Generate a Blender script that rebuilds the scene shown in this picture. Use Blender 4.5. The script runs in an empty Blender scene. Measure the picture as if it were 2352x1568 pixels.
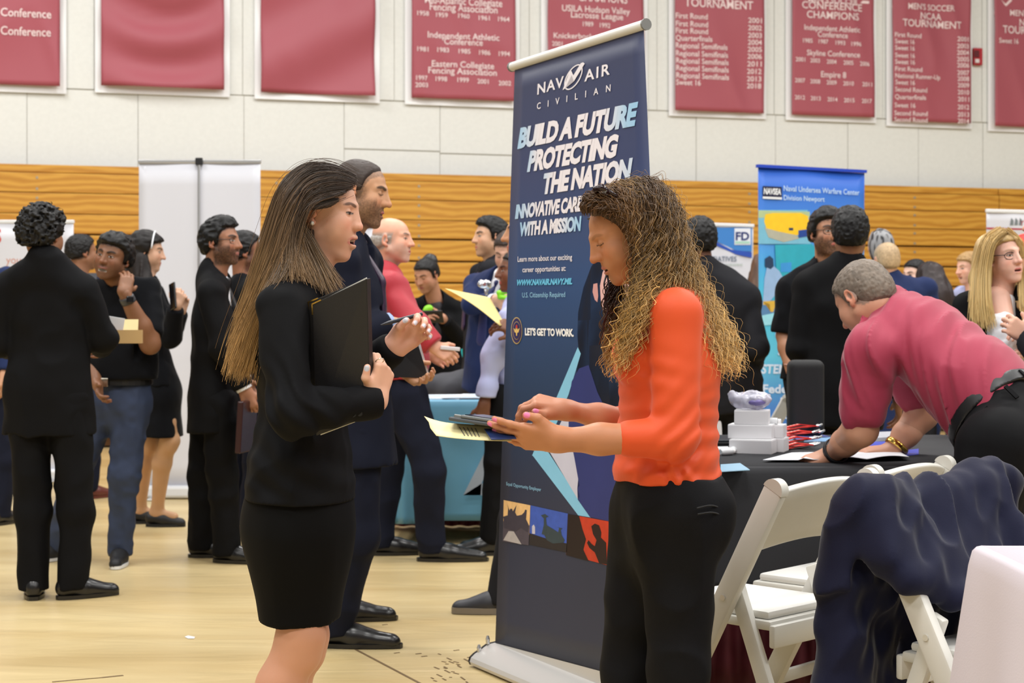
import bpy, bmesh, math, random
import numpy as np
from mathutils import Vector, Matrix

random.seed(7)
RNG = np.random.default_rng(7)
SC = bpy.context.scene
COL = SC.collection
F, HY, CX, CAMH = 3650.0, 745.0, 1176.0, 1.22     # focal length (px of a 2352 wide frame), horizon row, centre column, eye height


def V(*a):
    return np.array(a if len(a) > 1 else a[0], dtype=float)


def P(px, py, d):
    """World point at distance d along the view axis that the photo shows at (px, py)."""
    return V((px - CX) / F * d, d, CAMH - (py - HY) / F * d)


def nrm(v):
    v = np.asarray(v, float)
    return v / (np.linalg.norm(v) + 1e-12)


def fwd_of(yaw):
    a = math.radians(yaw)
    return V(math.cos(a), math.sin(a), 0)


def frame(fwd, up):
    """3x3 with columns right, forward, up."""
    f = nrm(fwd)
    r = nrm(np.cross(f, up))
    u = np.cross(r, f)
    return np.stack([r, f, u], 1)


def rotm(axis, deg):
    return np.array(Matrix.Rotation(math.radians(deg), 3, axis))


# ------------------------------------------------------------------ noise
_T = RNG.random((32, 32, 32)).astype(np.float32) * 2 - 1


def vnoise(p):
    p = np.asarray(p, np.float32)
    i = np.floor(p).astype(np.int32)
    f = p - i
    f = f * f * (3 - 2 * f)
    i0 = i & 31
    i1 = (i + 1) & 31
    x0, y0, z0 = i0[..., 0], i0[..., 1], i0[..., 2]
    x1, y1, z1 = i1[..., 0], i1[..., 1], i1[..., 2]
    fx, fy, fz = f[..., 0], f[..., 1], f[..., 2]
    a = _T[x0, y0, z0] * (1 - fx) + _T[x1, y0, z0] * fx
    b = _T[x0, y1, z0] * (1 - fx) + _T[x1, y1, z0] * fx
    c = _T[x0, y0, z1] * (1 - fx) + _T[x1, y0, z1] * fx
    d = _T[x0, y1, z1] * (1 - fx) + _T[x1, y1, z1] * fx
    a = a * (1 - fy) + b * fy
    c = c * (1 - fy) + d * fy
    return a * (1 - fz) + c * fz


def folds(p, amp, freq=(14, 14, 5), seed=0.0, M=None, sharp=1.5):
    """Ridged cloth folds."""
    q = p if M is None else p @ M
    n = vnoise(q * np.asarray(freq, np.float32) + seed)
    n2 = vnoise(q * np.asarray(freq, np.float32) * 2.1 + seed + 7.3)
    r = 1 - np.abs(n) * sharp
    return amp * (0.75 * r + 0.35 * n2 - 0.4)


# ------------------------------------------------------------------ materials
MATS = {}


def srgb(r, g, b):
    def c(v):
        v = v / 255.0
        return v / 12.92 if v <= 0.04045 else ((v + 0.055) / 1.055) ** 2.4
    return (c(r), c(g), c(b))


def mat(name, rgb=(200, 200, 200), rough=0.6, metal=0.0, attr=False, bump=0.0, bscale=300.0, sheen=0.0, sss=0.0,
        spec=0.5, mottle=0.0, mscale=8.0, trans=0.0, alpha=1.0, coat=0.0):
    if name in MATS:
        return MATS[name]
    m = bpy.data.materials.new(name)
    m.use_nodes = True
    nt = m.node_tree
    b = nt.nodes['Principled BSDF']
    lin = srgb(*rgb)
    b.inputs['Base Color'].default_value = (*lin, 1)
    b.inputs['Roughness'].default_value = rough
    b.inputs['Metallic'].default_value = metal
    b.inputs['Specular IOR Level'].default_value = spec
    if sheen:
        b.inputs['Sheen Weight'].default_value = sheen
        b.inputs['Sheen Roughness'].default_value = 0.4
    if sss:
        b.inputs['Subsurface Weight'].default_value = sss
        b.inputs['Subsurface Radius'].default_value = (0.012, 0.005, 0.003)
        b.inputs['Subsurface Scale'].default_value = 1.0
    if trans:
        b.inputs['Transmission Weight'].default_value = trans
    if alpha < 1:
        b.inputs['Alpha'].default_value = alpha
    if coat:
        b.inputs['Coat Weight'].default_value = coat
        b.inputs['Coat Roughness'].default_value = 0.15
    src = None
    if attr:
        a = nt.nodes.new('ShaderNodeAttribute')
        a.attribute_name = 'Col'
        src = a.outputs['Color']
        nt.links.new(src, b.inputs['Base Color'])
    if mottle:
        tc = nt.nodes.new('ShaderNodeTexCoord')
        nz = nt.nodes.new('ShaderNodeTexNoise')
        nz.inputs['Scale'].default_value = mscale
        nz.inputs['Detail'].default_value = 5
        nt.links.new(tc.outputs['Object'], nz.inputs['Vector'])
        mr = nt.nodes.new('ShaderNodeMapRange')
        mr.inputs['To Min'].default_value = 1 - mottle
        mr.inputs['To Max'].default_value = 1 + mottle
        nt.links.new(nz.outputs['Fac'], mr.inputs['Value'])
        mx = nt.nodes.new('ShaderNodeMix')
        mx.data_type = 'RGBA'
        mx.blend_type = 'MULTIPLY'
        mx.inputs[0].default_value = 1
        if src is not None:
            nt.links.new(src, mx.inputs[6])
        else:
            mx.inputs[6].default_value = (*lin, 1)
        nt.links.new(mr.outputs['Result'], mx.inputs[7])
        nt.links.new(mx.outputs[2], b.inputs['Base Color'])
    if bump:
        tc = nt.nodes.new('ShaderNodeTexCoord')
        nz = nt.nodes.new('ShaderNodeTexNoise')
        nz.inputs['Scale'].default_value = bscale
        nz.inputs['Detail'].default_value = 3
        nt.links.new(tc.outputs['Object'], nz.inputs['Vector'])
        bp = nt.nodes.new('ShaderNodeBump')
        bp.inputs['Strength'].default_value = bump
        bp.inputs['Distance'].default_value = 0.002
        nt.links.new(nz.outputs['Fac'], bp.inputs['Height'])
        nt.links.new(bp.outputs['Normal'], b.inputs['Normal'])
    MATS[name] = m
    return m


# ------------------------------------------------------------------ objects
def mesh_obj(name, verts, faces, material=None, parent=None, col=None, smooth=True, fmat=None, mats=None):
    me = bpy.data.meshes.new(name)
    verts = np.asarray(verts, np.float32)
    if isinstance(faces, np.ndarray) and len(faces):
        n, k = faces.shape
        me.vertices.add(len(verts))
        me.vertices.foreach_set('co', verts.ravel())
        me.loops.add(n * k)
        me.loops.foreach_set('vertex_index', faces.astype(np.int32).ravel())
        me.polygons.add(n)
        me.polygons.foreach_set('loop_start', np.arange(0, n * k, k, dtype=np.int32))
        me.update(calc_edges=True)
    else:
        me.from_pydata([tuple(map(float, v)) for v in verts], [], [tuple(map(int, f)) for f in faces])
        me.update()
    if smooth:
        me.polygons.foreach_set('use_smooth', np.ones(len(me.polygons), bool))
    if col is not None:
        a = me.color_attributes.new('Col', 'FLOAT_COLOR', 'POINT')
        c = np.ones((len(verts), 4), np.float32)
        c[:, :3] = col
        a.data.foreach_set('color', c.ravel())
    for m in (mats or ([material] if material else [])):
        me.materials.append(m)
    if fmat is not None:
        me.polygons.foreach_set('material_index', np.asarray(fmat, np.int32))
    o = bpy.data.objects.new(name, me)
    COL.objects.link(o)
    if parent is not None:
        o.parent = parent
    return o


def tag(o, label=None, cat=None, group=None, kind=None):
    if label:
        o['label'] = label
    if cat:
        o['category'] = cat
    if group:
        o['group'] = group
    if kind:
        o['kind'] = kind
    return o


def empty(name, loc=(0, 0, 0), label=None, cat=None, group=None, kind=None, rz=0.0):
    o = bpy.data.objects.new(name, None)
    COL.objects.link(o)
    o.empty_display_size = 0.1
    o.location = tuple(map(float, loc))
    o.rotation_euler = (0, 0, rz)
    return tag(o, label, cat, group, kind)


def keep(child, parent):
    """Parent a world-space mesh to a placed thing without moving it."""
    child.parent = parent
    loc = Matrix.Translation(parent.location) @ parent.rotation_euler.to_matrix().to_4x4()
    child.matrix_parent_inverse = loc.inverted()
    return child


class MB:
    """Collects simple shapes into one mesh."""

    def __init__(s):
        s.v, s.f, s.m = [], [], []

    def add(s, v, f, mi=0):
        o = len(s.v)
        s.v += [tuple(map(float, p)) for p in v]
        s.f += [tuple(int(i) + o for i in q) for q in f]
        s.m += [mi] * len(f)
        return s

    def box(s, c, size, R=None, mi=0, bev=0.0):
        c = np.asarray(c, float)
        h = np.asarray(size, float) / 2
        if bev <= 0:
            v = [(x, y, z) for x in (-1, 1) for y in (-1, 1) for z in (-1, 1)]
            v = np.array(v) * h
            f = [(0, 1, 3, 2), (4, 6, 7, 5), (0, 4, 5, 1), (2, 3, 7, 6), (0, 2, 6, 4), (1, 5, 7, 3)]
        else:
            bm = bmesh.new()
            bmesh.ops.create_cube(bm, size=1)
            for q in bm.verts:
                q.co = Vector((q.co.x * 2 * h[0], q.co.y * 2 * h[1], q.co.z * 2 * h[2]))
            bmesh.ops.bevel(bm, geom=bm.edges[:], offset=bev, segments=2, affect='EDGES', profile=0.5)
            bm.verts.index_update()
            v = np.array([q.co[:] for q in bm.verts])
            f = [tuple(x.index for x in q.verts) for q in bm.faces]
            bm.free()
        if R is not None:
            v = v @ np.asarray(R).T
        return s.add(v + c, f, mi)

    def bar(s, a, b, w, t, up=(0, 0, 1), mi=0, bev=0.0):
        """Rectangular bar from a to b, w wide (sideways) and t thick."""
        a, b = V(*a), V(*b)
        d = nrm(b - a)
        r = np.cross(d, up)
        if np.linalg.norm(r) < 1e-4:
            r = np.cross(d, (0, 1, 0))
        r = nrm(r)
        u = np.cross(r, d)
        return s.box((a + b) / 2, (w, np.linalg.norm(b - a), t), np.stack([r, d, u], 1), mi, bev)

    def tube(s, pts, r, n=8, mi=0, cap=True):
        pts = [V(*p) for p in pts]
        rr = r if isinstance(r, (list, tuple, np.ndarray)) else [r] * len(pts)
        o = []
        u = None
        for i, p in enumerate(pts):
            t = nrm(pts[min(i + 1, len(pts) - 1)] - pts[max(i - 1, 0)])
            if u is None:
                u = np.cross(t, (0, 0, 1))
                if np.linalg.norm(u) < 1e-3:
                    u = np.cross(t, (0, 1, 0))
            u = nrm(u - t * np.dot(u, t))
            w = np.cross(t, u)
            for k in range(n):
                a = 2 * math.pi * k / n
                o.append(p + rr[i] * (math.cos(a) * u + math.sin(a) * w))
        f = []
        for i in range(len(pts) - 1):
            for k in range(n):
                f.append((i * n + k, i * n + (k + 1) % n, (i + 1) * n + (k + 1) % n, (i + 1) * n + k))
        if cap:
            f.append(tuple(range(n))[::-1])
            f.append(tuple((len(pts) - 1) * n + k for k in range(n)))
        return s.add(o, f, mi)

    def grid(s, fn, nu, nv, mi=0):
        v = [fn(i / nu, j / nv) for i in range(nu + 1) for j in range(nv + 1)]
        w = nv + 1
        f = [(i * w + j, (i + 1) * w + j, (i + 1) * w + j + 1, i * w + j + 1) for i in range(nu) for j in range(nv)]
        return s.add(v, f, mi)

    def poly(s, pts, mi=0):
        bm = bmesh.new()
        vs = [bm.verts.new(tuple(map(float, p))) for p in pts]
        bm.faces.new(vs)
        bmesh.ops.triangulate(bm, faces=bm.faces[:])
        bm.verts.index_update()
        v = [q.co[:] for q in bm.verts]
        f = [tuple(x.index for x in q.verts) for q in bm.faces]
        bm.free()
        return s.add(v, f, mi)

    def build(s, name, material=None, parent=None, smooth=False, mats=None):
        return mesh_obj(name, s.v, s.f, material, parent, smooth=smooth, fmat=s.m if mats else None, mats=mats)


def solidify(o, t, offset=-1.0):
    m = o.modifiers.new('Solid', 'SOLIDIFY')
    m.thickness = t
    m.offset = offset
    return o


def autosmooth(o, deg=40):
    me = o.data
    me.polygons.foreach_set('use_smooth', np.ones(len(me.polygons), bool))
    bm = bmesh.new()
    bm.from_mesh(me)
    for e in bm.edges:
        if len(e.link_faces) == 2 and e.calc_face_angle(0) > math.radians(deg):
            e.smooth = False
    bm.to_mesh(me)
    bm.free()
    return o


# ------------------------------------------------------------------ implicit surfaces
class Sdf:
    def __init__(s):
        s.ops = []

    def rc(s, a, b, r1, r2=None, k=0.02, neg=False, R=None, dep=1.0):
        """Round cone a-b. With R (columns right, fwd, up) and dep the section is an ellipse: depth = dep * width."""
        r2 = r1 if r2 is None else r2
        s.ops.append(('rc', V(a), V(b), r1, r2, k, neg, None if R is None else np.asarray(R), dep))
        return s

    def chain(s, pts, rs, k=0.02, neg=False, R=None, dep=1.0):
        for i in range(len(pts) - 1):
            s.rc(pts[i], pts[i + 1], rs[i], rs[i + 1], k, neg, R, dep)
        return s

    def el(s, c, r, R=None, k=0.02, neg=False):
        s.ops.append(('el', V(c), V(r), None if R is None else np.asarray(R), None, k, neg))
        return s

    def sph(s, c, r, k=0.02, neg=False):
        return s.el(c, (r, r, r), None, k, neg)

    def box(s, c, h, R=None, rnd=0.01, k=0.01, neg=False):
        s.ops.append(('box', V(c), V(h), None if R is None else np.asarray(R), rnd, k, neg))
        return s

    def flat(s, e, d, r=.06, L=.05):
        """Flat end for a sleeve at e, running along d."""
        d = nrm(d)
        R = frame(d, V(0, 0, 1) if abs(d[2]) < .9 else V(0, 1, 0))
        return s.box(V(e) + d * L, (r, L, r), R, .004, 0, True)

    def cut(s, p, n):
        """Remove everything on the side n points to."""
        s.ops.append(('cut', V(p), nrm(n), None, None, 0.0, True))
        return s

    def _bb(s, o):
        if o[0] == 'rc':
            r = max(o[3], o[4]) * max(1.0, o[8])
            return np.minimum(o[1], o[2]) - r, np.maximum(o[1], o[2]) + r
        if o[0] == 'el':
            h = o[2] if o[3] is None else np.abs(o[3]) @ o[2]
            return o[1] - h, o[1] + h
        if o[0] == 'box':
            h = (o[2] if o[3] is None else np.abs(o[3]) @ o[2])
            return o[1] - h, o[1] + h

    def mesh(s, res, disp=None, dmargin=0.03, lo=None, hi=None):
        bbs = [s._bb(o) for o in s.ops if o[0] != 'cut' and not o[6]]
        pad = res * 3 + (0.02 if disp else 0.004)
        l = np.min([b[0] for b in bbs], 0) - pad
        h = np.max([b[1] for b in bbs], 0) + pad
        if lo is not None:
            l = np.maximum(l, lo)
        if hi is not None:
            h = np.minimum(h, hi)
        n = np.maximum(np.ceil((h - l) / res).astype(int) + 1, 3)
        D = np.full(tuple(n), 0.2, np.float32)
        ax = [(l[i] + np.arange(n[i]) * res).astype(np.float32) for i in range(3)]
        for o in s.ops:
            if o[0] == 'cut':
                q = (ax[0][:, None, None] - o[1][0]) * o[2][0] + (ax[1][None, :, None] - o[1][1]) * o[2][1] + (ax[2][None, None, :] - o[1][2]) * o[2][2]
                D = np.maximum(D, -(-q)).astype(np.float32)
                continue
            k = o[5]
            bl, bh = s._bb(o)
            m = max(2.2 * k, 0.015) + 3 * res
            i0 = np.clip(np.floor((bl - m - l) / res).astype(int), 0, n)
            i1 = np.clip(np.ceil((bh + m - l) / res).astype(int) + 1, 0, n)
            if np.any(i1 <= i0):
                continue
            X = ax[0][i0[0]:i1[0]][:, None, None]
            Y = ax[1][i0[1]:i1[1]][None, :, None]
            Z = ax[2][i0[2]:i1[2]][None, None, :]
            c = o[1]
            px, py, pz = X - np.float32(c[0]), Y - np.float32(c[1]), Z - np.float32(c[2])
            if o[0] == 'rc':
                ba = o[2] - o[1]
                if o[7] is not None:
                    R = o[7]
                    e = R[:, 1] * (1 / o[8] - 1)     # stretch along the depth axis
                    f = R[:, 1]
                    t = px * f[0] + py * f[1] + pz * f[2]
                    px, py, pz = px + t * e[0], py + t * e[1], pz + t * e[2]
                    ba = ba + np.dot(ba, f) * e
                bb = float(np.dot(ba, ba)) + 1e-12
                t = np.clip((px * ba[0] + py * ba[1] + pz * ba[2]) / bb, 0, 1)
                dx, dy, dz = px - t * ba[0], py - t * ba[1], pz - t * ba[2]
                d = np.sqrt(dx * dx + dy * dy + dz * dz) - (o[3] + (o[4] - o[3]) * t)
                if o[7] is not None and o[8] < 1:
                    d = d * (0.5 + 0.5 * o[8])
            else:
                if o[3] is not None:
                    R = o[3].T
                    px, py, pz = (R[0, 0] * px + R[0, 1] * py + R[0, 2] * pz, R[1, 0] * px + R[1, 1] * py + R[1, 2] * pz,
                                  R[2, 0] * px + R[2, 1] * py + R[2, 2] * pz)
                if o[0] == 'el':
                    r = o[2]
                    qx, qy, qz = px / r[0], py / r[1], pz / r[2]
                    k0 = np.sqrt(qx * qx + qy * qy + qz * qz)
                    gx, gy, gz = qx / r[0], qy / r[1], qz / r[2]
                    k1 = np.sqrt(gx * gx + gy * gy + gz * gz) + 1e-9
                    d = k0 * (k0 - 1) / k1
                else:
                    hh = o[2] - o[4]
                    qx, qy, qz = np.abs(px) - hh[0], np.abs(py) - hh[1], np.abs(pz) - hh[2]
                    mx = np.maximum
                    d = np.sqrt(mx(qx, 0) ** 2 + mx(qy, 0) ** 2 + mx(qz, 0) ** 2) + np.minimum(mx(qx, mx(qy, qz)), 0) - o[4]
            S = (slice(i0[0], i1[0]), slice(i0[1], i1[1]), slice(i0[2], i1[2]))
            A = D[S]
            if o[6]:
                d = -d
                if k > 0:
                    hq = np.maximum(k - np.abs(A - d), 0) / k
                    D[S] = np.maximum(A, d) + hq * hq * k * 0.25
                else:
                    D[S] = np.maximum(A, d)
            else:
                if k > 0:
                    hq = np.maximum(k - np.abs(A - d), 0) / k
                    D[S] = np.minimum(A, d) - hq * hq * k * 0.25
                else:
                    D[S] = np.minimum(A, d)
        if disp is not None:
            w = np.argwhere(np.abs(D) < dmargin)
            pts = l + w * res
            D[w[:, 0], w[:, 1], w[:, 2]] -= disp(pts.astype(np.float32)).astype(np.float32)
        # closed at the borders
        D[0], D[-1], D[:, 0], D[:, -1], D[:, :, 0], D[:, :, -1] = [np.maximum(q, 0.001) for q in (D[0], D[-1], D[:, 0], D[:, -1], D[:, :, 0], D[:, :, -1])]
        return snets(D, l, res)


def snets(D, l, res):
    s = D < 0
    cnt = np.zeros(tuple(np.array(D.shape) - 1), np.int8)
    for a in (0, 1):
        for b in (0, 1):
            for c in (0, 1):
                cnt += s[a:s.shape[0] - 1 + a, b:s.shape[1] - 1 + b, c:s.shape[2] - 1 + c]
    mask = (cnt > 0) & (cnt < 8)
    ijk = np.argwhere(mask)
    idx = np.full(mask.shape, -1, np.int32)
    idx[mask] = np.arange(len(ijk))
    pos = np.zeros((len(ijk), 3))
    num = np.zeros(len(ijk))
    cs = [(a, b, c) for a in (0, 1) for b in (0, 1) for c in (0, 1)]
    for a in cs:
        for ax in range(3):
            if a[ax]:
                continue
            b = list(a)
            b[ax] = 1
            fa = D[ijk[:, 0] + a[0], ijk[:, 1] + a[1], ijk[:, 2] + a[2]]
            fb = D[ijk[:, 0] + b[0], ijk[:, 1] + b[1], ijk[:, 2] + b[2]]
            cr = (fa < 0) != (fb < 0)
            t = np.where(cr, fa / np.where(cr, fa - fb, 1), 0)
            q = np.array(a, float)[None, :] + 0 * pos
            q[:, ax] += t
            pos += np.where(cr[:, None], q, 0)
            num += cr
    pos = (ijk + pos / np.maximum(num, 1)[:, None]) * res + l
    faces = []
    for ax in range(3):
        o = [1, 2] if ax == 0 else ([2, 0] if ax == 1 else [0, 1])
        A = s
        B = np.roll(s, -1, ax)
        e = A != B
        sl = [slice(None)] * 3
        sl[ax] = slice(0, -1)
        w = np.argwhere(e[tuple(sl)])
        w = w[(w[:, o[0]] > 0) & (w[:, o[1]] > 0) & (w[:, o[0]] < D.shape[o[0]] - 1) & (w[:, o[1]] < D.shape[o[1]] - 1)]
        if not len(w):
            continue
        d1 = np.zeros(3, int)
        d1[o[0]] = 1
        d2 = np.zeros(3, int)
        d2[o[1]] = 1
        c = [w - d1 - d2, w - d2, w, w - d1]
        q = np.stack([idx[x[:, 0], x[:, 1], x[:, 2]] for x in c], 1)
        flip = ~s[w[:, 0], w[:, 1], w[:, 2]]
        q[flip] = q[flip][:, ::-1]
        faces.append(q)
    faces = np.concatenate(faces)
    faces = faces[(faces >= 0).all(1)]
    return pos, faces


def join(*vf):
    v, f, o = [], [], 0
    for a, b in vf:
        v.append(a)
        f.append(b + o)
        o += len(a)
    return np.concatenate(v), np.concatenate(f)


def strands(paths, r0, r1):
    """(N,K,3) paths -> thin three-sided tubes, radius r0 at the root to r1 at the tip."""
    Pp = np.asarray(paths, float)
    N, K, _ = Pp.shape
    t = np.gradient(Pp, axis=1)
    t /= np.linalg.norm(t, axis=2, keepdims=True) + 1e-9
    ref = np.array([0.31, 0.87, 0.39])
    u = np.cross(t, ref)
    u /= np.linalg.norm(u, axis=2, keepdims=True) + 1e-9
    w = np.cross(t, u)
    x = np.linspace(0, 1, K)
    r = (r0 + (r1 - r0) * x ** 1.5)[None, :, None]
    ring = [Pp + r * (math.cos(a) * u + math.sin(a) * w) for a in (0.3, 0.3 + 2.0944, 0.3 + 4.1888)]
    v = np.stack(ring, 2).reshape(-1, 3)
    base = (np.arange(N)[:, None] * K + np.arange(K - 1)[None, :]) * 3
    f = []
    for k in range(3):
        k2 = (k + 1) % 3
        f.append(np.stack([base + k, base + k2, base + 3 + k2, base + 3 + k], 2).reshape(-1, 4))
    return v, np.concatenate(f)


# ------------------------------------------------------------------ planes in the scene, and lettering on them
class Plane:
    """A flat surface through three points; pixel positions are turned into points on it by meeting the view ray."""

    def __init__(s, o, a, b):
        s.o = V(o)
        s.x = nrm(V(a) - s.o)
        n = np.cross(s.x, V(b) - s.o)
        s.n = nrm(n)
        if np.dot(s.n, V(0, 0, CAMH) - s.o) < 0:
            s.n = -s.n

    def at(s, px, py, off=0.0):
        d = V((px - CX) / F, 1.0, -(py - HY) / F)
        c = V(0, 0, CAMH)
        o = s.o + s.n * off
        t = np.dot(s.n, o - c) / np.dot(s.n, d)
        return c + d * t


_TXT = {}


def text_geo(txt, bold=0.0, space=1.0):
    key = (txt, bold, space)
    if key in _TXT:
        return _TXT[key]
    cu = bpy.data.curves.new('t', 'FONT')
    cu.body = txt
    cu.size = 1.0
    cu.offset = bold
    cu.space_character = space
    cu.resolution_u = 3
    ob = bpy.data.objects.new('t', cu)
    COL.objects.link(ob)
    dg = bpy.context.evaluated_depsgraph_get()
    dg.update()
    me = bpy.data.meshes.new_from_object(ob.evaluated_get(dg))
    v = np.array([q.co[:] for q in me.vertices])
    f = [tuple(p.vertices) for p in me.polygons]
    bpy.data.objects.remove(ob)
    bpy.data.curves.remove(cu)
    bpy.data.meshes.remove(me)
    _TXT[key] = (v, f)
    return v, f


def put_text(mb, pl, txt, L, Rr, T, off=0.002, bold=0.0, space=1.0, mi=0, warp=None):
    """Lettering whose baseline runs from pixel L to pixel Rr on plane pl; T is the pixel of the top of the first capital."""
    v, f = text_geo(txt, bold, space)
    x0, x1 = v[:, 0].min(), v[:, 0].max()
    cap = 0.729
    p0, p1, pt = pl.at(*L, off), pl.at(*Rr, off), pl.at(*T, off)
    ex, ey = p1 - p0, pt - p0
    q = p0 + ((v[:, 0] - x0) / (x1 - x0))[:, None] * ex + (v[:, 1] / cap)[:, None] * ey
    if warp is not None:
        q = warp(q)
    mb.add(q, f, mi)
# ------------------------------------------------------------------ people
def blend(c, new, w):
    w = np.clip(w, 0, 1)[:, None]
    return c * (1 - w) + np.asarray(new)[None, :] * w


def ss(a, b, x):
    t = np.clip((x - a) / (b - a), 0, 1)
    return t * t * (3 - 2 * t)


def segd(p, a, b):
    a, b = V(a), V(b)
    ba = b - a
    t = np.clip(((p - a) @ ba) / np.dot(ba, ba), 0, 1)
    return np.linalg.norm(p - a - t[:, None] * ba, axis=1)


def head_mesh(C, R, neck, S=1.0, res=0.0032, skin=(200, 150, 120), o=None):
    """Head, face, ears and neck. C centre, R columns right/fwd/up, neck = world point at the base of the neck."""
    o = o or {}
    g = o.get
    s = Sdf()
    fw = g('fw', 1.0)                 # face width
    jw = g('jw', 1.0)                 # jaw width
    nose = g('nose', 1.0)
    op = g('open', 0.0)               # mouth opening in metres
    sm = g('smile', 0.0)
    ch = g('chin', 0.0)
    nb = (R.T @ (V(neck) - V(C))) / S
    nr = g('neck_r', 0.054)
    s.el((0, -.014, .030), (.073 * fw, .090, .086))
    s.el((0, .034, .034), (.060 * fw, .052, .062), k=.03)
    s.el((0, .030, -.030), (.058 * fw, .058, .068), k=.03)
    for x in (-1, 1):
        s.rc((x * .050 * jw * fw, .006, -.052 - op * .3), (x * .017 * jw, .068 + ch, -.096 - op * .8), .018, .0155, k=.03)
        s.sph((x * .040 * fw, .060, -.020), .022, k=.03)
    s.sph((0, .079 + ch, -.099 - op * .8), .0145, k=.016)
    s.el((0, .030, -.068 - op * .4), (.042 * jw, .05, .034), k=.03)
    s.el((0, .066, -.056 - op * .3), (.031, .0285, .030 + op * .4), k=.022)
    for x in (-1, 1):
        s.sph((x * .038 * fw, .050, -.045), .025, k=.03)
    for x in (-1, 1):
        s.rc((x * .012, .0865, .030), (x * .046 * fw, .066, .027), g('brow', .0085), .007, k=.016)
    for x in (-1, 1):
        s.el((x * .033, .098, .009), (.0175, .0150, .0125), k=.014, neg=True)
    # nose
    tipy, tipz = .110 + .008 * nose, g('tipz', -.026)
    s.rc((0, .0885 + .002 * nose, .026), (0, tipy - .003, tipz + .006), .0080, .0098, k=.014)
    s.sph((0, tipy, tipz), .0092, k=.008)
    for x in (-1, 1):
        s.rc((x * .0125, .0975, tipz - .001), (x * .0085, .105, tipz - .001), .0080, .0060, k=.008)
        s.el((x * .0060, .106, tipz - .0085), (.0035, .0055, .0035), k=.003, neg=True)
    for x in (-1, 1):
        s.rc((x * .0085, .087, .006), (x * .0105, .0965, tipz + .004), .0075, .0085, k=.012)
    # eyes
    for x in (-1, 1):
        s.sph((x * .0315, .0735, .0085), .0138, k=.004)
    # lips
    zl = -.0585
    wq = g('mouth_w', 1.0) * (1 + .35 * sm)
    up = [(-.023 * wq, .0815, zl - .003 + .012 * sm), (-.008, .0945, zl + .0015), (0, .0958, zl + .0003), (.008, .0945, zl + .0015), (.023 * wq, .0815, zl - .003 + .012 * sm)]
    lw = [(-.021 * wq, .0815, zl - .005 + .012 * sm - op * .5), (-.007, .0925 - op * .2, zl - .0095 - op), (.007, .0925 - op * .2, zl - .0095 - op), (.021 * wq, .0815, zl - .005 + .012 * sm - op * .5)]
    lr = g('lips', 1.0)
    s.chain(up, [.0030, .0048 * lr, .0046 * lr, .0048 * lr, .0030], k=.005)
    s.chain(lw, [.0030, .0060 * lr, .0060 * lr, .0030], k=.005)
    if op > 0 or sm:
        gap = max(op, .010 * sm)
        s.el((0, .094, zl - .0045 - gap * .5), (.019 * wq, .022, .0022 + gap * .55), k=.003, neg=True)
    else:
        s.chain([(-.022 * wq, .0855, zl - .0042), (0, .1005, zl - .0044), (.022 * wq, .0855, zl - .0042)], [.0012, .0014, .0012], k=.002, neg=True)
    # ears
    for x in (-1, 1):
        Re = rotm('X', -12) @ rotm('Z', x * -18)
        ex = x * (.073 * fw + .0045)
        s.el((ex, -.014, .002), (.0062, .0185, .031), Re, k=.007)
        s.el((ex + x * .006, -.0095, .001), (.0055, .0095, .0185), Re, k=.004, neg=True)
        s.sph((ex - x * .001, -.004, -.027), .0085, k=.008)
        s.sph((ex + x * .001, .001, -.006), .0055, k=.006)
    # neck
    s.rc((0, -.022, -.05), nb, nr / S ** 0, nr * 1.06, k=.03)
    s.rc((0, .010, -.085), nb + V(0, .02, 0), nr * .62, nr * .7, k=.035)
    for q in g('extra', []):
        getattr(s, q[0])(*q[1], **q[2])
    v, f = s.mesh(res / S)
    p = v
    # colours
    base = V(srgb(*skin))
    c = np.tile(base, (len(p), 1))
    c = c * (1 + .06 * vnoise(p * 60))[:, None]
    ax = np.abs(p[:, 0])
    red = base * V(1.12, .78, .74)
    c = blend(c, red, .45 * np.exp(-(((ax - .043) / .02) ** 2 + ((p[:, 2] + .022) / .02) ** 2)) * (p[:, 1] > .03))
    c = blend(c, red, .5 * np.exp(-(((p[:, 0]) / .013) ** 2 + ((p[:, 2] - tipz) / .014) ** 2)) * (p[:, 1] > .09))
    c = blend(c, red, .5 * (ax > .076 * fw) * (np.abs(p[:, 2]) < .04))
    lipc = V(srgb(*g('lip', (188, 98, 92))))
    dl = np.minimum.reduce([segd(p, up[i], up[i + 1]) for i in range(4)] + [segd(p, lw[i], lw[i + 1]) for i in range(3)])
    c = blend(c, lipc, ss(.0085, .0055, dl) * (p[:, 1] > .06))
    if op > 0 or sm:
        gap = max(op, .010 * sm)
        inside = (np.abs(p[:, 0]) < .018 * wq) & (np.abs(p[:, 2] - (zl - .0045 - gap * .5)) < .002 + gap * .45) & (p[:, 1] < (.0915 if op else .0925) - 2.5 * p[:, 0] ** 2 * (sm > 0)) & (p[:, 1] > .05)
        c[inside] = V(srgb(70, 25, 22))
        teeth = inside & (p[:, 2] > zl - .0045 - gap * (.45 if op else 1.2))
        c[teeth] = V(srgb(225, 215, 200))
    # beard and stubble
    bd = g('beard', 0.0)
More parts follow.
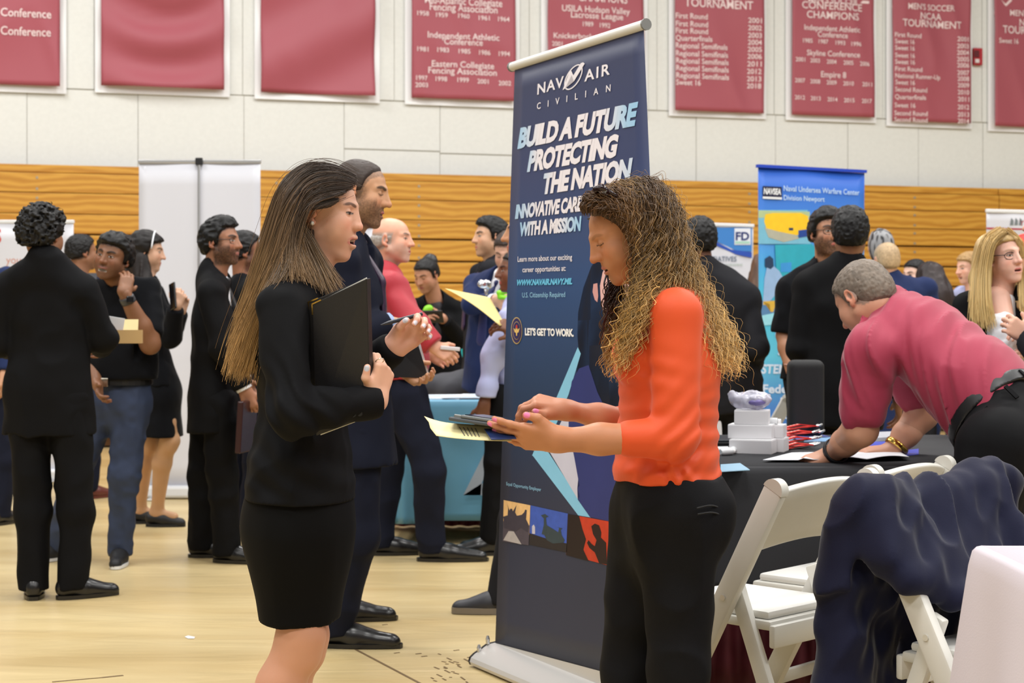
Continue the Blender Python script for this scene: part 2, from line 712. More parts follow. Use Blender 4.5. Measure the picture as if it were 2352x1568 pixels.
    if bd:
        bc = V(srgb(*g('beard_c', (45, 35, 30))))
        w = ss(-.128, -.108, p[:, 2]) * ss(-.015, -.045, p[:, 2] + .25 * np.maximum(0, ax - .03) - .02 * (ax > .055)) * ss(.0, .02, p[:, 1] + .02 - .15 * (ax - .06)) * (p[:, 2] > -.13)
        w = w * (1 - np.exp(-((ax / .03) ** 2 + ((p[:, 2] + .052) / .012) ** 2)) * .0)
        w = np.where((p[:, 2] > -.05) & (ax < .03) & (p[:, 2] > -.047), w * ss(-.033, -.04, p[:, 2]), w)
        w = np.where(dl < .007, 0, w)
        side = ss(.045, .062, ax) * ss(.040, .010, p[:, 2]) * ss(.0, .012, p[:, 1]) * ss(.055, .030, p[:, 1]) * ss(-.105, -.09, p[:, 2])
        c = blend(c, bc, bd * np.maximum(w, .9 * side) * (.8 + .3 * vnoise(p * 260)))
    if g('scalp'):
        sc_c = V(srgb(*g('scalp')))
        w = ss(-.006, .006, hairfield(p, g('hairline', .066)) + .004 * vnoise(p * 150)) * (np.abs(p[:, 0]) < .079 * fw)
        if g('bald'):
            w = w * ss(.045, .025, p[:, 2])
        c = blend(c, sc_c, g('scalp_a', .9) * w * (.85 + .2 * vnoise(p * 300)))
    # brows
    bc = V(srgb(*g('brow_c', (50, 36, 28))))
    bw = g('brow_w', .0036)
    db = np.minimum(segd(np.stack([ax, p[:, 1], p[:, 2]], 1), (.013, .093, .0275), (.033, .088, .0345)), segd(np.stack([ax, p[:, 1], p[:, 2]], 1), (.033, .088, .0345), (.049, .070, .0285)))
    c = blend(c, bc, g('brow_a', .85) * ss(bw + .0028, bw, db) * (p[:, 1] > .05))
    # eyes: whites, iris, lash line
    ex, ez = ax - .0315, p[:, 2] - .0085
    lidop = g('lid', 1.0)
    gaze = g('gaze', (0, 0))
    top = .0052 * lidop * np.sqrt(np.maximum(0, 1 - (ex / .0142) ** 2))
    bot = .0046 * np.sqrt(np.maximum(0, 1 - (ex / .0142) ** 2))
    fr = (p[:, 1] > .074) & (np.abs(ex) < .0142)
    zc = ez + .001
    if lidop < .45:
        lo_ = -.0030 * (1 - (ex / .0142) ** 2)
        c = blend(c, base * .72, .5 * (fr & (zc > lo_) & (zc < lo_ + .006)))
        c = blend(c, V(srgb(34, 24, 20)), g('lash', .9) * ss(.0020, .0010, np.abs(zc - lo_)) * fr)
    else:
        ins = fr & (zc < top) & (zc > -bot)
        c[ins] = V(srgb(188, 176, 168)) if lidop > .65 else V(srgb(150, 136, 128))
        gx = p[:, 0] - np.sign(p[:, 0]) * .0315 - gaze[0] * .006
        r2 = gx ** 2 + (zc - gaze[1] * .004) ** 2
        c[ins & (r2 < .0062 ** 2)] = V(srgb(*g('iris', (52, 34, 24))))
        c[ins & (r2 < .0028 ** 2)] = V(srgb(12, 10, 9))
        c = blend(c, V(srgb(30, 20, 17)), g('lash', .9) * (fr & (np.abs(zc - top) < .0016)))
        c = blend(c, base * .55, .6 * (fr & (np.abs(zc + bot) < .001)))
    for fn in g('paint', []):
        c = fn(p, c)
    return (v * S) @ R.T + V(C), f, c


def hand_prims(s, W, R, side=1, curl=(.35, .5), curls=None, thumb=((.75, .6, -.25), (.45, .85, -.3)), spread=.06, S=1.0):
    """Hand at wrist W, R columns: thumb side (for side=+1), finger direction, back of hand. Returns nail centres."""
    R = np.asarray(R)

    def w(x, y, z):
        return V(W) + R @ (V(x * side, y, z) * S)
    nails = []
    xs = [.028, .0095, -.0095, -.0275]
    ys = [.088, .091, .086, .077]
    ln = [.073, .081, .075, .058]
    rr = [.0089, .0092, .0086, .0076]
    curls = curls or [curl] * 4
    for i in range(4):
        s.rc(w(xs[i] * .5, .004, -.001), w(xs[i], ys[i], 0), .0165 * S, .0112 * S, k=.014 * S)
    s.rc(w(.012, .018, -.006), w(.034, .050, -.011), .016 * S, .0135 * S, k=.014 * S)
    s.rc(w(-.016, .015, -.006), w(-.024, .055, -.006), .014 * S, .0115 * S, k=.012 * S)
    for i in range(4):
        p = V(xs[i], ys[i], 0)
        a = 0.0
        sp = (1.5 - i) * spread
        r = rr[i]
        cc = curls[i]
        cc = (cc[0], cc[1], cc[2] if len(cc) > 2 else cc[1] * .7)
        for j, fr in enumerate((.45, .31, .24)):
            a += cc[j]
            d = V(math.sin(sp) * math.cos(a), math.cos(sp) * math.cos(a), -math.sin(a))
            q = p + d * ln[i] * fr
            r2 = r * (.93 if j < 2 else .84)
            s.rc(w(*p), w(*q), r * S, r2 * S, k=.0045 * S)
            p, r = q, r2
        n = V(math.sin(sp) * math.sin(a), math.cos(sp) * math.sin(a), math.cos(a))
        nails.append((w(*(p - d * .003 + n * r * .8)), R @ (n * V(side, 1, 1)), .0066 * S))
    t1, t2 = nrm(V(thumb[0])), nrm(V(thumb[1]))
    b = V(.026, .032, -.008)
    m = b + t1 * .036
    e = m + t2 * .028
    s.rc(w(*b), w(*m), .0128 * S, .0105 * S, k=.010 * S)
    s.rc(w(*m), w(*e), .0106 * S, .0088 * S, k=.0045 * S)
    tn = nrm(np.cross(t2, nrm(np.cross(V(0.55, 0.1, .83), t2))) * -1) if len(thumb) < 3 else nrm(V(thumb[2]))
    nails.append((w(*(e - t2 * .002 + tn * .0075)), R @ (tn * V(side, 1, 1)), .0078 * S))
    return nails


def hand_mesh(W, R, elbow=None, arm_r=(.028, .036), res=.0032, skin=(200, 150, 120), nail=None, arm_dep=.8, **kw):
    s = Sdf()
    S = kw.get('S', 1.0)
    nl = hand_prims(s, W, R, **kw)
    R = np.asarray(R)
    if elbow is not None:
        e = V(elbow)
        w = V(W)
        Ra = frame(R[:, 2], nrm(w - e)) if abs(np.dot(R[:, 2], nrm(w - e))) < .9 else frame(R[:, 0], nrm(w - e))
        m = w + (e - w) * .45
        s.rc(w + (w - e) * .05, m, arm_r[0] * S, arm_r[1] * S, k=.02, R=Ra, dep=arm_dep)
        s.rc(m, e, arm_r[1] * S, arm_r[1] * 1.02 * S, k=.02)
    v, f = s.mesh(res)
    base = V(srgb(*skin))
    c = np.tile(base, (len(v), 1)) * (1 + .05 * vnoise(v * 50))[:, None]
    for (p, n, r) in nl:
        d = np.linalg.norm(v - p, axis=1)
        c = blend(c, base * V(1.08, .85, .8), .35 * ss(.022, .01, d))
        if nail is not None:
            side_ = (v - p) @ n
            c = blend(c, V(srgb(*nail)), ss(r * 1.15, r * .85, d) * ss(-.0035, -.0015, side_))
    return v, f, c


SKINS = {}


def skin_mat():
    return mat('skin', attr=True, rough=.48, sss=.12, spec=.4, bump=.08, bscale=420)


def hair_mat(name, rgb, rough=.45):
    return mat(name, rgb, rough=rough, spec=.55)


def hairfield(p, front=.068):
    """Height above the hairline in head coordinates (metres; negative = bare skin)."""
    ax = np.abs(p[:, 0])
    zl = np.interp(p[:, 1] + .10 * np.maximum(0, ax - .055), [-.12, -.03, .0, .020, .030, .046, .066, .10], [-.058, -.048, -.026, -.020, .026, front - .016, front - .002, front + .002])
    return p[:, 2] - zl


def hair_cap(C, R, S, rgb, name, parent, thick=.012, hairline=.066, amp=.005, freq=105, res=.0045, fw=1.0, low=-.045, top=0.0, seed=0., jit=.18, taper=.022, nape=0.0, bald=False):
    """A head of short hair as a volume that thins out along the hairline."""
    s = Sdf()
    t = thick
    s.el((0, -.016, .034), (.073 * fw + t, .090 + t, .084 + t))
    s.el((0, .030, .040), (.060 * fw + t, .052 + t, .060 + t), k=.03)
    s.el((0, -.055, -.012), (.060 * fw + t * .8, .048 + t * .8, .06), k=.03)
    if top:
        s.el((0, .02, .088), (.060, .075, .03 + top), k=.03)
    fr = np.asarray([freq, freq * .55, freq * .8], np.float32)

    def dp(p):
        n = vnoise(p * fr + seed)
        n2 = vnoise(p * fr * 2.3 + seed)
        h = hairfield(p, hairline) + (.004 * vnoise(p * 130) if amp > .002 else 0)
        if low < -.05:
            h = h + .02 * (p[:, 1] < -.03)
        if bald:
            h = np.minimum(h, .030 - p[:, 2] + .006 * n)
        k = ss(-.003, taper, h)
        return (amp * (1.0 - 1.6 * np.abs(n)) + amp * .5 * n2 - amp * .4) * k - (t + top * (p[:, 2] > .07) + .008) * (1 - k)
    v, f = s.mesh(res / S, disp=dp, dmargin=.05)
    base = V(srgb(*rgb)) * (.6 if sum(rgb) < 120 else 1)
    c = np.tile(base, (len(v), 1)) * (1 + jit * vnoise(v * 120) + jit * vnoise(v * V(300, 300, 40)))[:, None]
    c = np.clip(c, 0.002, 1)
    return mesh_obj('hair', (v * S) @ R.T + V(C), f, mat('hair_' + name, attr=True, rough=.55, spec=.35), parent, col=c)


def shoe_mesh(heel, toe, H=.085, w=.047, sole=.012, name='shoe', m=None, parent=None, ankle=None, res=.006, heelh=.02, m2=None, slip=False, toeup=0.0, low=False):
    """A shoe on the floor from heel to toe (floor points)."""
    heel, toe = V(heel), V(toe)
    d = nrm(toe - heel)
    L = np.linalg.norm(toe - heel)
    R = frame(d, V(0, 0, 1))

    def w_(x, y, z):
        return heel + R @ V(x, y * L, z)
    s = Sdf()
    zz = heelh
    s.rc(w_(0, .13, .035 + zz * .6), w_(0, .45, .034 + zz * .4), w * .80, w * .86, k=.02, R=R, dep=1.0)
    s.rc(w_(0, .45, .030 + zz * .3), w_(.004, .84, .026 + toeup), w * .90, w * .66, k=.025)
    s.sph(w_(.004, .90, .022 + toeup), w * .50, k=.02)
    if not low:
        s.rc(w_(0, .16, .05 + zz), w_(0, .22, H + .012), .036, .036, k=.02)
        s.rc(w_(0, .30, .062 + zz * .5), w_(0, .60, .042), .030, .024, k=.03)
    else:
        s.el(w_(0, .36, .085 + zz), (w * .72, L * .26, .040), R, k=.01, neg=True)
    s.cut(heel + V(0, 0, sole), (0, 0, -1))
    v, f = s.mesh(res)
    up = mesh_obj(name, v, f, m, parent)
    # sole and heel block
    mb = MB()
    n = 22
    ring = []
    for i in range(n):
        a = 2 * math.pi * i / n
        y = .5 - .5 * math.cos(a)
        wid = w * (.78 + .20 * math.sin(math.pi * min(1, y * 1.15)) ** 1) * (abs(math.sin(a)) ** .55)
        ring.append((math.copysign(wid, math.sin(a)) if abs(math.sin(a)) > 1e-6 else 0, .005 + y * .985))
    top = [w_(x, y, sole + .006 + toeup * (y > .7)) for x, y in ring]
    bot = [w_(x, y, (.0 if y < .32 else .003) + toeup * (y > .7)) for x, y in ring]
    mb.add(top + bot, [tuple(range(n)), tuple(range(2 * n - 1, n - 1, -1))] + [(i, i + n, (i + 1) % n + n, (i + 1) % n) for i in range(n)])
    so = mb.build('sole', m2 or m, up)
    return up


class Fig:
    """A standing figure: joints in world space from its place, height and heading; any joint may be moved."""

    def __init__(s, px, d, H=1.75, yaw=90, lean=0.0, hip_px=None, wide=1.0, x=None, stance=.10, zoff=0.0):
        s.H, s.yaw = H, yaw
        f = fwd_of(yaw)
        r = V(f[1], -f[0], 0)
        s.f, s.r = f, r
        s.wide = wide
        X = (px - CX) / F * d if x is None else x
        o = V(X, d, zoff)
        s.o = o
        up = V(0, 0, 1)
        L = math.tan(math.radians(lean))

        def at(rx, fy, z):
            return o + r * rx + f * (fy + max(0, z - .52 * H) * L) + up * z
        k = H / 1.75
        s.k = k
        s.J = dict(
            head=at(0, .035 * k, .932 * H), neck=at(0, -.02 * k, .838 * H), chest=at(0, 0, .73 * H), waist=at(0, .01, .62 * H), pelvis=at(0, 0, .53 * H),
            shR=at(.185 * k * wide, -.01, .815 * H), shL=at(-.185 * k * wide, -.01, .815 * H),
            elR=at(.245 * k * wide, -.03, .63 * H), elL=at(-.245 * k * wide, -.03, .63 * H),
            wrR=at(.255 * k * wide, .06, .49 * H), wrL=at(-.255 * k * wide, .06, .49 * H),
            hipR=at(.09 * k, 0, .51 * H), hipL=at(-.09 * k, 0, .51 * H),
            knR=at(stance, .015, .285 * H), knL=at(-stance, .015, .285 * H),
            anR=at(stance, -.02, .05 * H), anL=at(-stance, -.02, .05 * H))
        s.toe = {'R': nrm(f + r * .18), 'L': nrm(f - r * .18)}
        s.R = frame(f, up)
        s.hy, s.hp, s.hr = yaw, 0.0, 0.0

    def set(s, **kw):
        for k, v in kw.items():
            s.J[k] = V(v)
        return s

    def headR(s):
        f = fwd_of(s.hy)
        R = frame(f, V(0, 0, 1))
        return R @ rotm('X', s.hp) @ rotm('Y', s.hr)

    def torsoR(s):
        up = nrm(s.J['neck'] - s.J['pelvis'])
        rt = nrm(s.J['shR'] - s.J['shL'])
        f = nrm(np.cross(up, rt))
        return frame(f, up)


def torso_sdf(s, g, t=0.0, dep=.62, w=1.0, belly=0.0, bust=0.0, hem=None, hips=1.0, waist=.145, chest=.158, shz=0.0, k=.05):
    """Torso for clothing: elliptic chain pelvis-waist-chest plus shoulders."""
    J, R, q = g.J, g.torsoR(), g.k * g.wide
    up = R[:, 2]
    s.rc(J['pelvis'], J['waist'], (.155 * hips * q + t) * w, (waist * q + t) * w, k=k, R=R, dep=dep + .06)
    s.rc(J['waist'], J['chest'], (waist * q + t) * w, (chest * q + t) * w, k=k, R=R, dep=dep + .03)
    s.rc(J['chest'], J['chest'] * .35 + J['neck'] * .65 - up * .02, (chest * q + t) * w, (.120 * q + t) * w, k=k, R=R, dep=dep)
    for a in 'RL':
        s.rc(J['neck'] - up * (.030 * q - shz), J['sh' + a], .060 * q + t, .058 * q + t, k=k)
    if belly:
        s.el(J['waist'] + R[:, 1] * belly - up * .02, (.15 * q, .12 * q, .16 * q), R, k=.08)
    if bust:
        for x in (-1, 1):
            s.el(J['chest'] + R[:, 1] * (.075 * q + bust) + R[:, 0] * x * .075 * q - up * .01, (.065 * q, .055 * q, .062 * q), R, k=.05)
    if hem is not None:
        b_ = .018 if hem > .1 else 0
        s.rc(J['pelvis'], J['pelvis'] - up * hem, ((.158 + b_) * hips * q + t) * w, ((.168 + b_) * hips * q + t) * w, k=k, R=R, dep=dep + .06)
    return s


def sleeve(s, g, a, t=0.0, to=1.0, r=(.062, .054, .044), k=.012):
    J, q = g.J, g.k
    sh, el, wr = J['sh' + a], J['el' + a], J['wr' + a]
    if to <= .5:
        e = sh + (el - sh) * to * 2
        s.rc(sh, e, r[0] * q + t, (r[0] + (r[1] - r[0]) * to * 2) * q + t + .006, k=k)
        s.cut_sl = (e, nrm(el - sh))
    else:
        e = el + (wr - el) * (to - .5) * 2
        s.rc(sh, el, r[0] * q + t, r[1] * q + t, k=k)
        s.rc(el, e, r[1] * q + t, (r[1] + (r[2] - r[1]) * (to - .5) * 2) * q + t, k=.025)
    return s


def leg_sdf(s, g, a, r=(.092, .068, .058), t=0.0, k=.04, bot=0.0):
    J, q = g.J, g.k
    s.rc(J['hip' + a], J['kn' + a], r[0] * q + t, r[1] * q + t, k=k)
    s.rc(J['kn' + a], J['an' + a] - V(0, 0, bot), r[1] * q + t, r[2] * q + t, k=.03)


def make_person(g, label, spec):
    """Builds the body (one mesh) with hair and clothing as its children."""
    sp = spec.get
    J, k = g.J, g.k
    res = sp('res', .009)
    hres = sp('hres', .0042)
    skin = sp('skin', (196, 146, 116))
    parts, cols = [], []
    HS = sp('hs', g.H / 1.75 * .98)
    hR = g.headR()
    fo = dict(sp('face', {}))
    if sp('hair') and 'scalp' not in fo:
        fo['scalp'] = sp('hair')[0]['rgb']
        fo['hairline'] = sp('hair')[0].get('hairline', .066)
        fo['bald'] = sp('hair')[0].get('bald')
    v, f, c = head_mesh(J['head'], hR, J['neck'] - V(0, 0, .01), HS, hres, skin, fo)
    parts.append((v, f))
    cols.append(c)
    hands = sp('hands', {})
    for a in 'RL':
        if a in sp('nohand', ''):
            continue
        h = dict(hands.get(a, {}))
        el, wr = J['el' + a], J['wr' + a]
        d = nrm(wr - el)
        if 'R' not in h:
            back = g.r * (1 if a == 'R' else -1)
            fd = h.pop('dir', d)
            fd = nrm(fd)
            bk = h.pop('back', back)
            bk = nrm(V(bk) - fd * np.dot(bk, fd))
            # thumb side: for right hand with fingers fwd and back up, thumb points to the left
            th = np.cross(bk, fd) * (1 if a == 'R' else -1) * -1
            th = np.cross(fd, bk) * (-1 if a == 'R' else 1)
            h['R'] = np.stack([th, fd, bk], 1)
        h.setdefault('S', k * sp('hand_s', 1.0))
        hv, hf, hc = hand_mesh(wr, h.pop('R'), elbow=el, res=sp('handres', .005), skin=sp('hand_skin', skin), **h)
        parts.append((hv, hf))
        cols.append(hc)
        if sp('bare_arm'):
            s = Sdf()
            ar = sp('arm_r', (.050, .044, .034))
            s.rc(J['sh' + a], el, ar[0] * k, ar[1] * k, k=.02)
            s.rc(el, el + (wr - el) * .35, ar[1] * k, (ar[1] + .001) * k, k=.02)
            s.rc(el + (wr - el) * .35, wr, (ar[1] + .001) * k, ar[2] * k * .85, k=.02)
            av, af = s.mesh(.007)
            parts.append((av, af))
            cols.append(np.tile(V(srgb(*skin)), (len(av), 1)) * (1 + .05 * vnoise(av * 40))[:, None])
    if sp('bare_leg'):
        s = Sdf()
        for a in 'RL':
            hp, kn, an = J['hip' + a], J['kn' + a], J['an' + a]
            fd = g.toe[a]
            hp = kn + (hp - kn) * .4
            s.rc(hp, kn, .052 * k, .052 * k, k=.03)
            s.rc(kn + fd * .012, kn + V(0, 0, -.03), .050 * k, .048 * k, k=.02)
            cm = kn + (an - kn) * .33 - fd * .022 * k
            s.rc(kn - fd * .006, cm, .050 * k, .056 * k, k=.025)
            s.rc(cm, an, .056 * k, .036 * k, k=.025)
            s.rc(an, an - V(0, 0, .03), .036 * k, .036 * k, k=.02)
            s.rc(an - V(0, 0, .035) - fd * .02, an - V(0, 0, .055) + fd * .10, .032 * k, .026 * k, k=.02)
        av, af = s.mesh(.007)
        parts.append((av, af))
        lc = sp('leg_skin', skin)
        cols.append(np.tile(V(srgb(*lc)), (len(av), 1)) * (1 + .04 * vnoise(av * 25))[:, None])
    # slim inner torso so that the body is whole under the clothes
    s = Sdf()
    R = g.torsoR()
    s.rc(J['pelvis'], J['chest'], .10 * k, .11 * k, k=.03, R=R, dep=.6)
    s.rc(J['chest'], J['neck'] - V(0, 0, .03), .10 * k, .055 * k, k=.03, R=R, dep=.65)
    for a in 'RL':
        s.rc(J['neck'] - V(0, 0, .06), J['sh' + a], .04 * k, .04 * k, k=.03)
    for q in sp('chest_skin', []):
        getattr(s, q[0])(*q[1], **q[2])
    tv, tf = s.mesh(.012)
    parts.append((tv, tf))
    cols.append(np.tile(V(srgb(*skin)), (len(tv), 1)))
    V_, F_ = join(*parts)
    b = mesh_obj('person', V_, F_, skin_mat(), None, col=np.concatenate(cols))
    tag(b, label, sp('cat', 'person'))
    g.body = b
    # hair
    for h in sp('hair', []):
        h = dict(h)
        h.setdefault('fw', sp('face', {}).get('fw', 1.0))
        hair_cap(J['head'], hR, HS, h.pop('rgb'), h.pop('name'), b, **h)
    # clothes
    for kind, m, o in sp('wear', []):
        o = dict(o)
        fz = o.pop('fold', .006) * 1.5
        seed = o.pop('seed', g.o[0] * 7.1)
        fq = [q * 1.5 for q in o.pop('freq', (8, 8, 5))]
        nm = o.pop('name', None)
        s = Sdf()
        ends = []

        def dp(p, fz=fz, seed=seed, fq=fq, ends=ends):
            n = folds(p, fz, fq, seed)
            for e in ends:
                n = n * ss(.05, .12, np.linalg.norm(p - e, axis=1))
            return n
        up = R[:, 2]
        post = o.pop('cuts', [])
        rs = o.pop('res', res)
        add = o.pop('add', [])
        if kind == 'trousers':
            lr = o.get('r', (.094, .070, .060))
            for a in 'RL':
                leg_sdf(s, g, a, lr, bot=o.get('bot', 0))
            s.rc(J['pelvis'] - up * .02, J['pelvis'] + up * .07 * k, .158 * k * g.wide * o.get('hips', 1.0), .148 * k * g.wide * o.get('hips', 1.0), k=.05, R=R, dep=.70)
            if o.get('seat', 0):
                for x in (-1, 1):
                    s.sph(J['pelvis'] - R[:, 1] * o['seat'] + R[:, 0] * x * .065 * k - up * .05, .085 * k, k=.05)
            s.cut(J['pelvis'] + up * .075 * k, up)
            s.cut(V(0, 0, g.o[2] + .042), (0, 0, -1))
        elif kind == 'skirt':
            hz = o.get('hem', .45)
            kn = (J['knR'] + J['knL']) / 2
            bt = J['pelvis'] * 0 + V(kn[0], kn[1], hz)
            Rs = frame(g.f, V(0, 0, 1))
            s.rc(J['waist'], J['pelvis'] - up * .06, .130 * k * g.wide, .168 * k * g.wide * o.get('hips', 1), k=.05, R=Rs, dep=.80)
            s.rc(J['pelvis'] - up * .06, bt, .168 * k * g.wide * o.get('hips', 1), o.get('hw', .165) * k, k=.05, R=Rs, dep=.74)
            if o.get('seat', 0):
                s.sph(J['pelvis'] - g.f * o['seat'] - up * .08, .10 * k, k=.08)
            s.cut(V(0, 0, hz), (0, 0, -1))
        elif kind in ('jacket', 'shirt', 'tee', 'vest'):
            ja = kind == 'jacket'
            tk = o.get('t', .012 if ja else .004)
            torso_sdf(s, g, tk, hem=o.get('hem', .16 if ja else .04), dep=o.get('dep', .62), belly=o.get('belly', 0), bust=o.get('bust', 0),
                      waist=o.get('waist', .15 if ja else .145), chest=o.get('chest', .158), hips=o.get('hips', 1.0), w=o.get('w', 1.0))
            for a in 'RL':
                sleeve(s, g, a, tk * .5, o.get('to', {}).get(a, .93 if ja else (.93 if kind == 'shirt' else .36)), r=o.get('r', (.064, .055, .046)))
            # collar stand
            nk = nrm(J['head'] - hR[:, 1] * .03 - J['neck'])
            s.rc(J['neck'] - up * .055 * k, J['neck'] + nk * (.030 if ja else .0) * k - R[:, 1] * .012, .082 * k, (.066 if ja else .062) * k + tk * .3, k=.03, R=R, dep=.95)
            if o.get('neckcut', True):
                s.rc(J['neck'] - up * .02 + R[:, 1] * .012, J['head'] - hR[:, 2] * .03, (.061 if ja else .055) * k, .063 * k, k=.004, neg=True)
            if ja and o.get('vee', True):
                fr = R[:, 1]
                a0 = J['neck'] + fr * .07 + up * .03
                a1 = J['waist'] + fr * o.get('vd', .17) + up * o.get('vee_z', .10) * k
                s.rc(a0, a1, .062 * k, .004, k=.006, neg=True, R=R, dep=2.2)
            hm = o.get('hem', .16 if ja else .04)
            s.cut(J['pelvis'] - up * hm, -up)
            for a in 'RL':
                if o.get('to', {}).get(a, .36 if kind == 'tee' else .9) <= .5:
                    to = o.get('to', {}).get(a, .36)
                    e = J['sh' + a] + (J['el' + a] - J['sh' + a]) * to * 2
                    s.flat(e + nrm(J['el' + a] - J['sh' + a]) * .03, J['el' + a] - J['sh' + a], .085)
                    ends.append(e)
                else:
                    to = o.get('to', {}).get(a, .93)
                    e = J['el' + a] + (J['wr' + a] - J['el' + a]) * (to - .5) * 2
                    s.flat(e + nrm(J['wr' + a] - J['el' + a]) * .02, J['wr' + a] - J['el' + a], .065)
                    ends.append(e)
        for q in add:
            getattr(s, q[0])(*q[1], **q[2])
        for q in post:
            s.cut(*q)
        v, f = s.mesh(rs, disp=dp)
        nm = nm or {'trousers': 'trousers', 'skirt': 'skirt', 'jacket': 'jacket', 'shirt': 'shirt', 'tee': 'shirt', 'vest': 'vest'}[kind]
        mesh_obj(nm, v, f, m, b)
    if sp('cuff'):
        cm, cl = sp('cuff')
        for a in sp('cuff_on', 'RL'):
            el, wr = J['el' + a], J['wr' + a]
            d = nrm(wr - el)
            s = Sdf()
            e = el + (wr - el) * .90
            s.rc(e, e + d * (cl + .012), .041 * k, .040 * k, k=.01)
            s.rc(e + d * (cl + .006), e + d * .1, .034 * k, .034 * k, k=.0, neg=True)
            s.cut(e + d * (cl + .012), d)
            v, f = s.mesh(.005)
            mesh_obj('shirt_cuff', v, f, cm, b)
    if sp('collar'):
        m, cc = sp('collar')
        s = Sdf()
        up = R[:, 2]
        c0 = J['neck'] - up * .03 + R[:, 1] * .005
        nk = nrm(J['head'] - J['neck'])
        s.rc(c0, J['neck'] + nk * cc, .066 * k, .063 * k, k=.01, R=R, dep=1.0)
        s.rc(c0 - up * .1, J['neck'] + nk * (cc + .1), .0565 * k, .0565 * k, k=.002, neg=True)
        s.cut(J['neck'] + nk * cc, nk)
        v, f = s.mesh(.006)
        mesh_obj('shirt_collar', v, f, m, b)
    if sp('bib'):
        # shirt front that shows in the opening of the jacket, and a tie
        m, tie = sp('bib')
        fr, up = R[:, 1], R[:, 2]
        s = Sdf()
        s.rc(J['neck'] - up * .05 + fr * .035, J['waist'] + fr * .065 + up * .05, .060 * k, .055 * k, k=.01, R=R, dep=.75)
        v, f = s.mesh(.008)
        mesh_obj('shirt', v, f, m, b)
        if tie is not None:
            s = Sdf()
            a0 = J['neck'] + fr * .068 * k - up * .028
            a1 = J['chest'] + fr * .118 * k + up * .06
            a2 = J['waist'] + fr * .118 * k + up * .02
            s.rc(a0, a0 - up * .03, .018, .012, k=.006)
            s.rc(a0 - up * .02, a1, .012, .026, k=.004, R=R, dep=.45)
            s.rc(a1, a2, .026, .040, k=.004, R=R, dep=.32)
            v, f = s.mesh(.006)
            mesh_obj('tie', v, f, tie, b)
    if sp('shoes'):
        m, o = sp('shoes')
        o = dict(o)
        L = o.pop('L', .29) * k
        for a in 'RL':
            an = J['an' + a]
            fd = g.toe[a]
            heel = V(an[0], an[1], g.o[2]) - fd * .075 * k
            shoe_mesh(heel, heel + fd * L, m=m, parent=b, **o)
    return b


def glasses(C, R, S, parent, m, y=.094, w=.024, h=.016, arms=True, name='glasses', z=.006):
    mb = MB()

    def t(x, yy, zz):
        return V(C) + R @ (V(x, yy, zz) * S)
    for x in (-1, 1):
        pts = [t(x * .033 + w * math.cos(a) * (1 if abs(math.cos(a)) < .8 else 1), y - .010 * abs(x * .033 + w * math.cos(a)) / .05, z + h * math.sin(a)) for a in np.linspace(0, 2 * math.pi, 17)]
        mb.tube(pts, .0019 * S, 5)
        if arms:
            mb.tube([t(x * .058, y - .012, z + .006), t(x * .079, y - .06, z + .008), t(x * .079, -.005, z + .006), t(x * .078, -.02, z - .008)], .0021 * S, 5)
    mb.tube([t(-.011, y, z + .004), t(0, y + .003, z + .006), t(.011, y, z + .004)], .0018 * S, 5)
    return mb.build(name, m, parent, smooth=True)
# ------------------------------------------------------------------ camera, light
cam_d = bpy.data.cameras.new('camera')
cam = bpy.data.objects.new('camera', cam_d)
COL.objects.link(cam)
cam.location = (0, 0, CAMH)
cam.rotation_euler = (math.radians(90), 0, 0)
cam_d.sensor_width = 36
cam_d.lens = F / 2352 * 36
cam_d.shift_y = -(784 - HY) / 2352
cam_d.clip_start = .05
cam_d.dof.use_dof = True
cam_d.dof.focus_distance = 4.0
cam_d.dof.aperture_fstop = 7.0
SC.camera = cam
SC.view_settings.view_transform = 'Standard'
SC.view_settings.look = 'None'
SC.view_settings.gamma = 1
SC.view_settings.exposure = 0.30
SC.view_settings.use_curve_mapping = False
try:
    SC.cycles.use_denoising = True
    SC.cycles.max_bounces = 6
    SC.cycles.transparent_max_bounces = 8
except Exception:
    pass
W = bpy.data.worlds.new('hall_light')
SC.world = W
W.use_nodes = True
W.node_tree.nodes['Background'].inputs[0].default_value = (1.0, .985, .96, 1)
W.node_tree.nodes['Background'].inputs[1].default_value = 0.20
for i, (x, y) in enumerate([(x, y) for x in (-6, -1, 4, 9) for y in (-3, 2.0, 7, 12)]):
    ld = bpy.data.lights.new('gym_lamp', 'AREA')
    ld.shape = 'RECTANGLE'
    ld.size, ld.size_y = 2.2, 1.2
    ld.energy = 180
    ld.color = (1.0, .985, .955)
    lo = bpy.data.objects.new('gym_lamp', ld)
    COL.objects.link(lo)
    lo.location = (x, y, 7.6)

# ------------------------------------------------------------------ floor
fm = bpy.data.materials.new('floor_cover')
fm.use_nodes = True
nt = fm.node_tree
b = nt.nodes['Principled BSDF']
tc = nt.nodes.new('ShaderNodeTexCoord')
mp = nt.nodes.new('ShaderNodeMapping')
mp.inputs['Scale'].default_value = (.35, 1.6, 1)
mp.inputs['Rotation'].default_value = (0, 0, .12)
n1 = nt.nodes.new('ShaderNodeTexNoise')
n1.inputs['Scale'].default_value = 1.6
n1.inputs['Detail'].default_value = 6
n1.inputs['Distortion'].default_value = .6
nt.links.new(tc.outputs['Object'], mp.inputs['Vector'])
nt.links.new(mp.outputs['Vector'], n1.inputs['Vector'])
cr = nt.nodes.new('ShaderNodeValToRGB')
cr.color_ramp.elements[0].position = .30
cr.color_ramp.elements[0].color = (*srgb(182, 158, 110), 1)
cr.color_ramp.elements[1].position = .72
cr.color_ramp.elements[1].color = (*srgb(204, 184, 138), 1)
nt.links.new(n1.outputs['Fac'], cr.inputs['Fac'])
nt.links.new(cr.outputs['Color'], b.inputs['Base Color'])
b.inputs['Roughness'].default_value = .38
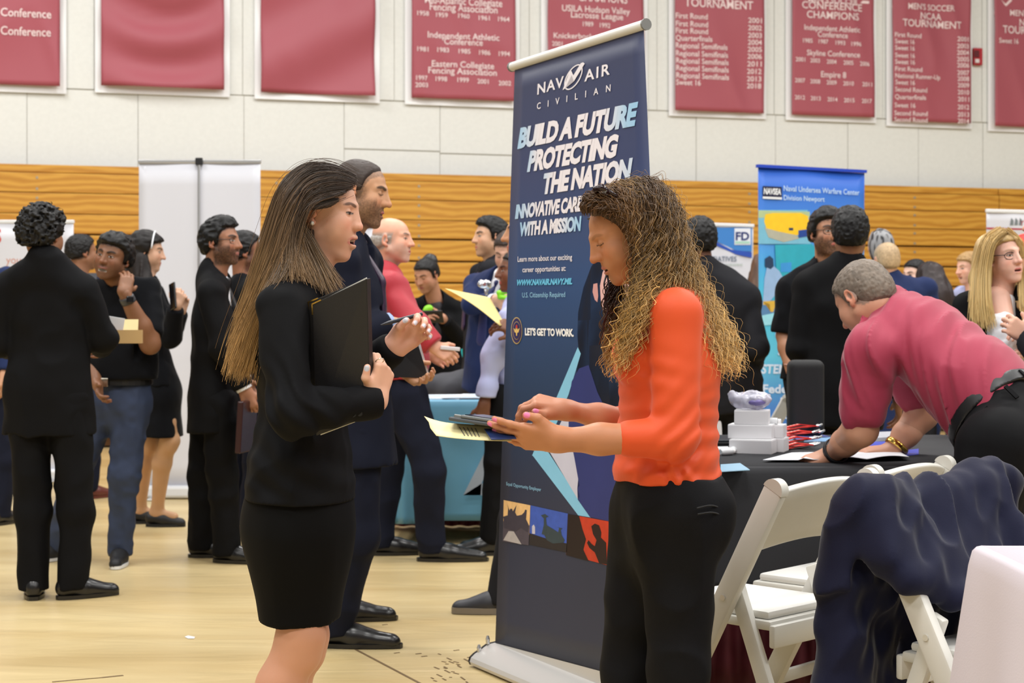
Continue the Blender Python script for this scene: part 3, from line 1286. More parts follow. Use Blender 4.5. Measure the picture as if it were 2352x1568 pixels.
b.inputs['Specular IOR Level'].default_value = .45
mp2 = nt.nodes.new('ShaderNodeMapping')
mp2.inputs['Scale'].default_value = (.9, 3.2, 1)
mp2.inputs['Rotation'].default_value = (0, 0, .25)
n2 = nt.nodes.new('ShaderNodeTexNoise')
n2.inputs['Scale'].default_value = 1.3
n2.inputs['Detail'].default_value = 3
n2.inputs['Distortion'].default_value = 1.0
nt.links.new(tc.outputs['Object'], mp2.inputs['Vector'])
nt.links.new(mp2.outputs['Vector'], n2.inputs['Vector'])
bp = nt.nodes.new('ShaderNodeBump')
bp.inputs['Strength'].default_value = .5
bp.inputs['Distance'].default_value = .03
nt.links.new(n2.outputs['Fac'], bp.inputs['Height'])
nt.links.new(bp.outputs['Normal'], b.inputs['Normal'])
mb = MB()
mb.add([(-25, -8, 0), (28, -8, 0), (28, 26, 0), (-25, 26, 0)], [(0, 1, 2, 3)])
floor = tag(mb.build('floor', fm), 'tan vinyl sheeting laid over the gym floor', kind='structure')
FLO = Plane((0, 5, 0), (1, 5, 0), (0, 6, 0))
# seams and scuffs of the sheeting
mb = MB()
for (a, c, w) in (((818, 1492), (985, 1580), .010), ((985, 1580), (1020, 1600), .010), ((120, 1566), (235, 1556), .008), ((235, 1556), (283, 1551), .012)):
    p, q = FLO.at(*a), FLO.at(*c)
    mb.bar(p + V(0, 0, .0008), q + V(0, 0, .0008), w, .0015)
for i in range(26):
    x, y = 990 + RNG.random() * 90, 1500 + RNG.random() * 66
    p = FLO.at(x, y)
    q = FLO.at(x + 4 + 8 * RNG.random(), y + 8 * RNG.random())
    mb.bar(p + V(0, 0, .0008), q + V(0, 0, .0008), .006, .0015)
for (x, y) in ((878, 1435), (905, 1500), (955, 1502), (1042, 1494), (968, 1508)):
    p = FLO.at(x, y)
    mb.bar(p + V(0, 0, .0008), p + V(.02, .012, .0008), .008, .0015)
mb.build('trim_1', mat('scuff', (104, 82, 52), rough=.8))
tag(bpy.data.objects['trim_1'], 'dark scuffs and a seam on the floor sheeting', kind='structure')
mb = MB()
mb.add([FLO.at(x, y) + V(0, 0, .002) for x, y in ((424, 1463), (432, 1460), (448, 1463), (446, 1467), (432, 1467))], [(0, 1, 2, 3, 4)])
tag(mb.build('paper_scrap', mat('scrap', (235, 235, 235), rough=.3)), 'tiny white paper scrap lying on the bare floor', 'litter')

# ------------------------------------------------------------------ back wall of boards
WALL = Plane(P(0, HY, 15.65), P(2352, HY, 18.6), P(0, 0, 15.65))
WX = WALL.x


def wallp(px, z, off=0.0):
    p = WALL.at(px, HY, off)
    return V(p[0], p[1], z)


Z_WOOD = WALL.at(1100, 402)[2]
ZS1 = WALL.at(200, 206)[2]
gap = mat('panel_gap', (176, 170, 152), rough=.9)
panel = mat('wall_panel', (224, 225, 221), rough=.9, bump=.5, bscale=60, mottle=.06, mscale=26)
mb = MB()
wn = WALL.n


def wallbox(mb, x0, x1, z0, z1, off, th, mi=0, bev=0.0):
    """Box on the wall between pixel columns x0 and x1."""
    a, c = wallp(x0, z0, off), wallp(x1, z1, off)
    mid = (a + c) / 2 + wn * th / 2
    R = np.stack([WX, -wn, V(0, 0, 1)], 1)
    mb.box(mid, (np.dot(c - a, WX), th, z1 - z0), R, mi, bev)


wallbox(mb, -3000, 5600, -.02, 8.2, -.30, .3, 1)
g_ = 3.0
lo_cols = [-3000, -2400, -1800, -1300, -900, -640, -400, -180, 62, 317, 560, 790, 1010, 1215, 1416, 1598, 1780, 1946, 2108, 2256, 2400, 2560, 2720, 2900, 3100, 3300, 3800, 4400, 5000, 5600]
for i in range(len(lo_cols) - 1):
    a, c = lo_cols[i], lo_cols[i + 1]
    if a in (790, 1010, 1215):
        zz = WALL.at(900, 345)[2] if a == 790 else WALL.at(1100, 355)[2]
        wallbox(mb, a + .6, c - .6, Z_WOOD - .4, zz - .006, 0, .012)
        wallbox(mb, a + .6, c - .6, zz + .006, ZS1 - .008, 0, .014)
    else:
        wallbox(mb, a + .6, c - .6, Z_WOOD - .4, ZS1 - .006, 0, .012 + .004 * (i % 2))
up_cols = [-3000, -2300, -1600, -900, -640, -400, -180, -30, 217, 557, 905, 1215, 1508, 1777, 2026, 2254, 2480, 2700, 2900, 3300, 4000, 4800, 5600]
for i in range(len(up_cols) - 1):
    wallbox(mb, up_cols[i] + .6, up_cols[i + 1] - .6, ZS1 + .006, 8.2, 0, .012 + .003 * (i % 2))
wl = mb.build('wall_back', panel, mats=[panel, gap])
tag(wl, 'pale panelled gym wall above the wooden bleachers', kind='structure')

# ------------------------------------------------------------------ folded bleachers
wm = bpy.data.materials.new('bleacher_wood')
wm.use_nodes = True
nt = wm.node_tree
b = nt.nodes['Principled BSDF']
tc = nt.nodes.new('ShaderNodeTexCoord')
mp = nt.nodes.new('ShaderNodeMapping')
mp.inputs['Scale'].default_value = (.22, 5, 5)
wv = nt.nodes.new('ShaderNodeTexWave')
wv.wave_type = 'BANDS'
wv.bands_direction = 'Z'
wv.inputs['Scale'].default_value = .9
wv.inputs['Distortion'].default_value = 9
wv.inputs['Detail'].default_value = 3
wv.inputs['Detail Scale'].default_value = .9
nt.links.new(tc.outputs['Object'], mp.inputs['Vector'])
nt.links.new(mp.outputs['Vector'], wv.inputs['Vector'])
cr = nt.nodes.new('ShaderNodeValToRGB')
cr.color_ramp.elements[0].color = (*srgb(184, 126, 36), 1)
cr.color_ramp.elements[1].color = (*srgb(208, 154, 58), 1)
nt.links.new(wv.outputs['Fac'], cr.inputs['Fac'])
nt.links.new(cr.outputs['Color'], b.inputs['Base Color'])
b.inputs['Roughness'].default_value = .42
bl = empty('bleachers', wallp(1176, 0, .2), 'honey coloured wooden bleachers folded flat against the gym wall', 'bleachers')
ys = [402, 420, 463, 508, 553, 603, 652]
zs = [WALL.at(1100, y, .25)[2] for y in ys]
pt = (zs[2] - zs[-1]) / 4
while zs[-1] > .3:
    zs.append(zs[-1] - pt)
dark = mat('bleacher_gap', (84, 52, 16), rough=.8)
mb = MB()
wallbox(mb, -3000, 5600, .02, zs[0] - .02, .02, .14)
keep(mb.build('backing', dark), bl)
secs = [-3000, -330, 770, 2288, 5600]
for i in range(len(zs) - 1):
    th = .05 if i == 0 else .07
    gp = .006 if i < 3 else .018
    for j in range(len(secs) - 1):
        mb = MB()
        a, c = secs[j] + .8, secs[j + 1] - .8
        wallbox(mb, a, c, zs[i + 1] + gp, zs[i], .17, th, bev=.006)
        ob = keep(mb.build('board', wm), bl)
        if i and -500 < secs[j] < 2000:
            mb = MB()
            for q in range(4):
                xx = secs[j] + (secs[j + 1] - secs[j]) * (q + .5) / 4
                for zz in ((zs[i] * .75 + zs[i + 1] * .25), (zs[i] * .2 + zs[i + 1] * .8)):
                    wallbox(mb, xx, xx + 5, zz - .012, zz + .012, .17 + th, .004, bev=.0015)
            sc = mb.build('bolt', mat('bolt', (170, 160, 140), rough=.4, metal=.6))
            keep(sc, bl)
            sc.parent = ob
            sc.matrix_parent_inverse = ob.matrix_world.inverted() if False else Matrix()
            sc.data.transform(Matrix())

# ------------------------------------------------------------------ championship banners on the wall
maroon = mat('maroon_cloth', (166, 80, 92), rough=.55, bump=.12, bscale=500, sheen=.15)
whem = mat('banner_hem', (240, 241, 243), rough=.5)
wtext = mat('banner_letter', (236, 214, 214), rough=.6)
BN = [
    (-120, 138, 190, [('r Conference', -14, 38, 118, 20), ('t Conference', -14, 80, 117, 20)], 'maroon wall banner cut by the left edge, two lines ending in Conference'),
    (232, 514, 197, [], 'plain maroon wall banner with sagging curved folds above the white roll-up stand'),
    (598, 859, 212, [], 'plain maroon wall banner with diagonal creases from its lower left corner'),
    (943, 1181, 225, [('Mid-Atlantic Collegiate', 974, 8, 1152, 18), ('Fencing Association', 985, 24, 1141, 17),
                      ('1958', 956, 37, 983, 11), ('1959', 1000, 40, 1027, 11), ('1960', 1050, 43, 1077, 11), ('1961', 1098, 47, 1123, 11), ('1964', 1142, 50, 1168, 11),
                      ('Independent Athletic', 980, 88, 1144, 15), ('Conference', 1018, 103, 1106, 15),
                      ('1981', 956, 119, 982, 11), ('1983', 1002, 121, 1029, 11), ('1985', 1051, 124, 1078, 11), ('1986', 1098, 127, 1124, 11), ('1994', 1143, 130, 1168, 11),
                      ('Eastern Collegiate', 990, 154, 1133, 15), ('Fencing Association', 982, 169, 1139, 15),
                      ('1997', 954, 185, 980, 11), ('1998', 999, 187, 1025, 11), ('1999', 1048, 190, 1074, 11), ('2001', 1094, 193, 1120, 11), ('2002', 1143, 197, 1171, 11), ('2003', 952, 201, 981, 11)],
     'maroon wall banner listing fencing association years, left of the navy stand'),
    (1255, 1475, 246, [('CHAMPIONS', 1325, 4, 1438, 20), ('USILA Hudson Valley', 1288, 27, 1444, 15), ('Lacrosse League', 1308, 42, 1428, 15), ('1989', 1335, 62, 1359, 11), ('1992', 1374, 65, 1398, 11),
                       ('Knickerbocker Conference', 1270, 88, 1460, 13), ('2001', 1266, 106, 1290, 11)],
     'maroon lacrosse wall banner half hidden behind the top of the navy stand'),
    (1546, 1750, 254, [('NCAA', 1630, 2, 1680, 16), ('TOURNAMENT', 1569, 16, 1725, 20)] +
     [(t, 1549, y + 6, x, 13) for t, y, x in zip(['First Round'] * 3 + ['Quarterfinals'] + ['Regional Semifinals'] * 5 + ['Sweet 16'], [37, 55, 71, 88, 105, 123, 140, 157, 174, 190], [1621, 1622, 1622, 1632, 1667, 1668, 1669, 1669, 1670, 1605])] +
     [(str(t), 1714, y + 5, 1745, 12) for t, y in zip([2001, 2002, 2003, 2004, 2005, 2006, 2011, 2012, 2013, 2018], [49, 66, 83, 99, 115, 131, 148, 165, 182, 198])],
     'maroon wall banner listing First Round to Regional Semifinals, right of the navy stand'),
    (1814, 2003, 264, [("MEN'S SOCCER", 1853, 6, 1967, 13), ('CONFERENCE', 1838, 20, 1977, 17), ('CHAMPIONS', 1849, 42, 1969, 17), ('Independent Athletic', 1843, 70, 1971, 13), ('Conference', 1874, 86, 1943, 13),
                       ('1985', 1840, 99, 1862, 10), ('1987', 1876, 101, 1898, 10), ('1993', 1915, 104, 1937, 10), ('1996', 1951, 107, 1973, 10),
                       ('Skyline Conference', 1849, 128, 1970, 13)] +
     [(str(t), x, 142 + i * 2.6, x + 22, 10) for i, (t, x) in enumerate(zip([2001, 2003, 2004, 2005, 2006], [1823, 1857, 1895, 1933, 1970]))] + [('Empire 8', 1882, 178, 1939, 14)] +
     [(str(t), x, 190 + i * 2.4, x + 23, 10) for i, (t, x) in enumerate(zip([2007, 2008, 2009, 2010, 2011], [1822, 1857, 1895, 1933, 1975]))] +
     [(str(t), x, 229 + i * 2.2, x + 23, 10) for i, (t, x) in enumerate(zip([2012, 2013, 2014, 2015, 2017], [1822, 1858, 1897, 1935, 1974]))],
     'maroon wall banner naming soccer conference champions and Empire 8'),
    (2045, 2223, 278, [("MEN'S SOCCER", 2081, 22, 2187, 14), ('NCAA', 2109, 45, 2160, 16), ('TOURNAMENT', 2068, 61, 2203, 17)] +
     [(t, 2051, y + 5, x, 11) for t, y, x in zip(['First Round', 'Sweet 16', 'Sweet 16', 'Sweet 16', 'Sweet 16', 'First Round', 'National Runner-Up', 'Sweet 16', 'Second Round', 'Quarterfinals', 'Sweet 16', 'Second Round', 'Second Round'],
                                                 [81, 96, 111, 128, 143, 159, 175, 190, 206, 223, 242, 260, 275], [2112, 2096, 2096, 2096, 2096, 2113, 2154, 2096, 2124, 2121, 2098, 2125, 2125])] +
     [(str(t), 2194, y + 5, 2220, 11) for t, y in zip([2001, 2003, 2004, 2005, 2006, 2007, 2008, 2009, 2010, 2011, 2012, 2013, 2014], [91, 107, 122, 137, 151, 168, 182, 197, 213, 229, 247, 264, 279])],
     'maroon soccer tournament wall banner beside the red fire alarm, with a National Runner-Up line'),
    (2278, 2445, 290, [("MEN'S SOCCER", 2316, 37, 2420, 14), ('NCAA', 2337, 60, 2388, 16), ('TOURNAMENT', 2298, 77, 2430, 18), ('Sweet 16', 2289, 100, 2334, 12)],
     'maroon wall banner cut by the right edge with a single Sweet 16 line'),
]


for bi, (x0, x1, yb, lines, lab) in enumerate(BN):
    zb = WALL.at(x0, yb, .06)[2]
    zt = zb + 3.2
    base = WALL.at(x0, HY, .04)
    wdt = np.linalg.norm(WALL.at(x1, HY, .04) - base)
    root = empty('championship_banner', V(base[0], base[1], zb), lab, 'banner', 'maroon championship banners along the gym wall')
    hm = .060 if bi < 5 else .050
    mb = MB()
    e0, e1 = base - WX * hm, base + WX * (wdt + hm)
    R = np.stack([WX, -wn, V(0, 0, 1)], 1)
    mb.box(V(*((e0 + e1) / 2)[:2], (zb - hm * 1.1 + zt) / 2), (wdt + 2 * hm, .012, zt - zb + hm * 1.1), R, bev=.003)
    keep(mb.build('backing_panel', whem), root)
    sd = bi * 5.7

    def dispf(u, v, sd=sd, bi=bi):
        """Cloth folds in metres for banner coordinates u across (m), v up from the hem (m)."""
        q = np.stack([u * 3.1 + v * 1.0, v * 1.3 - u * .5, np.zeros_like(u) + sd], -1)
        w = .026 * (1 - np.abs(vnoise(q)) * 1.6)
        if bi == 1:
            r = np.hypot(u - .62, v - 1.55)
            w = w * .6 + .040 * np.sin(r * 13) * np.clip(1.4 - np.abs(u - .62) * 1.5, 0, 1)
        if bi == 2:
            w = w * .7 + .036 * np.sin((v * .75 - u * .55) * 9 + 1.2 * u) * np.clip(1.3 - v * .35, .2, 1)
        return np.maximum(w, -.028) + .045
    NU, NV = 30, 60
    U, Vv = np.meshgrid(np.linspace(0, wdt, NU), np.linspace(0, zt - zb, NV), indexing='ij')
    Dp = dispf(U, Vv)
    pts = base[None, None, :] + U[..., None] * WX + Dp[..., None] * wn
    pts[..., 2] = zb + Vv
    w_ = NV
    fs = [(i * w_ + j, (i + 1) * w_ + j, (i + 1) * w_ + j + 1, i * w_ + j + 1) for i in range(NU - 1) for j in range(NV - 1)]
    ob = mesh_obj('cloth', pts.reshape(-1, 3), fs, maroon)
    solidify(ob, .004, 0)
    keep(ob, root)
    if lines:
        mb = MB()
        for (t, xl, yl, xr, cap) in lines:
            L = WALL.at(xl, yl, .06)
            Rr = WALL.at(xr, yl, .06)
            Rr = V(Rr[0], Rr[1], L[2])
            T = WALL.at(xl, yl - cap, .06)
            v, f = text_geo(t, .012)
            xa, xb = v[:, 0].min(), v[:, 0].max()
            q = L + ((v[:, 0] - xa) / (xb - xa))[:, None] * (Rr - L) + (v[:, 1] / .729)[:, None] * (T - L)
            uu = (q - base) @ WX
            vv = q[:, 2] - zb
            q2 = base + uu[:, None] * WX + (dispf(uu, vv) + .008)[:, None] * wn
            q2[:, 2] = q[:, 2]
            mb.add(q2, f)
        rules = {6: [(1968, 1996, 4)], 7: [(2049, 2077, 15), (2190, 2216, 26)], 8: [(2283, 2312, 30)]}.get(bi, [])
        for (xa, xb, yy) in rules:
            a, c = WALL.at(xa, yy, .085), WALL.at(xb, yy, .085)
            c[2] = a[2]
            mb.bar(a, c, .004, .03, up=(0, 0, 1))
        keep(mb.build('lettering', wtext), root)
    if bi in (7, 8):
        mb = MB()
        if bi == 7:
            o_ = (2066, -18)
        else:
            o_ = (2288, -22)
        pts_ = [(0, 0), (48, 0), (48, 18), (24, 40), (0, 18)]
        pin = [(6, 5), (42, 5), (42, 15), (24, 32), (6, 15)]
        mb.poly([WALL.at(o_[0] + a * .9, o_[1] + c * .95, .088) for a, c in pts_])
        em = mb.build('shield_emblem', wtext)
        keep(em, root)
        mb = MB()
        mb.poly([WALL.at(o_[0] + a * .9, o_[1] + c * .95, .092) for a, c in pin])
        keep(mb.build('shield_field', maroon), root)

# fire alarm
al = empty('fire_alarm', WALL.at(2242, 132), 'small red fire alarm box high on the pale wall', 'alarm')
mb = MB()
wallbox(mb, 2232, 2252, WALL.at(2240, 151)[2], WALL.at(2240, 112)[2], .014, .05, bev=.008)
keep(mb.build('housing', mat('alarm_red', (176, 32, 44), rough=.4)), al)
mb = MB()
wallbox(mb, 2237, 2249, WALL.at(2240, 134)[2], WALL.at(2240, 118)[2], .064, .008, bev=.003)
keep(mb.build('grille', mat('alarm_dark', (92, 14, 24), rough=.5)), al)
mb = MB()
wallbox(mb, 2239, 2248, WALL.at(2240, 147)[2], WALL.at(2240, 138)[2], .064, .02, bev=.006)
keep(mb.build('strobe', mat('alarm_white', (225, 215, 215), rough=.3)), al)
# ------------------------------------------------------------------ roll-up stands
white_vinyl = mat('white_vinyl', (218, 219, 227), rough=.45)
alu = mat('aluminium', (205, 205, 205), rough=.3, metal=.85)
silver = mat('silver_base', (205, 202, 198), rough=.35, metal=.25)
black_pl = mat('black_plastic', (24, 24, 26), rough=.45)


def quad_sheet(mb, pl, px, off=0.0, mi=0):
    return mb.poly([pl.at(x, y, off) for x, y in px], mi)


def ramp_print(name, plane_z0, z1, stops, rough=.5, horiz=None):
    """Printed colour that runs through the given stops with height (object z)."""
    m = bpy.data.materials.new(name)
    m.use_nodes = True
    nt = m.node_tree
    b = nt.nodes['Principled BSDF']
    tc = nt.nodes.new('ShaderNodeTexCoord')
    sx = nt.nodes.new('ShaderNodeSeparateXYZ')
    nt.links.new(tc.outputs['Object'], sx.inputs[0])
    mr = nt.nodes.new('ShaderNodeMapRange')
    mr.inputs['From Min'].default_value = plane_z0
    mr.inputs['From Max'].default_value = z1
    nt.links.new(sx.outputs['Z'], mr.inputs['Value'])
    cr = nt.nodes.new('ShaderNodeValToRGB')
    e = cr.color_ramp.elements
    for i, (p, c) in enumerate(stops):
        if i < 2:
            e[i].position, e[i].color = p, (*srgb(*c), 1)
        else:
            n = e.new(p)
            n.color = (*srgb(*c), 1)
    nt.links.new(mr.outputs['Result'], cr.inputs['Fac'])
    nt.links.new(cr.outputs['Color'], b.inputs['Base Color'])
    b.inputs['Roughness'].default_value = rough
    return m


# --- the big navy stand
TL, TR, BL = P(1183, 155, 5.95), P(1478, 62, 5.15), P(1138, 1478, 5.70)
NV = Plane(BL, TL, TR)
NV.x = nrm(TR - TL)
BR = NV.at(1542, 1583)
nv = empty('banner_stand', V((BL[0] + BR[0]) / 2, (BL[1] + BR[1]) / 2, 0), 'tall navy roll-up banner stand reading BUILD A FUTURE PROTECTING THE NATION', 'banner stand')
NAVYP = ramp_print('navy_print', 0.0, 2.2, [(0, (46, 50, 70)), (1, (44, 50, 84)), (.28, (48, 52, 72)), (.44, (38, 58, 88)), (.62, (42, 72, 118)), (.80, (46, 58, 100))])
mb = MB()
NS = 12


def nvp(u, v):
    a = BL + (BR - BL) * u
    c = TL + (TR - TL) * u
    return a + (c - a) * v - NV.n * .010 * math.sin(math.pi * u) * 0


mb.grid(nvp, NS, 24)
sh = mb.build('sheet', NAVYP, smooth=True)
solidify(sh, .002, 0)
keep(sh, nv)
dirx = nrm(V(BR[0] - BL[0], BR[1] - BL[1], 0))
mb = MB()
ex = nrm(TR - TL)
mb.tube([TL - ex * .022 + V(0, 0, .006), TR + ex * .012 + V(0, 0, .006)], .017, 14)
keep(autosmooth(mb.build('top_rail', mat('rail_white', (222, 222, 218), rough=.35))), nv)
for q in (TL - ex * .026, TR + ex * .014):
    mb = MB()
    mb.tube([q + V(0, 0, .006) - ex * .003, q + V(0, 0, .006) + ex * .005], .0195, 12)
    keep(mb.build('rail_cap', mat('cap_grey', (120, 122, 122), rough=.4)), nv)
# base: silver leader, cassette with a sloping front, foot, end caps
mb = MB()
lead = [NV.at(1137, 1476, .002), NV.at(1540, 1584, .002)]
lead += [NV.at(1560, 1640, .002), NV.at(1133, 1508, .002)]
mb.poly(lead)
keep(mb.build('leader_strip', silver), nv)
bl0 = V(BL[0], BL[1], 0) - dirx * .006
br0 = V(BR[0], BR[1], 0) + dirx * .03
nf = nrm(np.cross(dirx, V(0, 0, 1)))
if np.dot(nf, -V(0, 1, 0)) < 0:
    nf = -nf
prof = [(-.10, 0.008), (.095, .008), (.100, .020), (.095, .034), (.080, .046), (.05, .062), (.028, .075), (-.03, .082), (-.085, .070), (-.10, .045)]
mb = MB()
vv = [bl0 + nf * a + V(0, 0, z) for a, z in prof] + [br0 + nf * a + V(0, 0, z) for a, z in prof]
n = len(prof)
mb.add(vv, [tuple(range(n)), tuple(range(2 * n - 1, n - 1, -1))] + [(i, i + n, (i + 1) % n + n, (i + 1) % n) for i in range(n)])
keep(autosmooth(mb.build('base', silver), 25), nv)
for q, sg in ((bl0, -1), (br0, 1)):
    mb = MB()
    pr = [(a * 1.02, z * 1.03 + .0) for a, z in prof]
    vv = [q + dirx * sg * .001 + nf * a + V(0, 0, z) for a, z in pr] + [q + dirx * sg * .010 + nf * a + V(0, 0, z) for a, z in pr]
    mb.add(vv, [tuple(range(n)), tuple(range(2 * n - 1, n - 1, -1))] + [(i, i + n, (i + 1) % n + n, (i + 1) % n) for i in range(n)])
    keep(mb.build('base_cap', mat('cap_dark', (58, 58, 60), rough=.4, metal=.5)), nv)
    for (a, z) in ((.03, .095), (.065, .066)):
        mb = MB()
        p_ = q + nf * a + V(0, 0, z) - dirx * sg * .004
        mb.tube([p_ - V(0, 0, .018), p_, p_ + V(0, 0, .012)], [.006, .008, .004], 8)
        keep(mb.build('screw_knob', alu), nv)
mb = MB()
q = (bl0 + br0) / 2 - nf * .05
tm = (TL + TR) / 2
mb.tube([q + V(0, 0, .06), V(*(tm - NV.n * .012))], .009, 8)
keep(mb.build('pole', alu), nv)
# lettering
LW = mat('letter_white', (232, 226, 232), rough=.5)
LB = mat('letter_blue', (150, 200, 230), rough=.5)
LC = mat('letter_cyan', (104, 190, 226), rough=.5)


def letter_grad():
    m = bpy.data.materials.new('letter_fade')
    m.use_nodes = True
    nt = m.node_tree
    b = nt.nodes['Principled BSDF']
    a = nt.nodes.new('ShaderNodeAttribute')
    a.attribute_name = 'Col'
    nt.links.new(a.outputs['Color'], b.inputs['Base Color'])
    b.inputs['Roughness'].default_value = .5
    return m


LG = letter_grad()


def line(name, txt, L, R_, T, m, bold=.0, space=1.0, fade=None):
    mb = MB()
    put_text(mb, NV, txt, L, R_, T, .003, bold, space)
    v = np.array(mb.v)
    if fade:
        c = np.tile(V(srgb(232, 226, 232)), (len(v), 1))
        u = (v - NV.at(*L)) @ nrm(NV.at(*R_) - NV.at(*L)) / np.linalg.norm(NV.at(*R_) - NV.at(*L))
        w = ss(fade[0], 0, u) * fade[1] + ss(fade[2], 1, u) * fade[3]
        c = blend(c, V(srgb(128, 190, 228)), w)
        ob = mesh_obj(name, v, mb.f, LG, col=c, smooth=False)
    else:
        ob = mb.build(name, m)
    return keep(ob, nv)


line('lettering', 'NAV', (1234, 217), (1294, 199), (1235, 192), LW, .02, 1.15)
line('lettering', 'AIR', (1342, 187), (1400.5, 170), (1343, 161), LW, .02, 1.25)
line('lettering', 'CIVILIAN', (1233, 251), (1402, 209), (1233.6, 236), LW, .012, 3.2)
line('lettering', 'BUILD A FUTURE', (1188.6, 339), (1458, 285), (1195.5, 294), LG, .055, .93, (.22, .75, .72, .85))
line('lettering', 'PROTECTING', (1210.7, 392), (1414, 357), (1218, 347), LG, .055, .93, (.14, .6, 1.3, 0))
line('lettering', 'THE NATION', (1243.6, 444), (1446, 412), (1250, 399), LG, .055, .93, (.10, .5, .8, .4))
line('lettering', 'INNOVATIVE CAREERS', (1183, 501), (1364, 479), (1186.5, 470), LG, .05, .93, (.35, .7, 1.3, 0))
line('lettering', 'WITH A MISSION', (1192, 541), (1333, 528), (1194.5, 511), LG, .05, .93, (.3, .8, .6, .8))
line('lettering', 'Learn more about our exciting', (1189, 601), (1314, 596), (1189, 588.5), LW, .01)
line('lettering', 'career opportunities at:', (1200, 625), (1299.5, 621.5), (1200, 612.5), LW, .01)
line('lettering', 'WWW.NAVAIR.NAVY.MIL', (1185.4, 655), (1314, 652), (1187.5, 642), LC, .045, .97)
line('lettering', 'U.S. Citizenship Required', (1199.5, 683), (1298, 681.6), (1199.5, 671), LB, .0)
line('lettering', "LET'S GET TO WORK.", (1205.7, 769), (1317.7, 772), (1205.7, 753), mat('letter_pure', (240, 238, 236), rough=.5), .045, .95)
line('lettering', 'Equal Opportunity Employer', (1163.4, 1114), (1243, 1128), (1163, 1106), LB, .0)
# emblem between NAV and AIR: an open ring with a zigzag and a rising stroke
mb = MB()
cx, cy, a_, b_, th = 1317, 177, 33, 15.5, math.radians(-60)
N = 40


def el_pt(t, ra, rb):
    x, y = ra * math.cos(t), rb * math.sin(t)
    return (cx + x * math.cos(th) - y * math.sin(th), cy + x * math.sin(th) + y * math.cos(th))


for i in range(N):
    t0, t1 = [2 * math.pi * (j / N) for j in (i, i + 1)]
    quad_sheet(mb, NV, [el_pt(t0, a_, b_), el_pt(t1, a_, b_), el_pt(t1, a_ - 3.2, b_ - 2.4), el_pt(t0, a_ - 3.2, b_ - 2.4)], .003)
quad_sheet(mb, NV, [(1292, 207), (1298, 203), (1313, 172), (1318, 187), (1343, 146), (1339, 143), (1334, 145), (1317, 173), (1311, 160), (1306, 170)], .0034)
keep(mb.build('logo', LW), nv)
# seal
mb = MB()


def disc(mb, cx, cy, rx, ry, off, n=28, r0=0.0):
    ps = [(cx + rx * math.cos(t), cy + ry * math.sin(t)) for t in np.linspace(0, 2 * math.pi, n, endpoint=False)]
    quad_sheet(mb, NV, ps, off)


disc(mb, 1186.5, 759, 12.8, 31, .003)
seal = keep(mb.build('seal', mat('seal_gold', (196, 168, 108), rough=.5)), nv)
for (rx, ry, of, nm, c) in ((11.6, 28.5, .0038, 'seal_ring', (50, 44, 92)), (8.6, 21, .0046, 'seal_rim', (188, 160, 104)), (8.0, 19.6, .0054, 'seal_field', (44, 40, 90))):
    mb = MB()
    disc(mb, 1186.5, 759, rx, ry, of)
    q = keep(mb.build(nm, mat(nm, c, rough=.5)), nv)
mb = MB()
quad_sheet(mb, NV, [(1179.5, 753), (1184, 757), (1184.5, 751), (1188.5, 751), (1189, 757), (1193.5, 753), (1191, 763), (1188, 764), (1187.5, 771), (1185.5, 771), (1185, 764), (1182, 763)], .0062)
keep(mb.build('seal_wings', mat('seal_gold2', (222, 186, 110), rough=.5)), nv)
mb = MB()
disc(mb, 1186.5, 750, 2.2, 4.5, .007, 12)
keep(mb.build('seal_badge', mat('seal_red', (186, 60, 52), rough=.5)), nv)
# portrait print
PR = [('portrait_hair', (30, 32, 48), .0010, [(1392, 560), (1358, 612), (1340, 660), (1328, 716), (1326, 770), (1330, 815), (1322, 870), (1345, 915), (1400, 955), (1490, 990), (1500, 560)]),
      ('portrait_face', (222, 176, 172), .0016, [(1384, 626), (1378, 656), (1380, 690), (1389, 730), (1402, 764), (1418, 788), (1444, 784), (1474, 720), (1480, 560), (1400, 590)]),
      ('portrait_ear', (206, 150, 146), .0022, [(1363, 652), (1372, 650), (1374, 680), (1372, 694), (1366, 688), (1361, 670)]),
      ('portrait_lips', (190, 96, 106), .0024, [(1398, 716), (1412, 710), (1432, 716), (1420, 728), (1404, 728)]),
      ('chevron_upper', (134, 196, 226), .0012, [(1327, 797), (1334, 812), (1306, 905), (1248, 1046), (1222, 1046)]),
      ('chevron_lower', (134, 196, 226), .0014, [(1222, 1044), (1258, 1036), (1357, 1188), (1328, 1183)]),
      ('portrait_blouse', (200, 198, 214), .0016, [(1258, 1030), (1298, 950), (1322, 950), (1330, 1050), (1336, 1110), (1327, 1146)]),
      ('portrait_jacket', (44, 52, 112), .0020, [(1352, 838), (1330, 846), (1313, 876), (1306, 930), (1306, 985), (1319, 1050), (1328, 1100), (1331, 1114), (1326, 1122), (1332, 1140), (1327, 1147), (1355, 1187), (1512, 1222), (1500, 990), (1400, 958), (1372, 900)]),
      ('portrait_eye', (60, 44, 44), .0024, [(1393, 664), (1402, 660), (1412, 664), (1402, 668)]),
      ('portrait_eye', (60, 44, 44), .0024, [(1436, 660), (1446, 656), (1456, 660), (1446, 664)]),
      ('chip_mark', (104, 106, 84), .0026, [(1358, 622), (1361, 621), (1361, 630), (1358, 631)])]
for nm, c, of, pts in PR[:-1]:
    mb = MB()
    quad_sheet(mb, NV, pts, of)
    keep(mb.build(nm, mat(nm, c, rough=.5, mottle=.10, mscale=9)), nv)
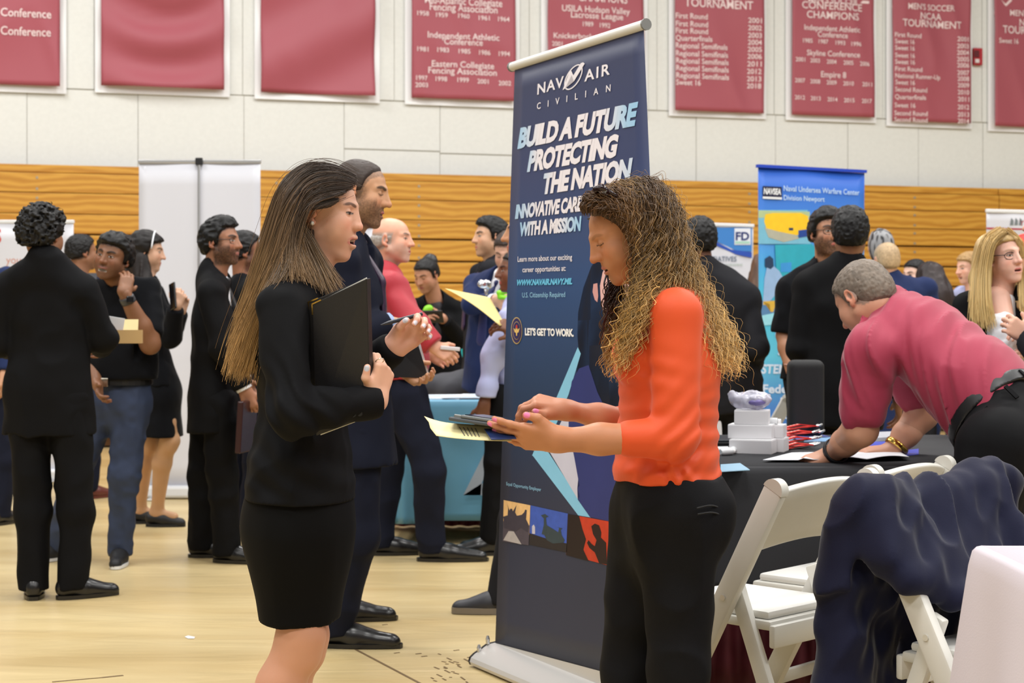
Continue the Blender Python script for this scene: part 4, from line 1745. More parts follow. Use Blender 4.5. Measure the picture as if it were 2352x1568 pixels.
# the three small photographs
PH = [('photo_sky', (232, 188, 128), .0024, [(1157, 1148), (1218, 1160), (1215.5, 1228), (1155.5, 1215)]),
      ('photo_deck', (78, 70, 80), .0026, [(1156, 1196), (1216, 1206), (1214, 1252), (1154.5, 1243)]),
      ('photo_jet', (62, 56, 68), .0030, [(1156, 1186), (1166, 1183), (1167, 1166), (1165, 1157), (1170, 1172), (1172, 1168), (1176, 1168), (1178, 1174), (1186, 1160), (1183, 1176), (1187, 1184), (1198, 1182), (1204, 1176), (1206, 1170), (1210, 1171), (1208, 1192), (1214, 1204), (1212, 1222), (1196, 1212), (1184, 1220), (1172, 1216), (1158, 1212)]),
      ('photo_runway', (178, 170, 168), .0032, [(1168, 1219), (1180, 1220), (1198, 1250), (1156, 1240)]),
      ('photo_blue', (62, 90, 178), .0024, [(1218.5, 1160), (1304, 1179), (1303, 1253), (1216.5, 1230)]),
      ('photo_ground', (40, 34, 36), .0027, [(1216.5, 1224), (1260, 1238), (1303, 1248), (1302, 1268), (1215, 1250)]),
      ('photo_tiltrotor', (52, 66, 72), .0031, [(1242, 1183), (1252, 1180), (1260, 1186), (1254, 1188), (1256, 1206), (1270, 1214), (1282, 1222), (1284, 1212), (1279, 1210), (1292, 1213), (1288, 1216), (1290, 1228), (1297, 1240), (1294, 1246), (1270, 1248), (1256, 1240), (1250, 1228), (1244, 1226), (1249, 1205), (1249, 1190)]),
      ('photo_figure', (196, 190, 200), .0031, [(1222, 1208), (1226, 1204), (1229, 1210), (1229, 1226), (1222, 1225)]),
      ('photo_red', (196, 58, 30), .0024, [(1304, 1180), (1398, 1197), (1396, 1298), (1300, 1272)]),
      ('photo_black', (30, 14, 14), .0027, [(1304, 1180), (1330, 1184), (1338, 1215), (1346, 1238), (1340, 1262), (1352, 1288), (1300, 1274)]),
      ('photo_soldier', (34, 12, 12), .0031, [(1358, 1208), (1366, 1202), (1376, 1206), (1381, 1222), (1380, 1234), (1392, 1246), (1394, 1296), (1376, 1293), (1366, 1268), (1354, 1258), (1348, 1246), (1352, 1240), (1358, 1248), (1366, 1254), (1370, 1240), (1362, 1226)])]
for nm, c, of, pts in PH:
    mb = MB()
    quad_sheet(mb, NV, pts, of)
    keep(mb.build(nm, mat(nm, c, rough=.5, mottle=.22, mscale=40)), nv)


# --- other stands, simple flat ones
def stand(px_l, px_r, ytop, d_l, d_r, m, label, back=False, zbot=.07, name='banner_stand', top=True, legs=False):
    A, B = P(px_l, HY, d_l), P(px_r, HY, d_r)
    zt = P(px_l, ytop, d_l)[2]
    ex = nrm(B - A)
    nn = nrm(np.cross(ex, V(0, 0, 1)))
    if np.dot(nn, -V(0, 1, 0)) < 0:
        nn = -nn
    root = empty(name, V((A[0] + B[0]) / 2, (A[1] + B[1]) / 2, 0), label, 'banner stand')
    R = np.stack([ex, -nn, V(0, 0, 1)], 1)
    mid = (A + B) / 2
    w = np.linalg.norm(B - A)
    mb = MB()
    mb.grid(lambda u, v: V(A[0], A[1], 0) + ex * w * u + V(0, 0, zbot + (zt - zbot) * v) + nn * .004 * math.sin(9 * u + 4 * v), 14, 14)
    s_ = mb.build('sheet', m, smooth=True)
    solidify(s_, .002, 0)
    keep(s_, root)
    if top:
        mb = MB()
        mb.box(V(mid[0], mid[1], zt), (w + .012, .024, .028), R, bev=.006)
        keep(mb.build('top_rail', alu if back else mat('rail_w2', (228, 230, 232), rough=.4)), root)
    mb = MB()
    mb.box(V(mid[0], mid[1], .05), (w + .03, .13, .085), R, bev=.02)
    keep(mb.build('base', mat('base_white', (226, 228, 232), rough=.4)), root)
    for sg in (-1, 1):
        mb = MB()
        mb.box(V(mid[0], mid[1], .008) + ex * sg * w * .36, (.06, .36, .014), R, bev=.004)
        keep(mb.build('foot', alu), root)
    if back:
        mb = MB()
        mb.tube([V(mid[0], mid[1], .08) + nn * .03, V(mid[0], mid[1], zt + .01) + nn * .02], .010, 8)
        keep(mb.build('pole', alu), root)
        mb = MB()
        mb.box(V(mid[0], mid[1], zt) + nn * .02, (.05, .03, .05), R, bev=.006)
        keep(mb.build('pole_clip', black_pl), root)
    pl = Plane(V(A[0], A[1], 0), V(B[0], B[1], 0), V(A[0], A[1], 1))
    return root, pl


def on(root, pl, nm, m, pts, off):
    mb = MB()
    mb.poly([pl.at(x, y, off) for x, y in pts])
    return keep(mb.build(nm, m), root)


def txt_on(root, pl, t, L, R_, T, m, off=.006, bold=.01, space=1.0):
    mb = MB()
    put_text(mb, pl, t, L, R_, T, off, bold, space)
    return keep(mb.build('lettering', m), root)


stand(319, 598, 371, 11.15, 11.15, white_vinyl, 'white roll-up stand seen from behind with a pole up its middle', back=True)

# blue naval stand
r_, p_ = stand(1742, 1985, 383, 10.3, 10.75, ramp_print('blue_print', 0, 2.25, [(0, (44, 84, 176)), (1, (40, 96, 206)), (.30, (74, 130, 206)), (.45, (96, 190, 220)), (.62, (70, 186, 216)), (.80, (78, 146, 232))]),
               'blue roll-up stand reading Naval Undersea Warfare Center Division Newport', top=False)
mb = MB()
a, c = p_.at(1739, 381, .004), p_.at(1988, 394, .004)
mb.bar(a, c, .03, .02)
keep(mb.build('top_rail', mat('rail_blue', (36, 70, 190), rough=.4)), r_)
wl_ = mat('letter_pale', (196, 224, 250), rough=.5)
txt_on(r_, p_, 'Naval Undersea Warfare Center', (1800, 438), (1974, 448), (1800, 425), wl_)
txt_on(r_, p_, 'Division Newport', (1800, 459), (1894, 463), (1800, 447), wl_)
on(r_, p_, 'logo_field', mat('logo_navy', (20, 22, 60), rough=.5), [(1752, 427), (1796, 429), (1796, 458), (1752, 456)], .005)
on(r_, p_, 'logo_strip', mat('logo_white', (230, 234, 240), rough=.5), [(1752, 451), (1796, 453), (1796, 458), (1752, 456)], .006)
txt_on(r_, p_, 'NAVSEA', (1754, 445), (1794, 447), (1755, 431), mat('logo_white', ()), .008, .04)
pic = [('print_sky', (120, 186, 214), .0045, [(1742, 482), (1860, 482), (1862, 560), (1742, 560)]),
       ('print_clutter', (176, 196, 150), .005, [(1742, 483), (1860, 486), (1860, 500), (1742, 500)]),
       ('print_submersible', (246, 200, 40), .0058, [(1758, 492), (1775, 489), (1840, 489), (1856, 496), (1859, 512), (1857, 530), (1830, 540), (1790, 532), (1760, 524), (1755, 508)]),
       ('print_hull', (176, 176, 160), .0056, [(1756, 522), (1790, 531), (1830, 538), (1835, 548), (1800, 556), (1765, 545)]),
       ('print_port', (34, 70, 150), .0066, [(1834, 529), (1857, 526), (1857, 542), (1834, 546)]),
       ('print_window', (40, 60, 90), .0066, [(1812, 523), (1822, 523), (1822, 529), (1812, 529)]),
       ('print_teal', (46, 168, 190), .0048, [(1780, 562), (1880, 560), (1880, 660), (1785, 665)]),
       ('print_hair', (36, 60, 92), .0058, [(1757, 594), (1768, 587), (1776, 594), (1777, 612), (1770, 618), (1757, 612)]),
       ('print_scientist', (150, 182, 222), .0054, [(1762, 612), (1776, 610), (1790, 622), (1800, 640), (1795, 660), (1770, 690), (1752, 700), (1756, 640)]),
       ('print_screen', (60, 150, 220), .0056, [(1793, 604), (1818, 602), (1818, 624), (1793, 625)]),
       ('print_sea', (86, 130, 176), .0048, [(1742, 690), (1830, 690), (1830, 722), (1742, 725)]),
       ('print_mast', (214, 174, 70), .0056, [(1753, 692), (1782, 690), (1782, 698), (1776, 716), (1770, 716), (1768, 699), (1753, 700)]),
       ('print_splash', (150, 214, 232), .0056, [(1742, 726), (1790, 716), (1830, 722), (1830, 742), (1742, 748)])]
for nm, c, of, pts in pic:
    on(r_, p_, nm, mat(nm, c, rough=.5, mottle=.12, mscale=22), pts, of)
for t, L, R_, T in (('UUVs', (1780, 775), (1838, 775), (1782, 757)), ('STEM', (1748, 857), (1806, 857), (1750, 836)), ('& Careers', (1786, 815), (1890, 815), (1788, 800)), ('Federal', (1752, 902), (1838, 902), (1752, 882)),
                    ('Electronics', (1791, 928), (1890, 928), (1793, 912)), ('Computer', (1800, 962), (1900, 962), (1802, 947)), ('Cyber', (1800, 993), (1870, 993), (1802, 978))):
    txt_on(r_, p_, t, L, R_, T, mat('letter_pale2', (206, 222, 244), rough=.5), .006, .03)

# FD stand
r_, p_ = stand(1622, 1730, 515, 12.6, 12.8, white_vinyl, 'white and blue roll-up stand with the letters FD in its corner')
on(r_, p_, 'print_blue', mat('fd_blue', (64, 132, 206), rough=.5), [(1622, 522), (1727, 522), (1727, 578), (1690, 575), (1650, 556), (1622, 535)], .005)
on(r_, p_, 'print_swoosh', mat('fd_swoosh', (44, 82, 180), rough=.5), [(1622, 535), (1645, 555), (1680, 573), (1727, 579), (1727, 592), (1690, 584), (1650, 566), (1622, 548)], .006)
on(r_, p_, 'logo_field', mat('fd_white', (232, 236, 244), rough=.5), [(1687, 524), (1724, 524), (1724, 562), (1687, 562)], .008)
on(r_, p_, 'logo_underline', mat('fd_green', (170, 216, 196), rough=.5), [(1689, 554), (1722, 554), (1722, 559), (1689, 559)], .010)
txt_on(r_, p_, 'FD', (1690, 551), (1721, 551), (1690, 532), mat('fd_navy', (34, 52, 116), rough=.5), .010, .03)
txt_on(r_, p_, 'INITIATIVES', (1618, 600), (1692, 600), (1618, 588), mat('fd_grey', (96, 112, 134), rough=.5), .008, .01)
txt_on(r_, p_, 'PROGRAMME', (1655, 611), (1706, 611), (1655, 605), mat('fd_grey2', (170, 186, 176), rough=.5), .008, .0)

# left white poster with red writing
r_, p_ = stand(-120, 169, 509, 12.4, 12.4, white_vinyl, 'white roll-up stand at the left edge with faint orange writing', name='banner_stand')
txt_on(r_, p_, 'S', (-14, 557), (3, 557), (-14, 524), mat('poster_red', (206, 70, 58), rough=.5), .006, .02)
txt_on(r_, p_, 'you have', (14, 605), (98, 605), (14, 587), mat('poster_orange', (206, 140, 118), rough=.5), .006, .0)

# sliver of a white stand behind the navy-suited man
r_, p_ = stand(740, 856, 520, 12.6, 12.6, white_vinyl, 'white roll-up stand between two men showing the letters on')
txt_on(r_, p_, 'Johnston', (742, 559), (853, 559), (742, 536), mat('poster_grey', (150, 152, 156), rough=.5), .006, .0)

# white display with grey mark and red line at the right edge
r_, p_ = stand(2266, 2420, 484, 12.2, 12.4, white_vinyl, 'white display with a grey mark and red line at the right edge', zbot=1.02)
on(r_, p_, 'print_line', mat('disp_red', (178, 60, 70), rough=.5), [(2266, 522), (2420, 526), (2420, 530), (2266, 526)], .006)
on(r_, p_, 'print_panel', mat('disp_grey', (206, 204, 208), rough=.5), [(2266, 527), (2420, 531), (2420, 640), (2266, 640)], .006)
for q in (0, 10, 20):
    on(r_, p_, 'print_mark', mat('disp_mark', (120, 128, 132), rough=.5), [(2320 + q, 517), (2323 + q, 500), (2328 + q, 506), (2328 + q, 517)], .007)
txt_on(r_, p_, 'Yeshiva', (2341, 518), (2400, 519), (2341, 505), mat('disp_red', ()), .007, .0)

# ------------------------------------------------------------------ light blue table
TBX = 9.3


def cloth_table(label, x0, x1, d0, d1, ztop, zbot, m, name='table', skirt=None, amp=.012, fr=16, corner=.02, rot=None, flare=.03, cloth_label=None, cloth_cat='tablecloth', seed=0.0):
    """Folding table and the cloth draped over it (a thing of its own)."""
    cx_, cy_ = (x0 + x1) / 2, (d0 + d1) / 2
    root = empty('folding_table', (cx_, cy_, 0), label, 'table')
    mb = MB()
    mb.box((cx_, cy_, ztop - .025), (x1 - x0 - .02, d1 - d0 - .02, .03), bev=.006)
    keep(mb.build('tabletop', mat('table_grey', (180, 178, 172), rough=.6)), root)
    for sx in (-1, 1):
        for sy in (-1, 1):
            mb = MB()
            px_, py_ = cx_ + sx * (x1 - x0 - .3) / 2, cy_ + sy * (d1 - d0 - .2) / 2
            mb.tube([(px_, py_, .0), (px_, py_, ztop - .04)], .014, 8)
            keep(mb.build('leg', mat('leg_grey', (120, 120, 122), rough=.4, metal=.6)), root)
    # cloth: top plus hanging skirt with folds
    per = []
    nx = max(24, int((x1 - x0) / .025))
    ny = max(16, int((d1 - d0) / .025))
    for i in range(nx):
        per.append((x0 + (x1 - x0) * i / nx, d0, 0, -1))
    for i in range(ny):
        per.append((x1, d0 + (d1 - d0) * i / ny, 1, 0))
    for i in range(nx):
        per.append((x1 - (x1 - x0) * i / nx, d1, 0, 1))
    for i in range(ny):
        per.append((x0, d1 - (d1 - d0) * i / ny, -1, 0))
    rows = [(0, 0, 0), (.004, .010, 0), (.012, .020, 0)]
    hh = ztop - zbot
    rows = [(ztop, -.012), (ztop - .003, -.003), (ztop - .012, .004)] + [(ztop - hh * t, .006 + flare * t) for t in np.linspace(.06, 1, 16)]
    v, f = [], []
    Np = len(per)
    for k, (z, o) in enumerate(rows):
        t = (ztop - z) / hh
        for i, (x, y, nx_, ny_) in enumerate(per):
            dc = min(abs(x - x0) + abs(y - d0), abs(x - x1) + abs(y - d0), abs(x - x0) + abs(y - d1), abs(x - x1) + abs(y - d1))
            w = amp * t * (math.sin((x + y * .8) * fr + seed) + .6 * math.sin((x - y) * fr * .57 + 1.3 + seed)) + corner * t * math.exp(-(dc / .10) ** 2)
            sxn = nx_ + (math.copysign(.7, x - cx_) * math.exp(-(min(abs(x - x0), abs(x - x1)) / .06) ** 2) if nx_ == 0 else 0)
            syn = ny_ + (math.copysign(.7, y - cy_) * math.exp(-(min(abs(y - d0), abs(y - d1)) / .06) ** 2) if ny_ == 0 else 0)
            v.append((x + sxn * (o + w), y + syn * (o + w), z))
    for k in range(len(rows) - 1):
        for i in range(Np):
            j = (i + 1) % Np
            f.append((k * Np + i, (k + 1) * Np + i, (k + 1) * Np + j, k * Np + j))
    mb = MB()
    mb.add(v, f)
    mb.add(v[:Np], [tuple(range(Np))])
    ob = mb.build(name, m, smooth=True)
    solidify(ob, .0015, 0)
    autosmooth(ob, 50)
    tag(ob, cloth_label, cloth_cat)
    return root, ob


lb = mat('blue_cloth', (112, 176, 208), rough=.5, sheen=.2, bump=.1, bscale=400)
X0, X1 = P(908, HY, 8.9)[0], P(1330, HY, 8.9)[0]
cloth_table('folding table under the light blue cloth', X0, X1, 8.85, 9.45, .80, .13, lb, name='tablecloth', cloth_label='light blue tablecloth with a large pale triangle outline', amp=.006, fr=9, flare=.015, corner=.05)
TBF = Plane((X0, 8.832, 0), (X1, 8.832, 0), (X0, 8.832, 1))
# pale outlined triangle printed on the cloth front belongs to the cloth
mb = MB()
for q in ([(1064, 1137), (1140, 985), (1150, 1010), (1106, 1110), (1104, 1137)], [(1064, 1137), (1106, 1110), (1225, 1110), (1225, 1137)]):
    mb.poly([TBF.at(x, y, .05) for x, y in q])
tri = mb.build('printed_triangle', mat('pale_print', (188, 200, 214), rough=.5))
tri.parent = bpy.data.objects['tablecloth']
# corner drape at the left and the maroon cloth behind
mb = MB()
mar = mat('maroon_skirt', (120, 24, 52), rough=.6)
XA, XB = P(800, HY, 9.9)[0], P(1200, HY, 9.9)[0]
mb.grid(lambda u, v: V(XA + (XB - XA) * u, 9.02 + .03 * math.sin(u * 60) * (1 - v) + .2 * (u < .0), .02 + .5 * v) if False else V(XA + (XB - XA) * u, 9.56 + .025 * math.sin(u * 70), .01 + .66 * v), 120, 6)
ms = mb.build('table_skirt', mar, smooth=True)
solidify(ms, .002, 0)
tag(ms, 'maroon pleated table skirt behind the light blue tablecloth', 'table skirt')
mb = MB()
D0 = P(893, 985, 9.0)


def drape(u, v):
    x = (893 + 50 * u) / 1.0
    y = 930 + (1203 - 930) * v
    p = P(x - 18 * (1 - v) * (1 - u) + 10 * v, y, 8.76 + .04 * math.sin(u * 7 + v) * v)
    return p


mb.grid(drape, 10, 16)
dr = mb.build('cloth_corner', lb, smooth=True)
solidify(dr, .002, 0)
dr.parent = bpy.data.objects['tablecloth']

# papers on the light blue table
ppr = mat('paper', (238, 240, 246), rough=.55)
blp = mat('blue_print_paper', (150, 200, 226), rough=.5)
for i, (x, w, dd, c) in enumerate(((1000, .30, 8.99, ppr), (1075, .30, 8.98, ppr), (1022, .26, 9.22, ppr), (1100, .22, 9.24, ppr))):
    mb = MB()
    p = P(x, HY, dd)
    Rz = rotm('Z', (-6, 5, 12, -9)[i])
    mb.box((p[0], dd, .804 + .006 * (i % 2) + .004 * (i == 2)), (w, .20, .005), Rz)
    o = mb.build('leaflet', c)
    tag(o, ('white leaflet at the left of the light blue table', 'white leaflet at the right front of the light blue table', 'white leaflet further back on the light blue table', 'white leaflet at the back right of the light blue table')[i], 'leaflet', 'leaflets on the light blue table')
    mb = MB()
    mb.box((p[0], dd - .03, .804 + .006 * (i % 2) + .004 * (i == 2) + .003), (w * .8, .05, .001), Rz)
    mb.build('blue_heading', blp, o)

# ------------------------------------------------------------------ far navy table with bags
nvc = mat('navy_cloth', (38, 44, 92), rough=.6)
XA, XB = P(930, HY, 12.0)[0], P(1300, HY, 12.0)[0]
cloth_table('folding table under the navy cloth', XA, XB, 11.9, 12.7, .87, .1, nvc, name='tablecloth', cloth_label='navy tablecloth on the far table with the teal bags', amp=.008)


def tote(label, px0, px1, ytop, d, ztop, m, handle=True, lean=0.06):
    z0 = .882
    a, c = P(px0, ytop, d), P(px1, ytop, d)
    w = c[0] - a[0]
    h = a[2] - z0
    cx_ = (a[0] + c[0]) / 2
    root = empty('tote_bag', (cx_, d + .08, z0), label, 'bag', 'teal bags on the far table')
    s = Sdf()
    s.box((cx_, d + .09, z0 + h / 2), (w / 2 * .9, .075, h / 2), rnd=.02)
    s.box((cx_, d + .09, z0 + h), (w / 2 * .72, .055, .05), rnd=.01, k=.0, neg=True)
    v, f = s.mesh(.009, disp=lambda p: folds(p, .018, (6, 6, 6), 3.0))
    v[:, 0] = cx_ + (v[:, 0] - cx_) * (1 - .22 * (v[:, 2] - z0) / h)
    keep(mesh_obj('bag_body', v, f, m), root)
    if handle:
        for yy in (-.06, .06):
            mb = MB()
            pts = [V(cx_ + w * .26 * math.cos(t), d + .09 + yy, z0 + h * .97 + .12 * math.sin(t)) for t in np.linspace(math.pi, 0, 12)]
            for i in range(11):
                mb.bar(pts[i], pts[i + 1], .03, .004, up=(0, 1, 0))
            keep(mb.build('handle', m), root)
    return root


teal = mat('teal_cloth', (34, 186, 190), rough=.55, bump=.2, bscale=200)
tote('upright teal tote bag with loop handles on the far navy table', 1036, 1150, 752, 11.95, 0, teal)
s = Sdf()
p = P(1020, HY, 11.95)
s.el((p[0] - .03, 11.98, .905), (.13, .08, .035))
s.el((p[0] + .02, 11.97, .91), (.08, .07, .03))
s.cut((0, 0, .886), (0, 0, -1))
v, f = s.mesh(.007, disp=lambda p: folds(p, .02, (12, 12, 12), 1.0))
tag(mesh_obj('tote_bag', v, f, teal), 'teal bag lying flat beside the clear plastic tub', 'bag', 'teal bags on the far table')
# clear tub with sweets and a bottle label
clear = mat('clear_plastic', (236, 236, 244), rough=.12, trans=.75)
tb = empty('plastic_tub', P(1010, HY, 12.2) * V(1, 1, 0) + V(0, 0, .872), 'clear plastic tub of pink sweets with a blue label', 'tub')
px_ = P(1010, HY, 12.2)[0]
mb = MB()
for (r0, r1, z0, z1) in ((.10, .115, .874, 1.045),):
    n = 20
    pts = []
    for z, r in ((z0, r0), (z1, r1), (z1, r1 - .006), (z0 + .006, r0 - .006)):
        pts.append([(px_ + r * math.cos(t), 12.22 + r * math.sin(t), z) for t in np.linspace(0, 2 * math.pi, n, endpoint=False)])
    v = [q for k in pts for q in k]
    f = [(k * n + i, k * n + (i + 1) % n, (k + 1) * n + (i + 1) % n, (k + 1) * n + i) for k in range(3) for i in range(n)]
    mb.add(v, f)
keep(mb.build('tub_wall', clear, smooth=True), tb)
s = Sdf()
for i in range(14):
    a = i * 2.4
    s.sph((px_ + .06 * math.cos(a), 12.22 + .06 * math.sin(a), .90 + .006 * i), .03, k=.01)
v, f = s.mesh(.007)
keep(tag(mesh_obj('sweets', v, f, mat('pink_sweets', (240, 160, 160), rough=.4)), kind='stuff'), tb)
mb = MB()
mb.grid(lambda u, v: V(px_ + .117 * math.sin((u - .62) * 1.1), 12.22 - .117 * math.cos((u - .62) * 1.1), .92 + .085 * v), 8, 2)
keep(mb.build('label_strip', mat('tub_label', (66, 120, 210), rough=.4)), tb)

# ------------------------------------------------------------------ white folding chairs
chair_m = mat('white_resin', (210, 208, 200), rough=.42, mottle=.03, mscale=20)
seat_m = mat('white_pad', (218, 217, 212), rough=.5)


def make_chair(label, group='white folding chairs'):
    c = empty('folding_chair', (0, 0, 0), label, 'chair', group)
    W2 = .215
    for sx in (-1, 1):
        mb = MB()
        top, foot = V(sx * W2, -.215, .815), V(sx * W2, .225, .0)
        d = nrm(foot - top)
        mb.bar(top + d * .02, foot, .030, .062, up=nrm(np.cross(d, V(1, 0, 0))), bev=.008)
        q = top + d * .025
        n = 14
        R = np.stack([V(1, 0, 0), d, np.cross(V(1, 0, 0), d)], 1)
        ring = [q + R @ V(0, -.031 * math.sin(t), .031 * math.cos(t)) for t in np.linspace(0, math.pi, n)]
        mb.add([r + V(.015, 0, 0) for r in ring] + [r - V(.015, 0, 0) for r in ring], [tuple(range(n)), tuple(range(2 * n - 1, n - 1, -1))] + [(i, i + n, i + 1 + n, i + 1) for i in range(n - 1)])
        autosmooth(mb.build('front_leg', chair_m, c), 35)
        mb = MB()
        a, b2 = V(sx * (W2 - .034), -.045, .545), V(sx * (W2 - .034), -.255, .0)
        mb.bar(a, b2, .026, .045, up=(0, 1, .35), bev=.007)
        autosmooth(mb.build('rear_leg', chair_m, c), 35)
        for (y, z) in ((-.045, .50), (.088, .254)):
            mb = MB()
            mb.tube([(sx * (W2 + .012), y, z), (sx * (W2 + .018), y, z)], .008, 10)
            mb.build('bolt', mat('bolt_white', (206, 204, 196), rough=.3, metal=.3), c)
    # curved back panel
    mb = MB()

    def back(u, v):
        x = (u - .5) * 2 * (W2 - .012)
        bow = .035 * (1 - (2 * u - 1) ** 2)
        z = .625 + .165 * v + (.022 * (1 - (2 * u - 1) ** 2)) * (1 if v > .5 else 1.2)
        y = -.215 + (.815 - z) * .54 - bow * .6
        return V(x, y, z)
    mb.grid(back, 14, 5)
    o = mb.build('backrest', chair_m, c, smooth=True)
    solidify(o, .020, 0)
    bv = o.modifiers.new('b', 'BEVEL')
    bv.width, bv.segments, bv.limit_method = .005, 2, 'ANGLE'
    mb = MB()
    mb.box((0, .035, .432), (2 * W2 - .075, .39, .026), bev=.008)
    fr_ = autosmooth(mb.build('seat_frame', chair_m, c), 35)
    mb = MB()
    mb.box((0, .035, .456), (2 * W2 - .10, .36, .024), bev=.010)
    autosmooth(mb.build('seat', seat_m, c), 35)
    for (y, z, w) in ((.135, .165, 2 * W2), (-.19, .17, 2 * W2 - .07), (-.165, .405, 2 * W2 - .07)):
        mb = MB()
        mb.box((0, y, z), (w, .020, .038 if z < .3 else .06), bev=.006)
        autosmooth(mb.build('stretcher', chair_m, c), 35)
    return c


def copy_thing(o, label=None, loc=None, rz=None, group=None):
    c = o.copy()
    COL.objects.link(c)
    for ch in list(o.children):
        k = ch.copy()
        COL.objects.link(k)
        k.parent = c
        for g2 in ch.children:
            m = g2.copy()
            COL.objects.link(m)
            m.parent = k
    if label:
        c['label'] = label
    if group:
        c['group'] = group
    if loc is not None:
        c.location = tuple(map(float, loc))
    if rz is not None:
        c.rotation_euler = (0, 0, rz)
    return c


def place_chair(o, near_top, fx, fy):
    """near_top: world point of the top of the post on the chair's left (-x) or right; facing (fx, fy)."""
    f = nrm(V(fx, fy, 0))
    r = V(f[1], -f[0], 0)
    rz = math.atan2(f[1], f[0]) - math.pi / 2
    return f, r, rz


ch1 = make_chair('nearest white folding chair, empty, in front of the black table')
f_, r_v, rz = place_chair(ch1, None, -.70, .71)
# near post (person's left = -r side)
near = P(1790, 1128, 4.08)
org = near - (-.215 * r_v) - (-.215) * f_
ch1.location = (org[0], org[1], 0)
ch1.rotation_euler = (0, 0, rz)
o2 = V(org[0], org[1], 0) + r_v * .52 + f_ * .06
copy_thing(ch1, 'white folding chair partly behind the bending man, against the black table', o2, rz + .05)
f3, r3, rz3 = place_chair(None, None, .60, -.80)
near = P(2004, 1140, 3.80)
org3 = near - .215 * (r3 if np.dot(r3, V(-1, 0, 0)) > 0 else -r3) + .215 * f3
ch3 = copy_thing(ch1, 'white folding chair with a navy jacket over its back, beside the white-clothed table', V(org3[0], org3[1], 0), rz3)
# a far chair by the light blue table and one among the far people
p = P(1012, HY, 10.0)
copy_thing(ch1, 'far white folding chair behind the light blue table', V(p[0] - .16, 10.0, 0), math.radians(200))
p = P(1700, HY, 8.6)
copy_thing(ch1, 'white folding chair behind the small white boxes, by the dark-suited man', V(p[0] + .10, 8.9, 0), math.radians(80))

# grey jacket over the far chair
s = Sdf()
c0 = P(1055, 868, 10.75)
s.rc(P(985, 885, 10.15), P(1085, 872, 10.15), .07, .08, k=.05)
s.rc(P(1030, 890, 10.10), P(1105, 885, 10.10), .06, .06, k=.05)
s.rc(P(1040, 900, 10.15), P(1030, 990, 10.2), .09, .07, k=.05)
v, f = s.mesh(.014, disp=lambda p: folds(p, .02, (9, 9, 5), 2.2))
tag(mesh_obj('grey_coat', v, f, mat('grey_wool', (74, 74, 80), rough=.8)), 'dark grey coat heaped over the far white chair behind the light blue table', 'coat')

# ------------------------------------------------------------------ black table at the right with its handouts
blackc = mat('black_cloth', (30, 31, 36), rough=.75, bump=.15, bscale=300)
A, B = P(1480, HY, 5.25)[0], P(2560, HY, 5.25)[0]
BT = .752
cloth_table('long folding table under the black cloth', A, B, 5.22, 6.75, BT, .36, blackc, name='tablecloth', cloth_label='black tablecloth on the long table at the right', amp=.006, fr=8)
mb = MB()
mb.grid(lambda u, v: V(A + .05 + (B - A - .1) * u, 5.30 + .02 * math.sin(u * 110), .01 + .40 * v), 160, 4)
o = mb.build('table_skirt', mat('maroon_skirt2', (84, 18, 34), rough=.7), smooth=True)
solidify(o, .002, 0)
tag(o, 'dark maroon pleated skirt below the black tablecloth', 'table skirt')
TOP = Plane((0, 5, BT), (1, 5, BT), (0, 6, BT))


def on_top(px, py, z=0.0):
    pl = Plane((0, 5, BT + z), (1, 5, BT + z), (0, 6, BT + z))
    return pl.at(px, py)


# large white sheet under the man's hands
mb = MB()
c4 = [(1752, 1059), (1815, 1042), (2060, 1040), (2088, 1056), (1935, 1072)]
c4 = [on_top(*q, .004) for q in [(1752, 1060), (1818, 1043), (2060, 1038), (2088, 1056)]]


def sheetf(u, v):
    a = c4[0] + (c4[3] - c4[0]) * u
    c = c4[1] + (c4[2] - c4[1]) * u
    p = a + (c - a) * v
    p[2] += .006 + .010 * abs(math.sin(u * 9)) * (1 - v) * (u > .25)
    p[1] -= .03 * math.sin(u * 3.1) * (1 - v)
    return p


mb.grid(sheetf, 30, 8)
o = mb.build('paper_sheet', ppr, smooth=True)
solidify(o, .0015, 0)
tag(o, 'large white paper sheet spread under the bending man\'s hands', 'paper')
# small white boxes
bxm = mat('white_card', (226, 226, 228), rough=.6)


def small_box(px, py, z, w, d_, h, rz, label):
    p = on_top(px, py)
    o = empty('carton', V(p[0], p[1], BT + z), label, 'box', 'small white boxes stacked on the black table', rz=rz)
    mb = MB()
    mb.box((0, 0, h / 2), (w, d_, h), bev=.0025)
    mb.build('carton_body', bxm, o)
    mb = MB()
    mb.box((0, 0, h + .0008), (w * .985, d_ * .97, .0018), bev=.0004)
    mb.build('lid', mat('white_card2', (234, 234, 236), rough=.6), o)
    return o


small_box(1730, 1040, 0, .155, .11, .050, -.35, 'lower left white box of the small stack on the black table')
small_box(1780, 1036, 0, .085, .10, .050, -.35, 'lower right white box of the small stack on the black table')
small_box(1727, 1038, .052, .16, .11, .050, -.30, 'middle left white box of the small stack on the black table')
small_box(1780, 1036, .052, .075, .095, .046, -.30, 'middle right white box of the small stack on the black table')
small_box(1728, 1038, .104, .125, .095, .050, -.22, 'topmost white box of the small stack, under the plastic bag')
s = Sdf()
p = on_top(1728, 1038) + V(0, 0, .155)
s.el(p + V(0, 0, .035), (.075, .05, .030))
s.rc(p + V(-.06, 0, .04), p + V(-.075, 0, .060), .02, .012, k=.02)
v, f = s.mesh(.005, disp=lambda p: folds(p, .016, (30, 30, 30), 4.0))
bag = mesh_obj('plastic_bag', v, f, mat('bag_film', (226, 226, 240), rough=.15, trans=.45))
tag(bag, 'crumpled clear plastic bag on top of the small white boxes', 'bag')
s = Sdf()
s.el(p + V(.01, -.035, .03), (.035, .02, .014))
v, f = s.mesh(.005)
